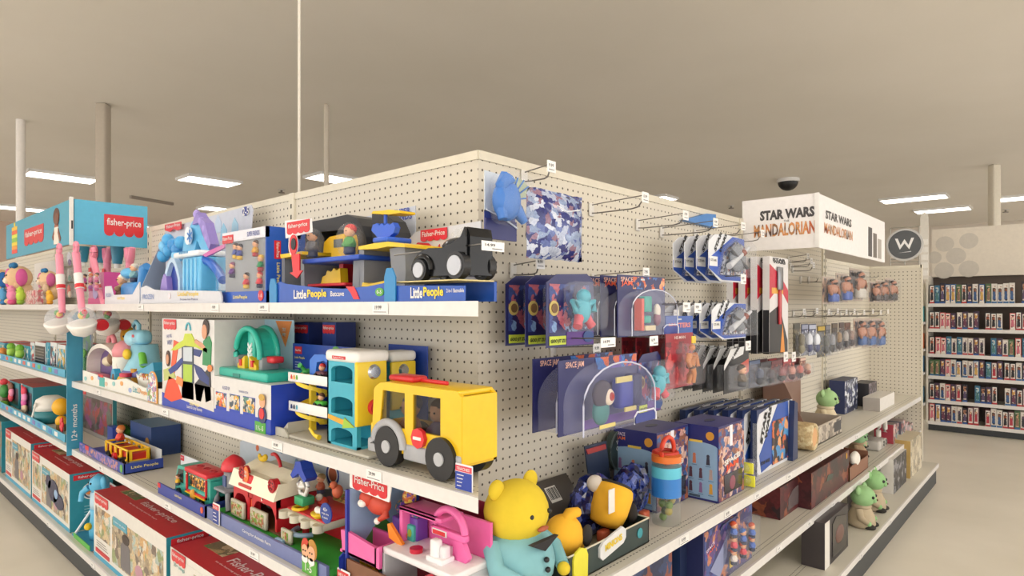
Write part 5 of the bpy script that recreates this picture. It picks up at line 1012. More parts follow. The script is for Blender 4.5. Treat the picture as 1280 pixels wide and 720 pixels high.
# ---- far third shelf
S = S3
for k, (p0, p1, lb) in enumerate(((11, 24, 'teal carton with a brown and pink toy window on the far third shelf'), (27, 41, 'teal carton with pink dangling toys on the far third shelf'))):
    def ex(it, a, b, v0, v1, h, k=k):
        m = MB(); m.box(M('#efe9e6', .4), a, a+.03, v0-.003, v0-.001, 0, h); m.box(M('#1f2a38', .3), a+.03, b-.03, v0-.002, v0-.001, .03, h-.05); it.part(m, 'window_panel')
        m = MB()
        for q, c in enumerate(('#8a5a44', '#ef8fb0', '#e04a5a') if k == 0 else ('#e0405a', '#ef8fc0', '#d85aa0', '#e8c8a8')): m.sph(M(c, .5), ((a+b)/2+.02*(q % 2), v0-.02, h*(.8-.2*q)), (.05, .02, .04), None, 10, 8)
        it.part(m, 'dangling_toy')
        m = MB(); m.box(RED, a+.0, a+.06, v0-.005, v0-.003, h-.04, h-.01); it.part(m, 'logo_badge')
    carton('toy_carton', lb, LF, p0, p1, (473, 478)[k]+4, .1, .34, S, M('#2c8794', .4), M('#b8303a', .4), M('#2c8090', .4), None, ex)
it = It('toy_crocodile', 'green toy hanging at the left edge of the far third shelf', 'toy', LF, 4, S); m = MB(); c = it.p(4, 492, .06)
m.sph(M('#3c8a3c', .5), (c.x, .07, c.z+.02), (.07, .04, .06)); m.sph(M('#7ab83c', .5), (c.x+.02, .06, c.z-.09), (.1, .04, .03)); m.sph(M('#d8404a', .5), (c.x-.03, .07, c.z+.1), (.03, .03, .03)); m.cyl(M('#6a4a34'), (c.x, .08, .001), (c.x, .08, c.z), .03); it.part(m, 'toy_body')
it = It('whale_drum', 'white and teal whale drum toy with a white drumstick on the far third shelf', 'toy', LF, 57, S); m = MB(); c = it.p(57, 512, .1)
m.lathe(M('#2c7f88', .4), [(.09, 0), (.1, .03), (.1, .09)], (c.x, .13, .006), 20); m.lathe(M('#ece8e0', .4), [(.1, .09), (.104, .12), (.09, .17), (.05, .195)], (c.x, .13, .006), 20); m.sph(BLACK, (c.x-.06, .045, .13), .01); it.part(m, 'drum_body')
m = MB(); m.cyl(M('#f0ece6', .4), (c.x-.06, .03, .03), (c.x+.06, .03, .16), .009); it.part(m, 'drumstick')
it = It('yellow_ball_toy', 'yellow ball headed toy duck beside the blue fin on the third shelf', 'toy', LF, 70, S); m = MB(); c = it.p(70, 509, .06)
m.sph(M('#efb21e', .45), (c.x, .09, c.z), (.06, .055, .06)); m.sph(BLACK, (c.x-.045, .06, c.z-.01), .007); it.part(m, 'duck_head')
m = MB(); m.sph(M('#efb21e', .45), (c.x, .09, c.z-.1), (.035, .035, .04)); m.cyl(M('#8a6a3a', .5), (c.x, .09, .006), (c.x, .09, c.z-.12), .03); it.part(m, 'duck_body')
it = It('red_flower_rattle', 'small red flower shaped rattle on a white stick against the blue fin', 'toy', LF, 76, S); m = MB(); c = it.p(76, 531, .03)
for k in range(5): m.sph(M('#d8303a', .4), (c.x+.022*math.cos(k*1.257), .035, c.z+.03*math.sin(k*1.257)), (.018, .008, .022), None, 8, 6)
it.part(m, 'rattle_head'); m = MB(); m.cyl(WHITE, (c.x-.03, .045, .008), (c.x, .04, c.z), .008); it.part(m, 'rattle_stick')
# ---- TOP SHELF
S = S1
def puppy(px, py, r, lb, ear, bow='#2f7fb8', fr=LF, v=.12):
    it = It('plush_puppy', lb, 'plush toy', fr, px, S); c = it.p(px, py, v); tan = M('#e3bd94', .9); z = max(c.z, r*1.9)
    m = MB(); m.sph(tan, (c.x, v+.02, z-r*1.15), (r*.85, r*.75, r*.95)); 
    for k in (-1, 1): m.sph(tan, (c.x+k*r*.6, v-.04, r*.3), (r*.35, r*.5, r*.28)); m.sph(tan, (c.x+k*r*.75, v-.03, z-r*.9), (r*.25, r*.3, r*.5))
    it.part(m, 'body')
    m = MB(); m.sph(tan, (c.x, v, z), (r, r*.9, r*.95)); m.sph(M('#f0dcc4', .9), (c.x-.01, v-r*.8, z-r*.25), (r*.35, r*.25, r*.28)); m.sph(BROWN, (c.x-.01, v-r*1.02, z-r*.15), (r*.1, r*.07, r*.08))
    for k in (-1, 1): m.sph(BLACK, (c.x+k*r*.35-.01, v-r*.83, z+r*.15), r*.08)
    it.part(m, 'head')
    m = MB()
    m.sph(M(ear, .9), (c.x-r*.55, v-r*.62, z-r*.05), (r*.5, r*.22, r*.8)); m.sph(M(ear, .9), (c.x+r*.9, v, z), (r*.25, r*.4, r*.7)); it.part(m, 'ear')
    m = MB()
    for k in (-1, 1): m.lathe(M(bow, .6), [(.002, 0), (r*.25, r*.4)], (0, 0, 0), 10, Matrix.Translation((c.x+.01, v-r*.4, z+r*.95)) @ Matrix.Rotation(k*math.pi/2, 4, 'Y'))
    it.part(m, 'bow')
    m = MB(); m.lathe(M('#9cc23c', .8), [(r*.6, 0), (r*.75, r*.1), (r*.6, r*.2)], (c.x, v+.01, z-r*.95), 16); it.part(m, 'collar')
puppy(24, 347, .105, 'tan plush puppy with pink ears and a blue bow on the far top shelf', '#d85f9c')
puppy(1, 350, .105, 'tan plush puppy with blue ears cut by the left edge', '#2f6fb8')
puppy(61, 350, .075, 'smaller tan plush puppy in a white card behind the tall pink push toys', '#cc5f92', v=.16)
for nm, px, py, r, c1, c2, lb in (('plush_toy', 11, 369, .05, '#ef8fb0', '#e05a8a', 'round pink plush toy before the pink-eared puppy'), ('plush_toy', 22, 370, .045, '#b8d04a', '#8fb03a', 'small lime plush toy beside the round pink one'), ('toy_bear', 58, 372, .032, '#f0b43c', '#e09a2c', 'tiny yellow bear toy at the front of the far top shelf'), ('plush_toy', 1, 370, .045, '#5a9fd0', '#3f7fb8', 'small blue plush toy at the very left of the top shelf')):
    it = It(nm, lb, 'toy', LF, px, S); c = it.p(px, py, .03); z = max(c.z, r*1.1)
    m = MB(); m.sph(M(c1, .8), (c.x, .05, z), (r, r*.7, r)); m.sph(M(c2, .8), (c.x, .05, r*.5), (r*.8, r*.6, r*.5)); it.part(m, 'body')
    m = MB(); m.sph(M(c1, .8), (c.x, .045, z+r*.9), (r*.7, r*.6, r*.65)); m.sph(M(c1, .8), (c.x-r*.5, .045, z+r*1.4), r*.25); m.sph(M(c1, .8), (c.x+r*.5, .045, z+r*1.4), r*.25)
    for k in (-1, 1): m.sph(BLACK, (c.x+k*r*.25, .045-r*.56, z+r), r*.08)
    it.part(m, 'head')
it = It('toy_package', 'clear triangular package of red rattles on the far top shelf', 'package', LF, 37, S); m = MB(); a, b = it.p(28, 0, .03).x, it.p(44, 0, .03).x
zt = it.p(42, 352, .03).z; m.prism(clear(.3, '#e8dcd8'), [(a, .001), (b, .001), (b, zt), (b-.02, zt)], .03, .1); it.part(m, 'clear_shell'); m = MB(); m.box(art(['#c83a50', '#e8c8c0', '#a85a5a', '#d8d0c8'], 30, 3), a+.03, b-.01, .05, .08, .005, .11); it.part(m, 'rattle_set')
it = It('display_card', 'white backing card behind the smaller plush puppy', 'card', LF, 55, S); m = MB(); it.box(m, M('#ded9d4', .5), 43, 74, 327, None, .3, .304); it.part(m, 'card_panel')
# push toys hanging at the corner sign
def popper(px0, px1, ytop, ymid, ydome, r, v, lb, dx=0, ball=True):
    it = It('push_popper', lb, 'push toy', LF, px1, LF.hit(px1, ydome+14, v).z, v)
    it.o.y = v; pk = M('#ee8fa6', .35)
    a = it.p(px0, ytop, v); b = it.p(px1, ydome-10, v); md = a.lerp(b, .35); md2 = a.lerp(b, .6)
    m = MB(); m.tube(pk, [a, md, md2, b], [.02, .019, .019, .017]); m.torus(pk, (a.x, a.y, a.z+.03), .026, .011, None, 'y'); it.part(m, 'pink_handle')
    m = MB(); m.tube(M('#e9e6e2', .4), [md, md2], .023); m.tube(RED, [md.lerp(md2, .7), md.lerp(md2, .95)], .0235); it.part(m, 'handle_label')
    d = it.p(px1+dx, ydome, v); m = MB(); m.sph(clear(.5), (d.x, d.y, d.z+.01), r); it.part(m, 'clear_dome')
    m = MB(); m.lathe(M('#f0ece6', .35), [(.02, -r*1.05), (r*.8, -r*.75), (r*1.04, -r*.1), (r*1.06, 0), (r*.9, .004)], (0, 0, 0), 24, Matrix.Translation((d.x, d.y, d.z-.01)) @ Matrix.Rotation(.25, 4, 'X') @ Matrix.Rotation(.3, 4, 'Y')); it.part(m, 'white_bowl')
    m = MB(); rr = random.Random(px0)
    for k in range(7): m.sph(M(['#d8303a', '#4fa83c', '#f0c82c', '#3a7fc8'][k % 4], .3), (d.x+r*.3+rr.uniform(-.4, .4)*r, d.y-r*.0+rr.uniform(-.2, .2)*r, d.z+.03+rr.uniform(0, .3)*r), r*.24, None, 8, 6)
    it.part(m, 'popping_ball')
    if ball:
        m = MB(); T = Matrix.Translation((d.x+r*.1, d.y+r*1.25, d.z-.02)) @ Matrix.Rotation(math.pi/2, 4, 'Y'); m.cyl(M('#c8202c', .3), (0, 0, 0), (0, 0, .035), r*.5, r*.42, 20, T); it.part(m, 'red_wheel')
popper(74, 78, 318, 350, 401, .07, -.09, 'pink handled push popper left of the blue fin', -5, False)
popper(95, 103, 316, 350, 402, .07, -.07, 'pink handled push popper right of the blue fin', 0)
popper(116, 133, 322, 350, 402, .07, .1, 'push popper with a clear dome hanging just under the end of the top shelf')
for k, (px, c, lb) in enumerate(((117, '#e8829a', 'pink push toy handle hanging at the back under the corner sign, nearest its left edge'), (134, '#e07f9c', 'wide pink push toy handle hanging between two blue ones'), (162, '#e58ca4', 'pink push toy handle hanging right of the wide pink one'))):
    it = It('push_toy', lb, 'push toy', LF, px, LF.hit(px, 340, .3).z, .3); it.o.y = .3; a = it.p(px, 316, .3); pk = M(c, .35); m = MB()
    if k != 0: m.tube(pk, [(a.x-.05, 0, a.z+.03), (a.x-.03, 0, a.z-.03), (a.x, 0, a.z-.06)], [.02, .022, .024]); m.tube(pk, [(a.x+.05, 0, a.z+.03), (a.x+.03, 0, a.z-.03), (a.x, 0, a.z-.06)], [.02, .022, .024])
    else: m.torus(pk, (a.x, 0, a.z+.0), .04, .018, None, 'y')
    m.tube(pk, [(a.x, 0, a.z-.04), (a.x, 0, a.z-.16)], .024); it.part(m, 'handle')
    m = MB(); m.box(WHITE, a.x-.03, a.x+.03, -.026, -.022, a.z-.16, a.z-.14); m.box(RED, a.x-.02, a.x+.03, -.028, -.026, a.z-.14, a.z-.11); it.part(m, 'hang_label')
for px, lb in ((104, 'blue push toy tube hanging behind the right pink popper handle'), (125, 'blue push toy tube hanging left of the wide pink handle'), (147, 'blue push toy tube hanging right of the wide pink handle')):
    it = It('push_toy', lb, 'push toy', LF, px, LF.hit(px, 336, .34).z, .34); it.o.y = .34; m = MB(); a = it.p(px, 308, .34); m.tube(M('#2a7f9f', .35), [(a.x, 0, a.z), (a.x-.005, 0, a.z-.12)], [.045, .03]); it.part(m, 'handle'); m = MB(); m.cyl(WHITE, (a.x-.005, 0, a.z-.15), (a.x-.005, 0, a.z-.12), .02); it.part(m, 'hang_label')
it = It('hanging_toy_strip', 'clear hanging strip of small grey packaged toys between two pink handles', 'package', LF, 86, S1+.02); 
m = MB()
for k, (py0, py1) in enumerate(((314, 332), (334, 352), (354, 372))): it.box(m, clear(.35, '#c8ccd0'), 80, 94, py0, py1, -.05, -.02, .006)
it.part(m, 'clear_blister'); m = MB()
for k, (py, c) in enumerate(((322, '#d8dce4'), (343, '#a8a4a0'), (363, '#c85a4a'))): it.sph(m, M(c, .4), 86, py, -.035, .025, .008, .035)
for k, (py, c) in enumerate(((328, '#6a5a8a'), (348, '#5a8a7a'), (368, '#d8c8b0'))): it.sph(m, M(c, .4), 87, py, -.035, .018, .008, .02)
it.part(m, 'packaged_toys')
# pink figure box and white tray toy
def ex(it, a, b, v0, v1, h):
    rr = random.Random(2); m = MB(); m.box(M('#d8488c', .4), a, b, v0-.004, v0-.0, .001, h*.2); m.disc(M('#b8a8e0', .4), (a+b)/2, v0-.004, h*.38, .05, .04); it.part(m, 'front_label')
    m = MB()
    for k in range(6): figm(m, (a+.03+(b-a-.06)*(k % 3)/2, v0-.03, h*(.42+.25*(k//3))), .06, hair=rr.choice(['#5a3428', '#d87a3a', '#3a2a28']), shirt=rr.choice(['#e8703a', '#b85ab0', '#ef8fb0']), legs='#c8508a')
    it.part(m, 'toy_figures')
    m = MB(); m.box(clear(.18), a+.003, b-.003, v0-.06, v0-.005, h*.2, h*.97, .008); it.part(m, 'clear_window')
carton('figure_box', 'pink box of small princess figures on the top shelf beside the blue corner sign', LF, 111, 130, 341, .1, .2, S, M('#c8689a', .4), M('#c8489a', .4), M('#d04f9c', .4), None, ex)
it = It('sleigh_toy', 'blue toy sleigh with figures in a low white tray beside the snowy castle', 'toy', LF, 152, S)
m = MB(); a, b = it.p(131, 0, .03).x, it.p(174, 0, .03).x; w_ = M('#d6d6dc', .4); m.prism(w_, [(a, .001), (b, .001), (b, .11), (b-.1, .05), (a+.14, .05), (a+.1, .1), (a, .1)], .03, .036); m.box(w_, a, b, .036, .2, .001, .006); m.text(M('#f0cf3c', .4), 'Little People', a+.28, .028, .03, .12, .02); m.text(M('#8a9ac8', .4), 'FROZEN', a+.07, .028, .05, .09, .02); it.part(m, 'tray')
m = MB(); bl = M('#3a86c8', .35); c = it.p(163, 360, .09); m.box(bl, c.x-.12, c.x+.12, .07, .17, .02, .12, .03, None, 3); m.tube(bl, [(c.x+.1, .12, .1), (c.x+.13, .12, .19), (c.x+.16, .12, .2)], [.03, .03, .02]); m.sph(M('#5fb0e0', .35), (c.x-.05, .1, .17), (.07, .04, .03)); it.part(m, 'toy_sleigh')
m = MB(); figm(m, (c.x-.17, .1, .03), .14, hair='#e6dcc8', shirt='#b89a6a'); it.part(m, 'toy_figure'); m = MB(); figm(m, (c.x+.02, .1, .12), .1, hair='#c9c4b8', shirt='#7aa8b0'); it.part(m, 'toy_figure')
m = MB(); c = it.p(147, 372, .06); m.sph(M('#6a4a3a', .5), (c.x, .07, .05), (.02, .02, .03)); m.sph(M('#8a6a4a', .5), (c.x, .06, .085), .016); it.part(m, 'toy_reindeer')
# snowy castle set
it = It('castle_playset', 'icy blue toy castle with a purple peaked tower in a white open box', 'toy playset', LF, 228, S)
m = MB(); it.poly(m, M('#c6cad8', .4), [(206, 290), (228, 280), (314, 256), (316, 262), (306, 385), (206, 385)], .33, .334)
for px, py, c in ((272, 277, '#b8c8e0'), (279, 287, '#8fc0dc'), (293, 280, '#9fc8e0')): it.poly(m, M(c, .4), [(px-4, py+14), (px-3, py), (px, py-8), (px+4, py), (px+4, py+14)], .327, .33)
it.disc(m, M('#2f3f8f', .4), 307, 264, .328, .03, .022); it.text(m, WHITE, '2-5', 303, 311, 264, .325); it.part(m, 'backing_card')
m = MB(); it.poly(m, RED, [(206, 281), (226, 277), (226, 286), (222, 288), (217, 286), (212, 290), (206, 288)], .31, .314); it.text(m, WHITE, 'Fisher-Price', 208, 225, 282, .309, .018); it.part(m, 'logo_badge')
m = MB(); A1, A2, A3, A4 = it.p(176, 360, .03), it.p(176, 378, .03), it.p(207, 378, .32), it.p(207, 290, .32); A2.z = A3.z = .002
m.add([A1, A2, A3, A4]+[q_+Vector((.004, 0, 0)) for q_ in (A1, A2, A3, A4)], [(0,1,2,3), (4,5,6,7), (0,3,7,4)], M('#b4c2d6', .35)); it.part(m, 'side_flap')
m = MB(); it.poly(m, M('#d2d4dc', .4), [(176, 360), (182, 357), (192, 362), (205, 363), (240, 363), (275, 364), (277, 372), (277, 379), (176, 379)], .02, .026); a, b = it.p(176, 0, .03).x, it.p(277, 0, .03).x; m.box(M('#d8dbe4', .4), a, b, .026, .33, .001, .006)
it.text(m, M('#f0cf3c', .4), 'LittlePeople', 222, 248, 368, .0185, .024); it.text(m, M('#5a5f8a', .4), 'Frozen Ice Palace', 225, 247, 374, .0185, .009); it.text(m, M('#7f96c8', .4), 'FROZEN', 178, 192, 371, .0185, .024); it.disc(m, M('#e8d8e0', .4), 212, 370, .019, .014, .014); it.part(m, 'tray')
ice = M('#62b8e6', .3); ice2 = M('#3f98d8', .3); pur = M('#8f7fc8', .4)
m = MB(); a, b = it.p(206, 0, .08).x, it.p(226, 0, .08).x; zt = it.p(215, 322, .08).z; n = 10
out = [(a, .006), (a, zt*.55)]+[(a+(b-a)*q/8, zt*.55+zt*.45*math.sin(math.pi*q/8)**.8) for q in range(1, 8)]+[(b, zt*.55), (b, .006)]
inn = [(a+.02, .006), (a+.02, zt*.5)]+[(a+.02+(b-a-.04)*q/8, zt*.5+zt*.4*math.sin(math.pi*q/8)) for q in range(1, 8)]+[(b-.02, zt*.5), (b-.02, .006)]
m.prism(M('#b8d4ee', .3), out+inn[::-1], .075, .1); it.part(m, 'arch_frame')
m = MB(); m.prism(M('#22409a', .35), inn, .095, .1); it.part(m, 'arched_door')
m = MB(); c0, c1 = it.p(228, 0, .08).x, it.p(250, 0, .08).x; zt2 = it.p(240, 321, .08).z
m.box(ice, c0-.0, c1, .08, .22, .006, zt2, .008); 
for k in range(4): m.box(M('#8accf0', .3), c0+.02+k*(c1-c0)/4.4, c0+.032+k*(c1-c0)/4.4, .072, .082, .01, zt2*.96, .003)
it.part(m, 'ice_wall')
m = MB(); it.box(m, M('#e9f0f6', .35), 216, 247, 314, 321, .07, .2, .008); q_ = it.p(222, 317, .07)
for k in range(6): m.box(M('#5a9ac8', .4), q_.x+.02+k*.018, q_.x+.028+k*.018, .068, .071, q_.z-.005, q_.z+.006)
it.part(m, 'balcony')
m = MB(); it.poly(m, ice, [(228, 314), (230, 300), (236, 286), (241, 276), (248, 276), (252, 292), (258, 304), (262, 318), (254, 318), (246, 300), (243, 314)], .14, .2); it.part(m, 'ice_tower')
m = MB(); it.poly(m, pur, [(240, 281), (243, 270), (246, 265), (250, 272), (256, 278), (259, 290), (263, 305), (261, 312), (254, 296), (248, 278)], .12, .16)
for px, py in ((246, 268), (252, 277), (257, 286), (260, 298)): it.sph(m, M('#a594d8', .4), px, py, .13, .016, .016, .022)
it.part(m, 'purple_peak')
m = MB(); it.disc(m, M('#e8eef6', .3), 237, 295, .13, .034, .042, .01); 
for k in range(3):
    c = it.p(237, 295, .118); m.box(M('#4f8ad0', .3), -.004, .004, -.002, 0, -.03, .03, 0, Matrix.Translation((c.x, c.y, c.z)) @ Matrix.Rotation(k*math.pi/3, 4, 'Y'))
it.part(m, 'snowflake_badge')
m = MB(); rr = random.Random(6)
for px, py in ((206, 308), (211, 313), (217, 306), (222, 312), (226, 303), (204, 320), (210, 300), (222, 320)): it.sph(m, M(rr.choice(['#4aa6e0', '#3a8fd0', '#7cc4ee']), .3), px, py, .2, .035, .03, .034)
it.part(m, 'ice_crag')
m = MB(); it.poly(m, M('#c860a8', .3), [(253, 319), (262, 313), (280, 305), (281, 309), (268, 316), (257, 321)], .09, .1); it.part(m, 'pink_paddle')
m = MB(); it.tube(m, M('#2a68c8', .3), [(254, 324, .1), (264, 329, .12), (272, 338, .12), (279, 350, .1)], [.02, .024, .024, .02][0]); it.poly(m, M('#cfe4f2', .35), [(251, 325), (262, 332), (274, 350), (276, 363), (250, 363)], .16, .2); it.part(m, 'ice_slide')
m = MB(); it.poly(m, M('#9a86d0', .4), [(200, 363), (202, 350), (205, 342), (208, 348), (209, 363)], .07, .1); it.part(m, 'purple_shrub')
# figure pack: windowed box and a second one behind
def figpack(v, lb, dxw=0):
    it = It('figure_pack', lb, 'toy box', LF, 300, S, v); it.o.y = v
    a, b = it.p(278, 0, v).x, it.p(333, 0, v).x
    if v > .05: a, b = A_, B_
    zt = it.p(305, 285, .02 if v < .1 else v).z if v < .05 else ZT_; dp = .085
    bl = M('#2156b8', .35)
    m = MB(); m.box(bl, a, b, .012, dp, .001, zt); m.box(M('#dfe0ea', .4), a, b, 0, .012, zt*.86, zt); m.box(bl, a, b, -.002, .012, .001, zt*.16); m.box(bl, b-.008, b, .0, .012, .001, zt); m.box(M('#8f9398', .5), a+.006, b-.01, .010, .0125, zt*.16, zt*.86)
    m.text(M('#f3e27a', .4), 'LittlePeople', (a+b)/2-.02, -.0035, zt*.08, .12, .018); m.text(M('#3a4f9a', .4), 'SUPER FRIENDS', b-.1, -.0015, zt*.93, .1, .018); T = Matrix.Translation((b, 0, 0)) @ Matrix.Rotation(math.pi/2, 4, 'Z')
    m.box(RED, .03, .055, -.0015, -.0003, zt*.58, zt*.82, 0, T); m.text(WHITE, 'Fisher-Price', .043, -.003, zt*.7, zt*.2, .012, T, -math.pi/2); m.text(M('#f3e27a', .4), 'Little People', .043, -.003, zt*.36, zt*.34, .018, T, -math.pi/2)
    it.part(m, 'carton')
    m = MB(); m.logo(a+.004, a+.1, zt*.84, zt*.96, -.001, 'Fisher-Price'); it.part(m, 'logo_badge'); m = MB(); m.disc(M('#d8303a', .4), b-.035, -.003, zt*.1, .02); m.text(WHITE, '1-5', b-.035, -.006, zt*.1, .024, .012); it.part(m, 'age_badge')
    rr = random.Random(4); hs = ['#2a2a32', '#5a3a28', '#8a3a6a', '#3a2a28', '#e0b84a', '#c8303a', '#4a3a34']
    for k, (fx, fz) in enumerate(((.4, .6), (.75, .62), (.22, .36), (.55, .2), (.86, .42), (.84, .2), (.3, .62))):
        if v > .05: break
        m = MB(); figm(m, (a+(b-a)*fx, .004, zt*fz), zt*.22, hair=hs[k], shirt=['#3a4a9a', '#d8a03a', '#6a3a8a', '#c8303a', '#2a8a5a', '#d83a4a', '#4a5aa0'][k], legs=['#d8b03a', '#a8303a', '#2a2a4a'][k % 3]); it.part(m, 'toy_figure')
    m = MB(); m.box(clear(.13), a+.004, b-.012, -.03, .0, zt*.16, zt*.86, .004); it.part(m, 'clear_window')
    return it, a, b, zt
itp, A_, B_, ZT_ = figpack(.045, 'blue figure pack with a clear window of small figures beside the castle')
def back_pack():
    c = copy_tree(itp.e); c.location = itp.e.location + LF.M.to_3x3() @ Vector((0, .125, -.0)); c['label'] = 'second blue figure pack directly behind the one with the clear window'
back_pack()
# cave playset
it = It('cave_playset', 'grey and black toy cave base with yellow and blue decks in an open blue box', 'toy playset', LF, 420, S)
bl = M('#1d51b0', .35)
m = MB(); it.poly(m, bl, [(342, 379), (342, 356), (350, 352), (358, 355), (400, 360), (430, 361), (460, 358), (484, 353), (484, 379)], .02, .026); a, b = it.p(342, 0, .03).x, it.p(484, 0, .03).x; m.box(bl, a, b, .026, .34, .001, .006); m.prism(M('#2f86c0', .4), [(a+.0, .001), (a+.05, .001), (a+.05, .06), (a+.035, .085), (a+.01, .085), (a, .06)], .014, .018)
it.text(m, WHITE, 'Little', 367, 383, 368, .018, .03, bold=.03); it.text(m, M('#f6d62c', .4), 'People', 384, 408, 368, .018, .032, bold=.03); it.text(m, WHITE, 'Batcave', 413, 430, 367, .018, .016)
it.poly(m, M('#d8242e', .35), [(432, 358), (442, 358), (446, 366), (449, 374), (442, 374), (438, 366)], .0175, .0195); c = it.p(475, 365, .02); m.disc(M('#58a83c', .4), c.x, .0195, c.z, .02, .012); m.text(WHITE, '0-5', c.x, .0165, c.z, .022, .01); it.part(m, 'tray')
m = MB(); it.poly(m, M('#c3c9d6', .4), [(372, 290), (430, 277), (519, 257), (519, 380), (372, 380)], .33, .334); it.poly(m, M('#3f8ea4', .4), [(498, 330), (503, 310), (508, 306), (511, 318), (515, 300), (519, 305), (519, 365), (498, 365)], .327, .33); it.text(m, M('#4a5aa8', .4), 'SUPER', 492, 513, 264, .327, .02, bold=.03); it.text(m, M('#4a5aa8', .4), 'FRIENDS', 486, 515, 271, .327, .026, bold=.03); it.part(m, 'backing_card')
bk = M('#22242a', .45); gy = M('#85888e', .5); dg = M('#4a4c52', .5)
m = MB(); it.poly(m, bk, [(360, 316), (362, 296), (370, 284), (388, 277), (412, 273), (434, 268), (444, 272), (452, 282), (457, 296), (459, 312), (457, 330), (450, 330), (448, 300), (440, 286), (400, 290), (396, 318)], .2, .30); it.poly(m, M('#2e3138', .45), [(386, 318), (400, 289), (442, 285), (449, 300), (449, 330), (386, 330)], .27, .3); it.part(m, 'cave_dome')
m = MB(); it.poly(m, gy, [(376, 324), (376, 378), (381, 378), (380, 324)], .1, .25); it.part(m, 'deck_pillar'); m = MB(); it.poly(m, gy, [(442, 322), (449, 322), (450, 378), (440, 378)], .1, .25); it.part(m, 'deck_pillar'); m = MB(); it.poly(m, dg, [(352, 320), (376, 320), (376, 378), (352, 378)], .24, .28); it.poly(m, gy, [(352, 320), (356, 320), (356, 378), (352, 378)], .1, .25); it.poly(m, dg, [(380, 326), (442, 326), (442, 378), (380, 378)], .26, .28); it.part(m, 'cave_wall')
m = MB(); it.box(m, M('#2450b8', .35), 377, 448, 321, 327, .07, .27, .004, at=412); it.part(m, 'blue_deck')
m = MB(); it.poly(m, YEL, [(350, 318), (378, 314), (378, 318), (351, 323)], .08, .26); it.part(m, 'yellow_ledge')
m = MB(); it.poly(m, M('#e8b818', .35), [(404, 316), (405, 303), (412, 296), (430, 292), (432, 300), (432, 320), (420, 323), (414, 321), (414, 316)], .15, .2); it.box(m, M('#5a5f5a', .4), 417, 427, 299, 309, .145, .15, at=422); it.part(m, 'yellow_console')
m = MB(); it.poly(m, YEL, [(401, 355), (403, 346), (407, 344), (409, 338), (414, 340), (417, 335), (421, 338), (425, 335), (426, 355)], .14, .17); it.part(m, 'yellow_crest')
m = MB(); it.box(m, RED, 384, 431, 354, 358, .1, .24, .003, at=408); it.box(m, M('#b81f2c', .4), 424, 429, 328, 355, .16, .2, at=427); it.part(m, 'red_bench')
for px, py, hair, sh in ((390, 306, '#3a3a40', '#6a6a70'), (437, 301, '#c8302e', '#4f9a4a')):
    m = MB(); c = it.p(px, py, .12); figm(m, (c.x, .12, c.z-.045), .1, hair=hair, shirt=sh); it.part(m, 'toy_figure'); m = MB(); m.sph(clear(.16), (c.x, .12, c.z), (.048, .045, .06)); it.part(m, 'clear_capsule')
m = MB(); it.poly(m, gy, [(487, 311), (506, 307), (507, 340), (505, 378), (489, 378), (490, 345)], .1, .28); it.part(m, 'tower_pillar'); m = MB(); it.poly(m, gy, [(449, 311), (455, 311), (455, 378), (449, 378)], .1, .28); it.part(m, 'tower_pillar'); m = MB(); it.poly(m, dg, [(455, 312), (488, 312), (488, 378), (455, 378)], .25, .28); it.part(m, 'tower_wall')
m = MB(); it.poly(m, YEL, [(448, 308), (468, 304), (485, 302), (506, 305), (506, 309), (485, 308), (470, 311), (448, 312)], .08, .3); it.part(m, 'yellow_roof')
m = MB(); it.poly(m, bk, [(464, 304), (465, 267), (482, 268), (492, 276), (498, 290), (501, 304)], .22, .27); it.part(m, 'black_arch')
m = MB(); it.poly(m, YEL, [(464, 267), (466, 264), (480, 263), (486, 262), (500, 263), (500, 266), (486, 268)], .14, .2); it.part(m, 'yellow_bar')
m = MB(); it.poly(m, M('#2a5ed0', .3), [(464, 288), (466, 281), (471, 279), (474, 282), (477, 279), (480, 282), (484, 279), (487, 281), (491, 278), (494, 284), (492, 291), (486, 296), (472, 297)], .13, .15); it.box(m, M('#2a5ed0', .3), 465, 483, 296, 303, .1, .2, .006, at=474); it.tube(m, M('#2a5ed0', .3), [(482, 280, .16), (482, 268, .16)], .006); it.part(m, 'blue_launcher')
m = MB(); it.poly(m, YEL, [(474, 350), (474, 338), (487, 328), (488, 350)], .2, .22); it.poly(m, YEL, [(452, 358), (453, 353), (462, 355), (480, 351), (486, 355), (478, 359)], .09, .13); it.part(m, 'yellow_steps')
m = MB(); it.poly(m, M('#e9e7ea', .4), [(356, 276), (389, 273), (390, 290), (357, 298)], .05, .053); it.logo(m, 359, 387, 276, 292, .049); it.part(m, 'logo_badge')
m = MB(); it.disc(m, M('#efecec', .4), 367, 306, .05, .032, .04, .002); it.disc(m, RED, 367, 306, .047, .027, .035, .002); it.disc(m, bk, 367, 305, .044, .016, .02, .002); it.poly(m, M('#d8242e', .35), [(364, 318), (374, 317), (374, 338), (378, 338), (371, 348), (362, 341), (366, 340)], .046, .05); it.part(m, 'arrow_card')
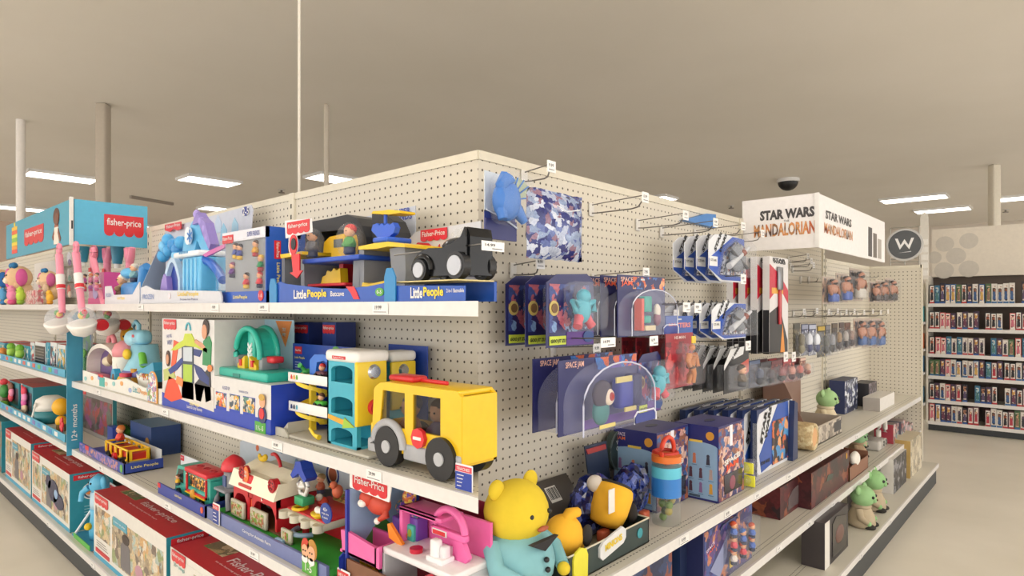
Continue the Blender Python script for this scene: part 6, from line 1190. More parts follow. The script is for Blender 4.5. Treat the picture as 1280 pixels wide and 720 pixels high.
# black toy car
it = It('toy_car_set', 'black finned toy car on a blue boxed stand near the corner of the top shelf', 'toy car', LF, 545, S)
m = MB(); it.poly(m, bl, [(485, 379), (485, 357), (500, 357), (580, 357), (580, 379)], .02, .026); a, b = it.p(486, 0, .03).x, it.p(598, 0, .03).x; b = min(b, -(A+.10)-it.o.x); m.box(M('#d9c88a', .5), a, b, .026, .17, it.p(540, 352, .2).z*.85, it.p(540, 352, .2).z*.9); zc = it.p(540, 352, .2).z*.9; m.box(bl, a, b, .16, .17, .001, zc); m.prism(M('#2f86c0', .4), [(a+.0, .001), (a+.05, .001), (a+.05, .07), (a+.035, .095), (a+.01, .095), (a, .07)], .014, .018)
it.text(m, WHITE, 'Little', 513, 528, 366, .018, .03, bold=.03); it.text(m, M('#f6d62c', .4), 'People', 529, 554, 366, .018, .032, bold=.03); it.text(m, WHITE, '2-in-1 Batmobile', 558, 580, 363, .018, .01); it.part(m, 'tray')
m = MB(); it.poly(m, M('#cfd0d6', .4), [(510, 300), (519, 290), (601, 276), (601, 372), (510, 372)], .25, .254); it.disc(m, M('#e8b82c', .4), 526, 325, .249, .055, .055, .002); it.poly(m, M('#c8242c', .4), [(514, 312), (522, 303), (535, 304), (545, 312), (549, 305), (550, 318), (540, 315), (530, 309), (520, 311), (514, 318)], .244, .247); it.poly(m, M('#3a4a8a', .4), [(517, 322), (527, 315), (537, 320), (538, 330), (522, 332)], .243, .246); it.poly(m, M('#b8303a', .4), [(510, 340), (520, 332), (524, 346), (510, 348)], .244, .247); it.logo(m, 526, 559, 286, 301, .246, 'Fisher-Price'); it.part(m, 'backing_card')
bkg = M('#0c0d10', .22, 0, 0, 1, .35)
m = MB(); W0 = it.p(523, 340, .08)
x0 = it.p(523, 0, .08).x; x1 = b+.0; L = x1-x0; z0 = zc+.012
def car(f, h): return (x0+L*f, z0+h)
pr = [car(0, .03), car(.02, .0), car(1, 0), car(1, .10), car(.95, .125), car(.88, .10), car(.74, .085), (x0+L*.55, z0+.075), (x0+L*.3, z0+.078), car(.12, .068), car(.03, .05)]
m.prism(bkg, pr, .07, .15); m.prism(bkg, [(min(p_[0], x1-.006), p_[1]*.985+.002) for p_ in pr], .06, .16); 
for y in (.06, .15): m.torus(bkg, (x0+L*.2, y, z0+.018), .036, .01, None, 'y', 0, math.pi, 10)
it.part(m, 'car_body')
m = MB(); m.sph(M('#2a2e36', .08), (x0+L*.6, .11, z0+.078), (.05, .04, .028)); it.part(m, 'canopy')
for fx, r in ((.2, .029), (.86, .036)):
    for y in (.045, .14):
        m = MB(); m.cyl(M('#1a1b1f', .4), (x0+L*fx, y, zc+r+.001), (x0+L*fx, y+.025, zc+r+.001), r, r, 24); m.cyl(M('#b4b6bc', .3, .3), (x0+L*fx, y-.004, zc+r+.001), (x0+L*fx, y, zc+r+.001), r*.72, r*.72, 20); it.part(m, 'wheel')
for px, py in ((566, 300), (574, 298)):
    c = it.p(px, py+6, .2); m = MB(); m.sph(clear(.25, '#d8dce0'), (c.x, .22, c.z), (.035, .02, .05)); it.part(m, 'clear_capsule')
m = MB(); c = it.p(566, 311, .2); m.box(YEL, c.x-.035, c.x+.04, .2, .24, c.z-.012, c.z+.012, .005); m.box(BLUE, c.x-.03, c.x+.035, .2, .24, c.z-.03, c.z-.012, .003); it.part(m, 'yellow_base')
# ================================================================== RIGHT AISLE
NAVY = M('#24265e', .35); DKB = M('#1d2148', .35)
def hang(name, label, cat, px0, px1, py0, py1, v, fn, n=1, dv=.05, dx=0, group=None, more='%s', grp_all=True):
    pc = (px0+px1)/2; z = RF.hit(pc, py1, v).z
    it = It(name, label, cat, RF, pc, z, v, group); a = it.p(px0, 0, v).x; b = it.p(px1, 0, v).x; h = it.p(pc, py0, v).z
    fn(it, a, b, h)
    for k in range(1, n): dup(it.e, RF, dx*k, dv*k, 0, more % ORD[k], group)
    return it, a, b, h
def eurohole(m, c, h, y=-.0015): m.box(M('#c9ccd2'), c-.014, c+.014, y, y+.001, h-.016, h-.010)
GOO = [('#27225c', '#4a2f86', '#5f7fb8')]
def goo(it, a, b, h):
    W = b-a; c = (a+b)/2; m = MB()
    m.prism(NAVY, [(a, 0), (b, 0), (b, h*.9), (b-W*.15, h), (a+W*.2, h*.97), (a, h*.85)], 0, .003); m.box(M('#5a2f8a', .4), a+W*.4, b-.004, -.002, 0, .004, h*.2)
    m.box(M('#c8d848', .4), a+W*.05, a+W*.38, -.003, -.001, .008, h*.15); m.text(M('#1a1a2a'), 'GOO JIT ZU', a+W*.215, -.0045, h*.08, W*.3, h*.06, None, 0, .2, .04); m.disc(M('#c8b46a', .4), a+W*.14, -.001, h*.52, .024); m.disc(M('#7a5a3a', .4), a+W*.14, -.004, h*.52, .015)
    m.box(art(['#27225c', '#3a4a8a', '#a85a6a', '#27225c', '#7a9ac8'], 18, 2), a+W*.05, b-W*.1, -.001, 0, h*.2, h*.84); m.disc(M('#2a4a8a', .4), b-W*.14, -.003, .03, .03, .02); it.part(m, 'printed_card')
    m = MB(); tq_ = M('#4fb0c4', .4); cc = a+W*.58
    m.sph(tq_, (cc, -.03, h*.5), (.034, .026, .045)); m.sph(tq_, (cc, -.035, h*.68), .024)
    for k in (-1, 1): m.tube(tq_, [(cc+k*.02, -.03, h*.56), (cc+k*.055, -.035, h*.6), (cc+k*.05, -.04, h*.47)], [.016, .013, .012]); m.tube(M('#d85a6a', .4), [(cc+k*.015, -.03, h*.42), (cc+k*.03, -.035, h*.33), (cc+k*.04, -.04, h*.27)], [.018, .015, .016])
    it.part(m, 'stretch_figure')
    m = MB(); m.box(clear(.2), a+W*.26, b-.004, -.075, -.001, h*.2, h*.88, .028, None, 3); it.part(m, 'clear_blister')
hang('stretch_toy_pack', 'purple carded stretch toy with yellow-green label, front of its hook', 'toy pack', 683, 742, 341, 433, .16, goo, 3, .085, -.0, 'purple carded stretch toys', 'purple carded stretch toy, %s on its hook')
def jam(it, a, b, h):
    W = b-a; m = MB(); m.box(NAVY, a, b, 0, .003, 0, h); m.box(art(['#24265e', '#c8603a', '#3a6fb8', '#24265e', '#e8a070'], 26, 3), a+W*.3, b-.004, -.001, 0, h*.78, h*.98)
    m.text(M('#e8b8a8', .4), 'SPACE', a+W*.17, -.0025, h*.93, W*.24, .016); m.text(M('#e8603a', .4), 'JAM', a+W*.17, -.0025, h*.86, W*.22, .022); eurohole(m, (a+b)/2, h); it.part(m, 'printed_card')
    m = MB(); c = (a+b)/2; out = [(a+.004, .006)]+[(c-(W/2-.004)*math.cos(q*math.pi/10), h*.45+h*.32*math.sin(q*math.pi/10)) for q in range(11)]+[(b-.004, .006)]
    m.prism(clear(.24, '#c8cce8'), out, -.055, -.001); m.tube(M('#d5d8e8', .15), [(q_[0], -.055, q_[1]) for q_ in out], .0022, 6); it.part(m, 'clear_blister')
    m = MB(); m.box(M('#d8583a', .4), a+W*.28, a+W*.33, -.04, -.01, h*.1, h*.62); m.box(M('#3fa79a', .4), a+W*.35, a+W*.5, -.04, -.015, h*.4, h*.66, .004); m.box(M('#3fa79a', .4), a+W*.35, a+W*.48, -.04, -.015, h*.22, h*.34, .004); m.sph(M('#e4dcd0', .5), (a+W*.66, -.03, h*.42), (.016, .012, .026)); m.sph(M('#8a5a6a', .5), (a+W*.66, -.03, h*.28), (.02, .012, .026)); m.box(M('#d8c8a0', .4), a+W*.34, a+W*.55, -.045, -.03, h*.1, h*.18); it.part(m, 'play_pieces')
    m = MB(); m.box(M('#2a3a8a', .4), b-W*.36, b-.01, -.06, -.056, .006, .035, .004); m.tube(M('#d8dcec', .3), [(b-W*.37, -.061, .006), (b-W*.36, -.061, .03), (b-W*.3, -.061, .04), (b-W*.06, -.061, .04), (b-.008, -.061, .03), (b-.008, -.061, .006)], .002, 6); it.part(m, 'front_label')
hang('basketball_figure_pack', 'navy domed basketball toy pack, front of its hook', 'toy pack', 772, 831, 345, 420, .12, jam, 4, .07, 0, 'navy domed basketball toy packs', 'navy domed basketball toy pack, %s on its hook')
def dome(it, a, b, h):
    W = b-a; c = (a+b)/2; m = MB(); m.box(NAVY, a-.02, b, 0, .003, 0, h*.98); m.box(art(['#24265e', '#c8603a', '#3a6fb8', '#24265e', '#5a3a9a'], 20, 5), a+W*.4, b-.004, -.001, 0, h*.8, h*.97); m.text(M('#e8b8a8', .4), 'SPACE JAM', a+W*.14, -.0025, h*.9, W*.22, .024); m.box(M('#5b3090', .4), a+W*.25, b-.004, -.0015, 0, .004, h*.14); it.part(m, 'printed_card')
    m = MB(); out = [(a+.004, .006)]+[(c-(W/2-.004)*math.cos(q*math.pi/12), h*.42+h*.5*math.sin(q*math.pi/12)) for q in range(13)]+[(b-.004, .006)]
    m.prism(clear(.26, '#b8bce4'), out, -.075, -.001); m.tube(M('#c5c9e0', .15), [(q_[0], -.075, q_[1]) for q_ in out], .003, 6); it.part(m, 'clear_dome')
    m = MB(); m.sph(M('#3a3034', .5), (a+W*.34, -.045, h*.5), (.05, .02, .045)); m.sph(M('#e8d8c4', .5), (a+W*.38, -.06, h*.46), (.026, .012, .026)); m.sph(M('#a83a34', .5), (a+W*.38, -.07, h*.47), (.013, .006, .014)); m.sph(M('#3a7f7a', .5), (a+W*.34, -.04, h*.27), (.04, .02, .045)); it.part(m, 'toy_creature')
    m = MB(); m.box(M('#2e3a9a', .4), a+W*.58, a+W*.77, -.05, -.01, h*.24, h*.66, .01); m.box(M('#1d2350', .4), a+W*.765, a+W*.9, -.05, -.01, h*.24, h*.7, .008); m.box(M('#d8c87a', .4), a+W*.5, a+W*.72, -.055, -.05, h*.62, h*.7, .0); m.box(M('#d8c87a', .4), a+W*.2, a+W*.4, -.078, -.076, h*.08, h*.13); m.box(M('#d8c87a', .4), a+W*.62, a+W*.78, -.055, -.05, h*.2, h*.26); it.part(m, 'play_pieces')
    m = MB(); m.tube(M('#e0e2f0', .3), [(b-W*.34, -.079, .006), (b-W*.34, -.079, .03), (b-W*.3, -.079, .045), (b-W*.05, -.079, .045), (b-.006, -.079, .03), (b-.006, -.079, .006)], .003, 6); m.box(M('#2a3a8a', .4), b-W*.32, b-.012, -.079, -.076, .008, .038); it.part(m, 'front_label')
hang('domed_playset_pack', 'wide domed clear pack with a wide-mouthed toy creature, front of its hook', 'toy pack', 703, 796, 444, 534, .1, dome, 2, .1, 0, 'wide domed clear packs', 'wide domed clear pack, %s on its hook')
hang('stretch_toy_pack', 'slanted carded stretch toy with a bright reflection right of the wide domed pack', 'toy pack', 797, 826, 440, 516, .14, goo, 1)
# dragon blister, foil bag at top
def dragon(it, a, b, h):
    W = b-a; c = (a+b)/2; bl = M('#3f78c8', .4); m = MB(); m.box(M('#2f3f8a', .4), a, b, 0, .003, 0, h*.42); m.prism(M('#c9d2dc', .4), [(a, h*.4), (b-W*.1, h*.4), (b-W*.1, h*.85), (b-W*.3, h*.98), (a, h)], 0, .003); m.box(M('#2a2f6a', .4), a, b, -.006, 0, 0, h*.3); m.tube(M('#c5d0e4', .2), [(a, -.008, h*.42), (c, -.01, h*.33), (b, -.008, h*.2)], .003, 6); it.part(m, 'printed_card')
    m = MB(); m.sph(bl, (a+W*.3, -.05, h*.55), (.05, .035, .06)); m.tube(bl, [(a+W*.2, -.05, h*.62), (a+W*.12, -.055, h*.75), (a+W*.25, -.06, h*.88)], [.03, .022, .026]); m.tube(bl, [(a+W*.45, -.05, h*.5), (a+W*.62, -.055, h*.4), (a+W*.8, -.06, h*.26)], [.026, .02, .012]); m.tube(bl, [(a+W*.15, -.05, h*.5), (a+W*.1, -.055, h*.38), (a+W*.1, -.06, h*.26)], [.022, .018, .014]); it.part(m, 'dragon_body')
    m = MB(); fan = [(a+W*.32, h*.55), (a+W*.35, h*.78), (a+W*.55, h*.9), (a+W*.75, h*.88), (a+W*.9, h*.8), (a+W*.82, h*.62), (a+W*.62, h*.58), (a+W*.5, h*.5)]
    m.prism(M('#a8b49a', .5), fan, -.062, -.056)
    for q_ in fan[1:7]: m.tube(bl, [(fan[0][0], -.064, fan[0][1]), (q_[0], -.064, q_[1])], .0025, 5)
    it.part(m, 'wing'); m = MB(); m.disc(M('#7a9cc8', .4), a+W*.68, -.001, h*.9, .02); m.disc(M('#d8624a', .4), a+W*.6, -.058, h*.55, .012, .008); it.part(m, 'printed_emblem')
    m = MB(); m.box(clear(.14), a+.004, b-W*.08, -.1, -.001, h*.2, h*.97, .03, None, 3); it.part(m, 'clear_blister')
hang('dragon_toy_pack', 'blue toy dragon with a fan wing in a clear pack near the corner', 'toy pack', 606, 644, 217, 300, .22, dragon)
def bagf(it, a, b, h):
    W = b-a; m = MB(); n = 12; k = 9; vs = []; rr = random.Random(4)
    for s_ in (-1, 1):
        for j in range(k+1):
            for i in range(n+1):
                fx, fz = i/n, j/k; bul = .05*(math.sin(math.pi*fx)**.6)*(math.sin(math.pi*fz)**.5); vs.append((a+W*fx+rr.uniform(-.003, .003), s_*bul+rr.uniform(-.004, .004)*(bul > 0.01), h*fz+rr.uniform(-.003, .003)))
    fs = []
    for s_ in (0, 1):
        for j in range(k):
            for i in range(n):
                q_ = s_*(n+1)*(k+1)+j*(n+1)+i; fs.append((q_, q_+1, q_+n+2, q_+n+1))
    m.add(vs, fs, art(['#2b3170', '#5f6ea8', '#8a6a80', '#c5cde0', '#343b7c', '#8a9cc0', '#a8b2cc', '#3f4a8a'], 26, 7, .12), None, True); it.part(m, 'foil_bag')
    m = MB(); m.tube(M('#e6e9f2', .1), [(a+W*.3, -.052, h*.75), (a+W*.45, -.058, h*.68), (a+W*.7, -.056, h*.74)], .002, 5); it.part(m, 'seal_crease')
hang('foil_toy_bag', 'shiny blue and silver foil toy bag hanging at the top beside the blue dragon pack', 'toy bag', 658, 727, 240, 325, .2, bagf)
# red carded muscular figure
def musc(it, a, b, h):
    W = b-a; c = (a+b)/2; m = MB(); m.box(M('#2d56a8', .4), a, b, 0, .003, h*.76, h); m.text(M('#d8888a', .4), 'MASTERS', c, -.0015, h*.87, W*.8, .02, None, 0, 0, .04); m.box(M('#9a2634', .4), a, b, 0, .003, 0, h*.76); m.text(M('#ecd8d4', .4), 'HE-MAN', c, -.0015, h*.70, W*.4, .012); m.box(art(['#9a2634', '#6a1a28', '#9a2634', '#c84a4a'], 20, 3), a+.002, b-.002, -.001, 0, h*.04, h*.64); eurohole(m, c, h); it.part(m, 'printed_card')
    m = MB(); sk = M('#c9834e', .4); x = a+W*.62
    m.tube(sk, [(x, -.035, h*.30), (x, -.035, h*.38), (x, -.04, h*.46)], [.016, .021, .026], 10); m.sph(sk, (x, -.04, h*.56), .013)
    for k in (-1, 1): m.tube(sk, [(x+k*.02, -.04, h*.46), (x+k*.038, -.04, h*.38), (x+k*.034, -.05, h*.29)], [.013, .011, .009]); m.tube(sk, [(x+k*.01, -.035, h*.30), (x+k*.018, -.038, h*.18), (x+k*.02, -.035, h*.06)], [.014, .012, .009])
    m.box(M('#5a3a2a', .5), x-.018, x+.018, -.05, -.02, h*.26, h*.32, .006); it.part(m, 'toy_figure')
    m = MB(); m.box(M('#e8c53a', .4), x-.016, x+.016, -.048, -.044, h*.62, h*.72); it.part(m, 'yellow_sticker')
    m = MB(); m.box(clear(.18), a+W*.28, b-.003, -.065, -.001, h*.03, h*.62, .016); it.part(m, 'clear_blister')
hang('action_figure_pack', 'red carded muscular action figure, front of its hook', 'toy pack', 832, 866, 395, 484, .12, musc, 4, .065, 0, 'red carded muscular figures', 'red carded muscular action figure, %s on its hook')
# white and blue space toy cards
def swA(it, a, b, h):
    W = b-a; m = MB(); m.prism(M('#dcdfe6', .4), [(a, h*.25), (a, h*.8), (a+W*.15, h*.95), (a+W*.4, h), (b, h*.96), (b, 0), (a+W*.3, 0)], 0, .003); m.prism(M('#2f56b4', .4), [(a, h*.45), (a+W*.65, h*.97), (b, h*.96), (b, h*.03), (a+W*.35, h*.03), (a, h*.25)], -.001, 0)
    m.text(M('#17181c'), 'STAR', a+W*.24, -.0025, h*.83, W*.3, .02, None, .9, 0, .05); m.text(M('#17181c'), 'WARS', a+W*.37, -.0025, h*.80, W*.3, .02, None, .9, 0, .05); m.box(M('#e4e4e4'), a+.003, a+W*.22, -.002, 0, h*.3, h*.5); m.text(M('#222226'), 'STAR', a+W*.11, -.003, h*.42, W*.16, .01); it.part(m, 'printed_card')
    m = MB(); m.prism(art(['#5a606c', '#a8adb6', '#2a2d36', '#7c828c', '#3a4a7a', '#8a5a4a', '#c9ccd2'], 42, 5), [(a+W*.28, h*.14), (a+W*.4, h*.62), (a+W*.7, h*.88), (b-.01, h*.78), (b-.01, h*.12)], -.012, -.002); it.part(m, 'printed_insert'); m = MB()
    m.sph(M('#7c828c', .4), (a+W*.6, -.03, h*.5), (W*.2, .02, h*.3)); m.tube(M('#c9ccd2', .4), [(a+W*.3, -.04, h*.3), (a+W*.85, -.045, h*.75)], [.014, .008]); m.tube(M('#3a3c44', .4), [(a+W*.35, -.04, h*.65), (a+W*.8, -.045, h*.3)], .008); m.sph(M('#8a4a3a', .5), (a+W*.68, -.045, h*.62), .016); it.part(m, 'toy_vehicle')
    m = MB(); m.prism(clear(.2), [(a+W*.2, h*.12), (a+W*.35, h*.7), (a+W*.7, h*.93), (b-.004, h*.8), (b-.004, h*.08)], -.06, -.001); it.part(m, 'clear_blister')
hang('space_toy_card', 'white and blue carded space toy in the top row, front of its hook', 'toy pack', 886, 930, 293, 352, .1, swA, 4, .055, 0, 'white and blue carded space toys, top row', 'white and blue carded space toy in the top row, %s on its hook')
hang('space_toy_card', 'white and blue carded space toy in the middle row, front of its hook', 'toy pack', 890, 932, 378, 424, .1, swA, 5, .055, 0, 'white and blue carded space toys, middle row', 'white and blue carded space toy in the middle row, %s on its hook')
def swB(it, a, b, h):
    W = b-a; m = MB(); m.prism(M('#1c1d22', .4), [(a, 0), (b, 0), (b, h*.9), (b-W*.2, h), (a+W*.25, h*.97), (a, h*.6)], 0, .003); m.prism(M('#d9dadc', .4), [(a, h*.52), (a, h*.62), (a+W*.25, h*.97), (b-W*.2, h), (b-W*.25, h*.82), (a+W*.2, h*.7)], -.001, 0); m.text(M('#17181c'), 'STAR WARS', a+W*.38, -.0025, h*.82, W*.5, .018, None, .6, 0, .05); m.prism(M('#b84a3a', .4), [(a+W*.55, h*.2), (b-.003, h*.4), (b-.003, h*.7), (a+W*.65, h*.6)], -.001, 0); it.part(m, 'printed_card')
    m = MB(); figm(m, (a+W*.45, -.03, h*.12), h*.5, hair='#4a4038', shirt='#6a5a48', legs='#3a3a3e'); it.part(m, 'toy_figure'); m = MB(); m.box(clear(.2), a+W*.12, b-W*.15, -.06, -.001, h*.05, h*.62, .014); it.part(m, 'clear_blister')
hang('action_figure_card', 'black carded space action figure in the lower row, front of its hook', 'toy pack', 905, 936, 434, 489, .08, swB, 6, .048, 0, 'black carded space figures', 'black carded space action figure in the lower row, %s on its hook')
def saber(it, a, b, h):
    W = b-a; m = MB(); m.box(M('#d8d5d6', .4), a, b, 0, .035, 0, h); m.box(M('#222226', .4), a-.0008, a, .002, .033, 0, h*.45); 
    T = Matrix.Translation((a, 0, 0)) @ Matrix.Rotation(-math.pi/2, 4, 'Z')
    m.prism(M('#1d1d20', .4), [(a, 0), (b-.01, 0), (b-.01, h*.12), (a+W*.5, h*.5), (a, h*.42)], -.0012, 0); m.prism(M('#c01f3a', .4), [(a, h*.56), (a+W*.5, h*.7), (b-.002, h*.52), (b-.002, h*.66), (a+W*.55, h*.82), (a, h*.92)], -.0012, 0); m.box(M('#d9a23c', .4), a+W*.1, a+W*.7, -.002, 0, h*.62, h*.68); m.prism(M('#d98a2c', .4), [(a+W*.55, 0), (a+W*.8, 0), (a+W*.68, h*.3)], -.0022, 0)
    m.text(M('#17181c'), 'STAR', (a+b)/2, -.0015, h*.975, W*.7, .015, None, 0, 0, .05); m.text(M('#17181c'), 'WARS', (a+b)/2, -.0015, h*.95, W*.7, .015, None, 0, 0, .05); it.part(m, 'carton')
    m = MB(); m.box(M('#8a8c92', .3, .6), a+W*.35, a+W*.6, -.014, -.002, h*.66, h*.9, .004); m.box(M('#b8323c', .3), a+W*.42, a+W*.54, -.012, -.002, h*.3, h*.66, .003); it.part(m, 'toy_hilt')
hang('light_sword_box', 'tall red and black toy light sword box, front of its hook', 'toy box', 962, 985, 322, 441, .1, saber, 4, .055, -.02, 'tall toy light sword boxes', 'tall red and black toy light sword box, %s on its hook')
def dark(cs, k):
    def f(it, a, b, h):
        W = b-a; m = MB(); m.box(M(cs[0], .4), a, b, 0, .003, 0, h); m.box(art(cs, 30, k), a+.002, b-.002, -.001, 0, .003, h*.8); m.box(M(cs[-1], .4), a+.004, b-.004, -.002, 0, h*.84, h*.97); it.part(m, 'printed_card')
        m = MB(); m.box(clear(.22), a+.003, b-.003, -.05, -.001, .004, h*.75, .01); it.part(m, 'clear_blister')
        m = MB(); m.sph(M(cs[1], .5), ((a+b)/2, -.025, h*.5), (W*.25, .018, h*.2)); m.sph(M(cs[2], .5), ((a+b)/2, -.025, h*.25), (W*.2, .018, h*.15)); it.part(m, 'packed_toy')
    return f
for k, (p0, p1, y0, y1, cs) in enumerate(((936, 950, 450, 484, ['#2a3048', '#3a4460', '#20222c', '#4a5a7a']), (950, 964, 452, 482, ['#26262e', '#3a2a34', '#1a1c24', '#3a3a44']), (964, 978, 450, 479, ['#5a2a30', '#8a4a4a', '#2a2a30', '#6a3038']), (979, 989, 449, 477, ['#8a3038', '#c88a7a', '#4a2a30', '#a83a44']), (989, 999, 448, 475, ['#6a2830', '#b8584a', '#2c2228', '#7a2f38']))):
    hang('small_toy_card', 'small dark carded toy below the tall sword boxes, %s from the left' % (['first']+ORD[1:])[k], 'toy pack', p0, p1, y0, y1, .12, dark(cs, k), 2, .08, 0, 'small dark carded toys below the sword boxes', 'dark carded toy directly behind number '+['one', 'two', 'three', 'four', 'five'][k]+' below the sword boxes, %s')
def wrest(tr, k):
    def f(it, a, b, h):
        W = b-a; m = MB(); m.box(M('#b9a99c', .4), a, b, 0, .003, 0, h); m.box(art(['#7a6a60', '#b89a84', '#4a4a5a', '#c9b8a8'], 20, k), a+.003, b-.003, -.001, 0, h*.05, h*.93); it.part(m, 'printed_card')
        m = MB(); sk = M('#b5795a', .5); c = (a+b)/2; m.sph(sk, (c, -.03, h*.55), (W*.3, .02, h*.18)); m.sph(sk, (c, -.035, h*.8), (W*.16, .02, h*.1)); m.sph(M('#2e2320', .6), (c, -.037, h*.765), (W*.14, .02, h*.06)); m.sph(M('#2e2320', .6), (c, -.028, h*.845), (W*.17, .02, h*.07)); m.box(M(tr, .5), c-W*.26, c+W*.26, -.05, -.012, h*.08, h*.38, .01)
        for s_ in (-1, 1): m.tube(sk, [(c+s_*W*.28, -.03, h*.64), (c+s_*W*.36, -.035, h*.45), (c+s_*W*.28, -.04, h*.34)], [.016, .013, .01], 6)
        it.part(m, 'toy_wrestler'); m = MB(); m.box(clear(.2), a+.003, b-.003, -.06, -.001, h*.03, h*.93, .016); it.part(m, 'clear_blister')
    return f
for k, (p0, p1, y0, y1, tr) in enumerate(((1028, 1043, 346, 380, '#2a52a8'), (1045, 1060, 342, 378, '#2a52a8'), (1062, 1078, 336, 376, '#c9c4bc'), (1086, 1094, 352, 378, '#3a2f30'), (1095, 1105, 350, 378, '#3a2f30'), (1106, 1117, 348, 378, '#2a2426'))):
    hang('wrestling_figure_pack', 'carded toy wrestler in the row under the white sign, %s from the left' % (['first']+ORD[1:])[k], 'toy pack', p0, p1, y0, y1, .14, wrest(tr, k), 1)
for k, (p0, p1, y0, y1, cs) in enumerate(((992, 1000, 404, 446, ['#4a4438', '#6a6248', '#8a8468', '#3a3a30']), (1002, 1010, 405, 444, ['#222a4e', '#d8dce6', '#2a3466', '#8a90a8']), (1011, 1020, 405, 444, ['#1f2850', '#e0e4ec', '#2a3466', '#aab0c4']), (1022, 1031, 407, 446, ['#1c1c1e', '#3a3a2c', '#222222', '#b89a2c']), (1032, 1038, 406, 444, ['#4a4a4e', '#8a8a90', '#2a2a2e', '#7a7a80']), (1040, 1047, 404, 440, ['#2a2426', '#8a6a3a', '#3a3034', '#5a4a3a']), (1049, 1055, 403, 438, ['#3a2a28', '#a8a09a', '#2a2022', '#4a3a38']), (1056, 1063, 403, 436, ['#5a3f38', '#8a6a5a', '#3a2a2a', '#6a4a40']))):
    hang('small_toy_card', 'narrow carded toy in the row under the empty hooks, %s from the left' % (['first']+ORD[1:])[k], 'toy pack', p0, p1, y0, y1, .12, dark(cs, k+9), 1)
for k, (p0, p1) in enumerate(((1067, 1077), (1078, 1089), (1090, 1101))):
    hang('wrestling_figure_pack', 'carded toy wrestler with blue trunks in the lower row, %s from the left' % (['first']+ORD[1:])[k], 'toy pack', p0, p1, 398, 434, .1, wrest('#2f5a9a', k+3), 1)
hang('green_stick_card', 'slim brown toy tube hanging below the narrow carded toys', 'toy pack', 1000, 1007, 447, 470, .1, dark(['#6a3a34', '#c8a08a', '#8a4a3a', '#d8b8a8'], 4), 1)
# hooks
HK = [(654, 222, 682, 'front of the top left of the board, above the foil bag'), (738, 262, 802, 'highest empty hook, right of the foil bag'), (796, 281, 853, 'second empty hook along the top row'), (826, 290, 890, 'third empty hook along the top row'), (868, 293, 925, 'fourth empty hook along the top row, over the space toy cards'), (905, 300, 950, 'fifth empty hook along the top row, beside the white corner sign'),
      (741, 350, 803, 'hook over the navy domed packs'), (640, 338, 668, 'hook over the stretch toy packs'), (690, 440, 742, 'hook over the wide domed pack'), (797, 398, 842, 'hook over the red carded figures'), (875, 385, 905, 'hook over the middle row of space cards'), (882, 438, 918, 'hook over the lower row of space figures'),
      (985, 325, 1008, 'upper empty hook right of the sword boxes'), (987, 331, 1012, 'second empty hook right of the sword boxes'), (990, 336, 1015, 'third empty hook right of the sword boxes')]
for k, (px, py, tp, lb) in enumerate(HK): hook(px, py, tp, 'metal hook, '+lb, True, True, ['9.99', '12.99', '7.99', '4.99'][k % 4])
for k, tp in enumerate((1003, 1019, 1034, 1045, 1056, 1066, 1078, 1089, 1099, 1108)):
    px = tp-28; hook(max(px, 978), 393-(k % 2), tp, 'price-tagged metal hook in the long row at eye level, %s from left' % (['first']+ORD[1:])[k], True, True, '9.99')
for k, (px, tp) in enumerate(((1078, 1098), (1088, 1108), (1000, 1022), (1010, 1032))):
    hook(px, 345 if k < 2 else 350, tp, 'plain metal peg hook above the carded wrestlers, %s from the left' % ['third', 'fourth', 'first', 'second'][k], False, False)
for k, (px, py) in enumerate(((616, 308), (760, 428), (817, 426), (858, 384), (872, 385), (929, 349), (935, 432), (982, 446), (992, 446))):
    lb = ['under the blue dragon pack', 'under the navy domed packs on the left', 'under the navy domed packs on the right', 'above the red carded figure', 'above the middle row of space cards', 'beside the top row of space cards', 'below the sword boxes on the left', 'below the sword boxes', 'below the sword boxes on the right'][k]
    v = .02; it = It('price_tag', 'small white price tag '+lb, 'price tag', RF, px, RF.hit(px, py+6, v).z, v); w_ = .04 if k in (0, 1) else .028; h_ = it.p(px, py-6, v).z
    m = MB(); m.box(M('#f1efee', .3), -w_, w_, -.002, 0, 0, h_); m.text(M('#4a4a50', .6), ['14.99', '14.99', '16.99', '9.99', '9.99', '8.99', '7.99', '9.99', '9.99'][k], -w_*.3, -.003, h_*.6, w_*.9, h_*.3); m.box(M('#6a6a70'), -w_*.1, w_*.8, -.0028, -.002, h_*.2, h_*.28); it.part(m, 'tag_face')
    m = MB(); m.tube(M('#83807c', .3, .8), [(0, 0, h_*.9), (0, D-v-.004, h_*.9-.01)], .0024, 6); it.part(m, 'holder_wire')
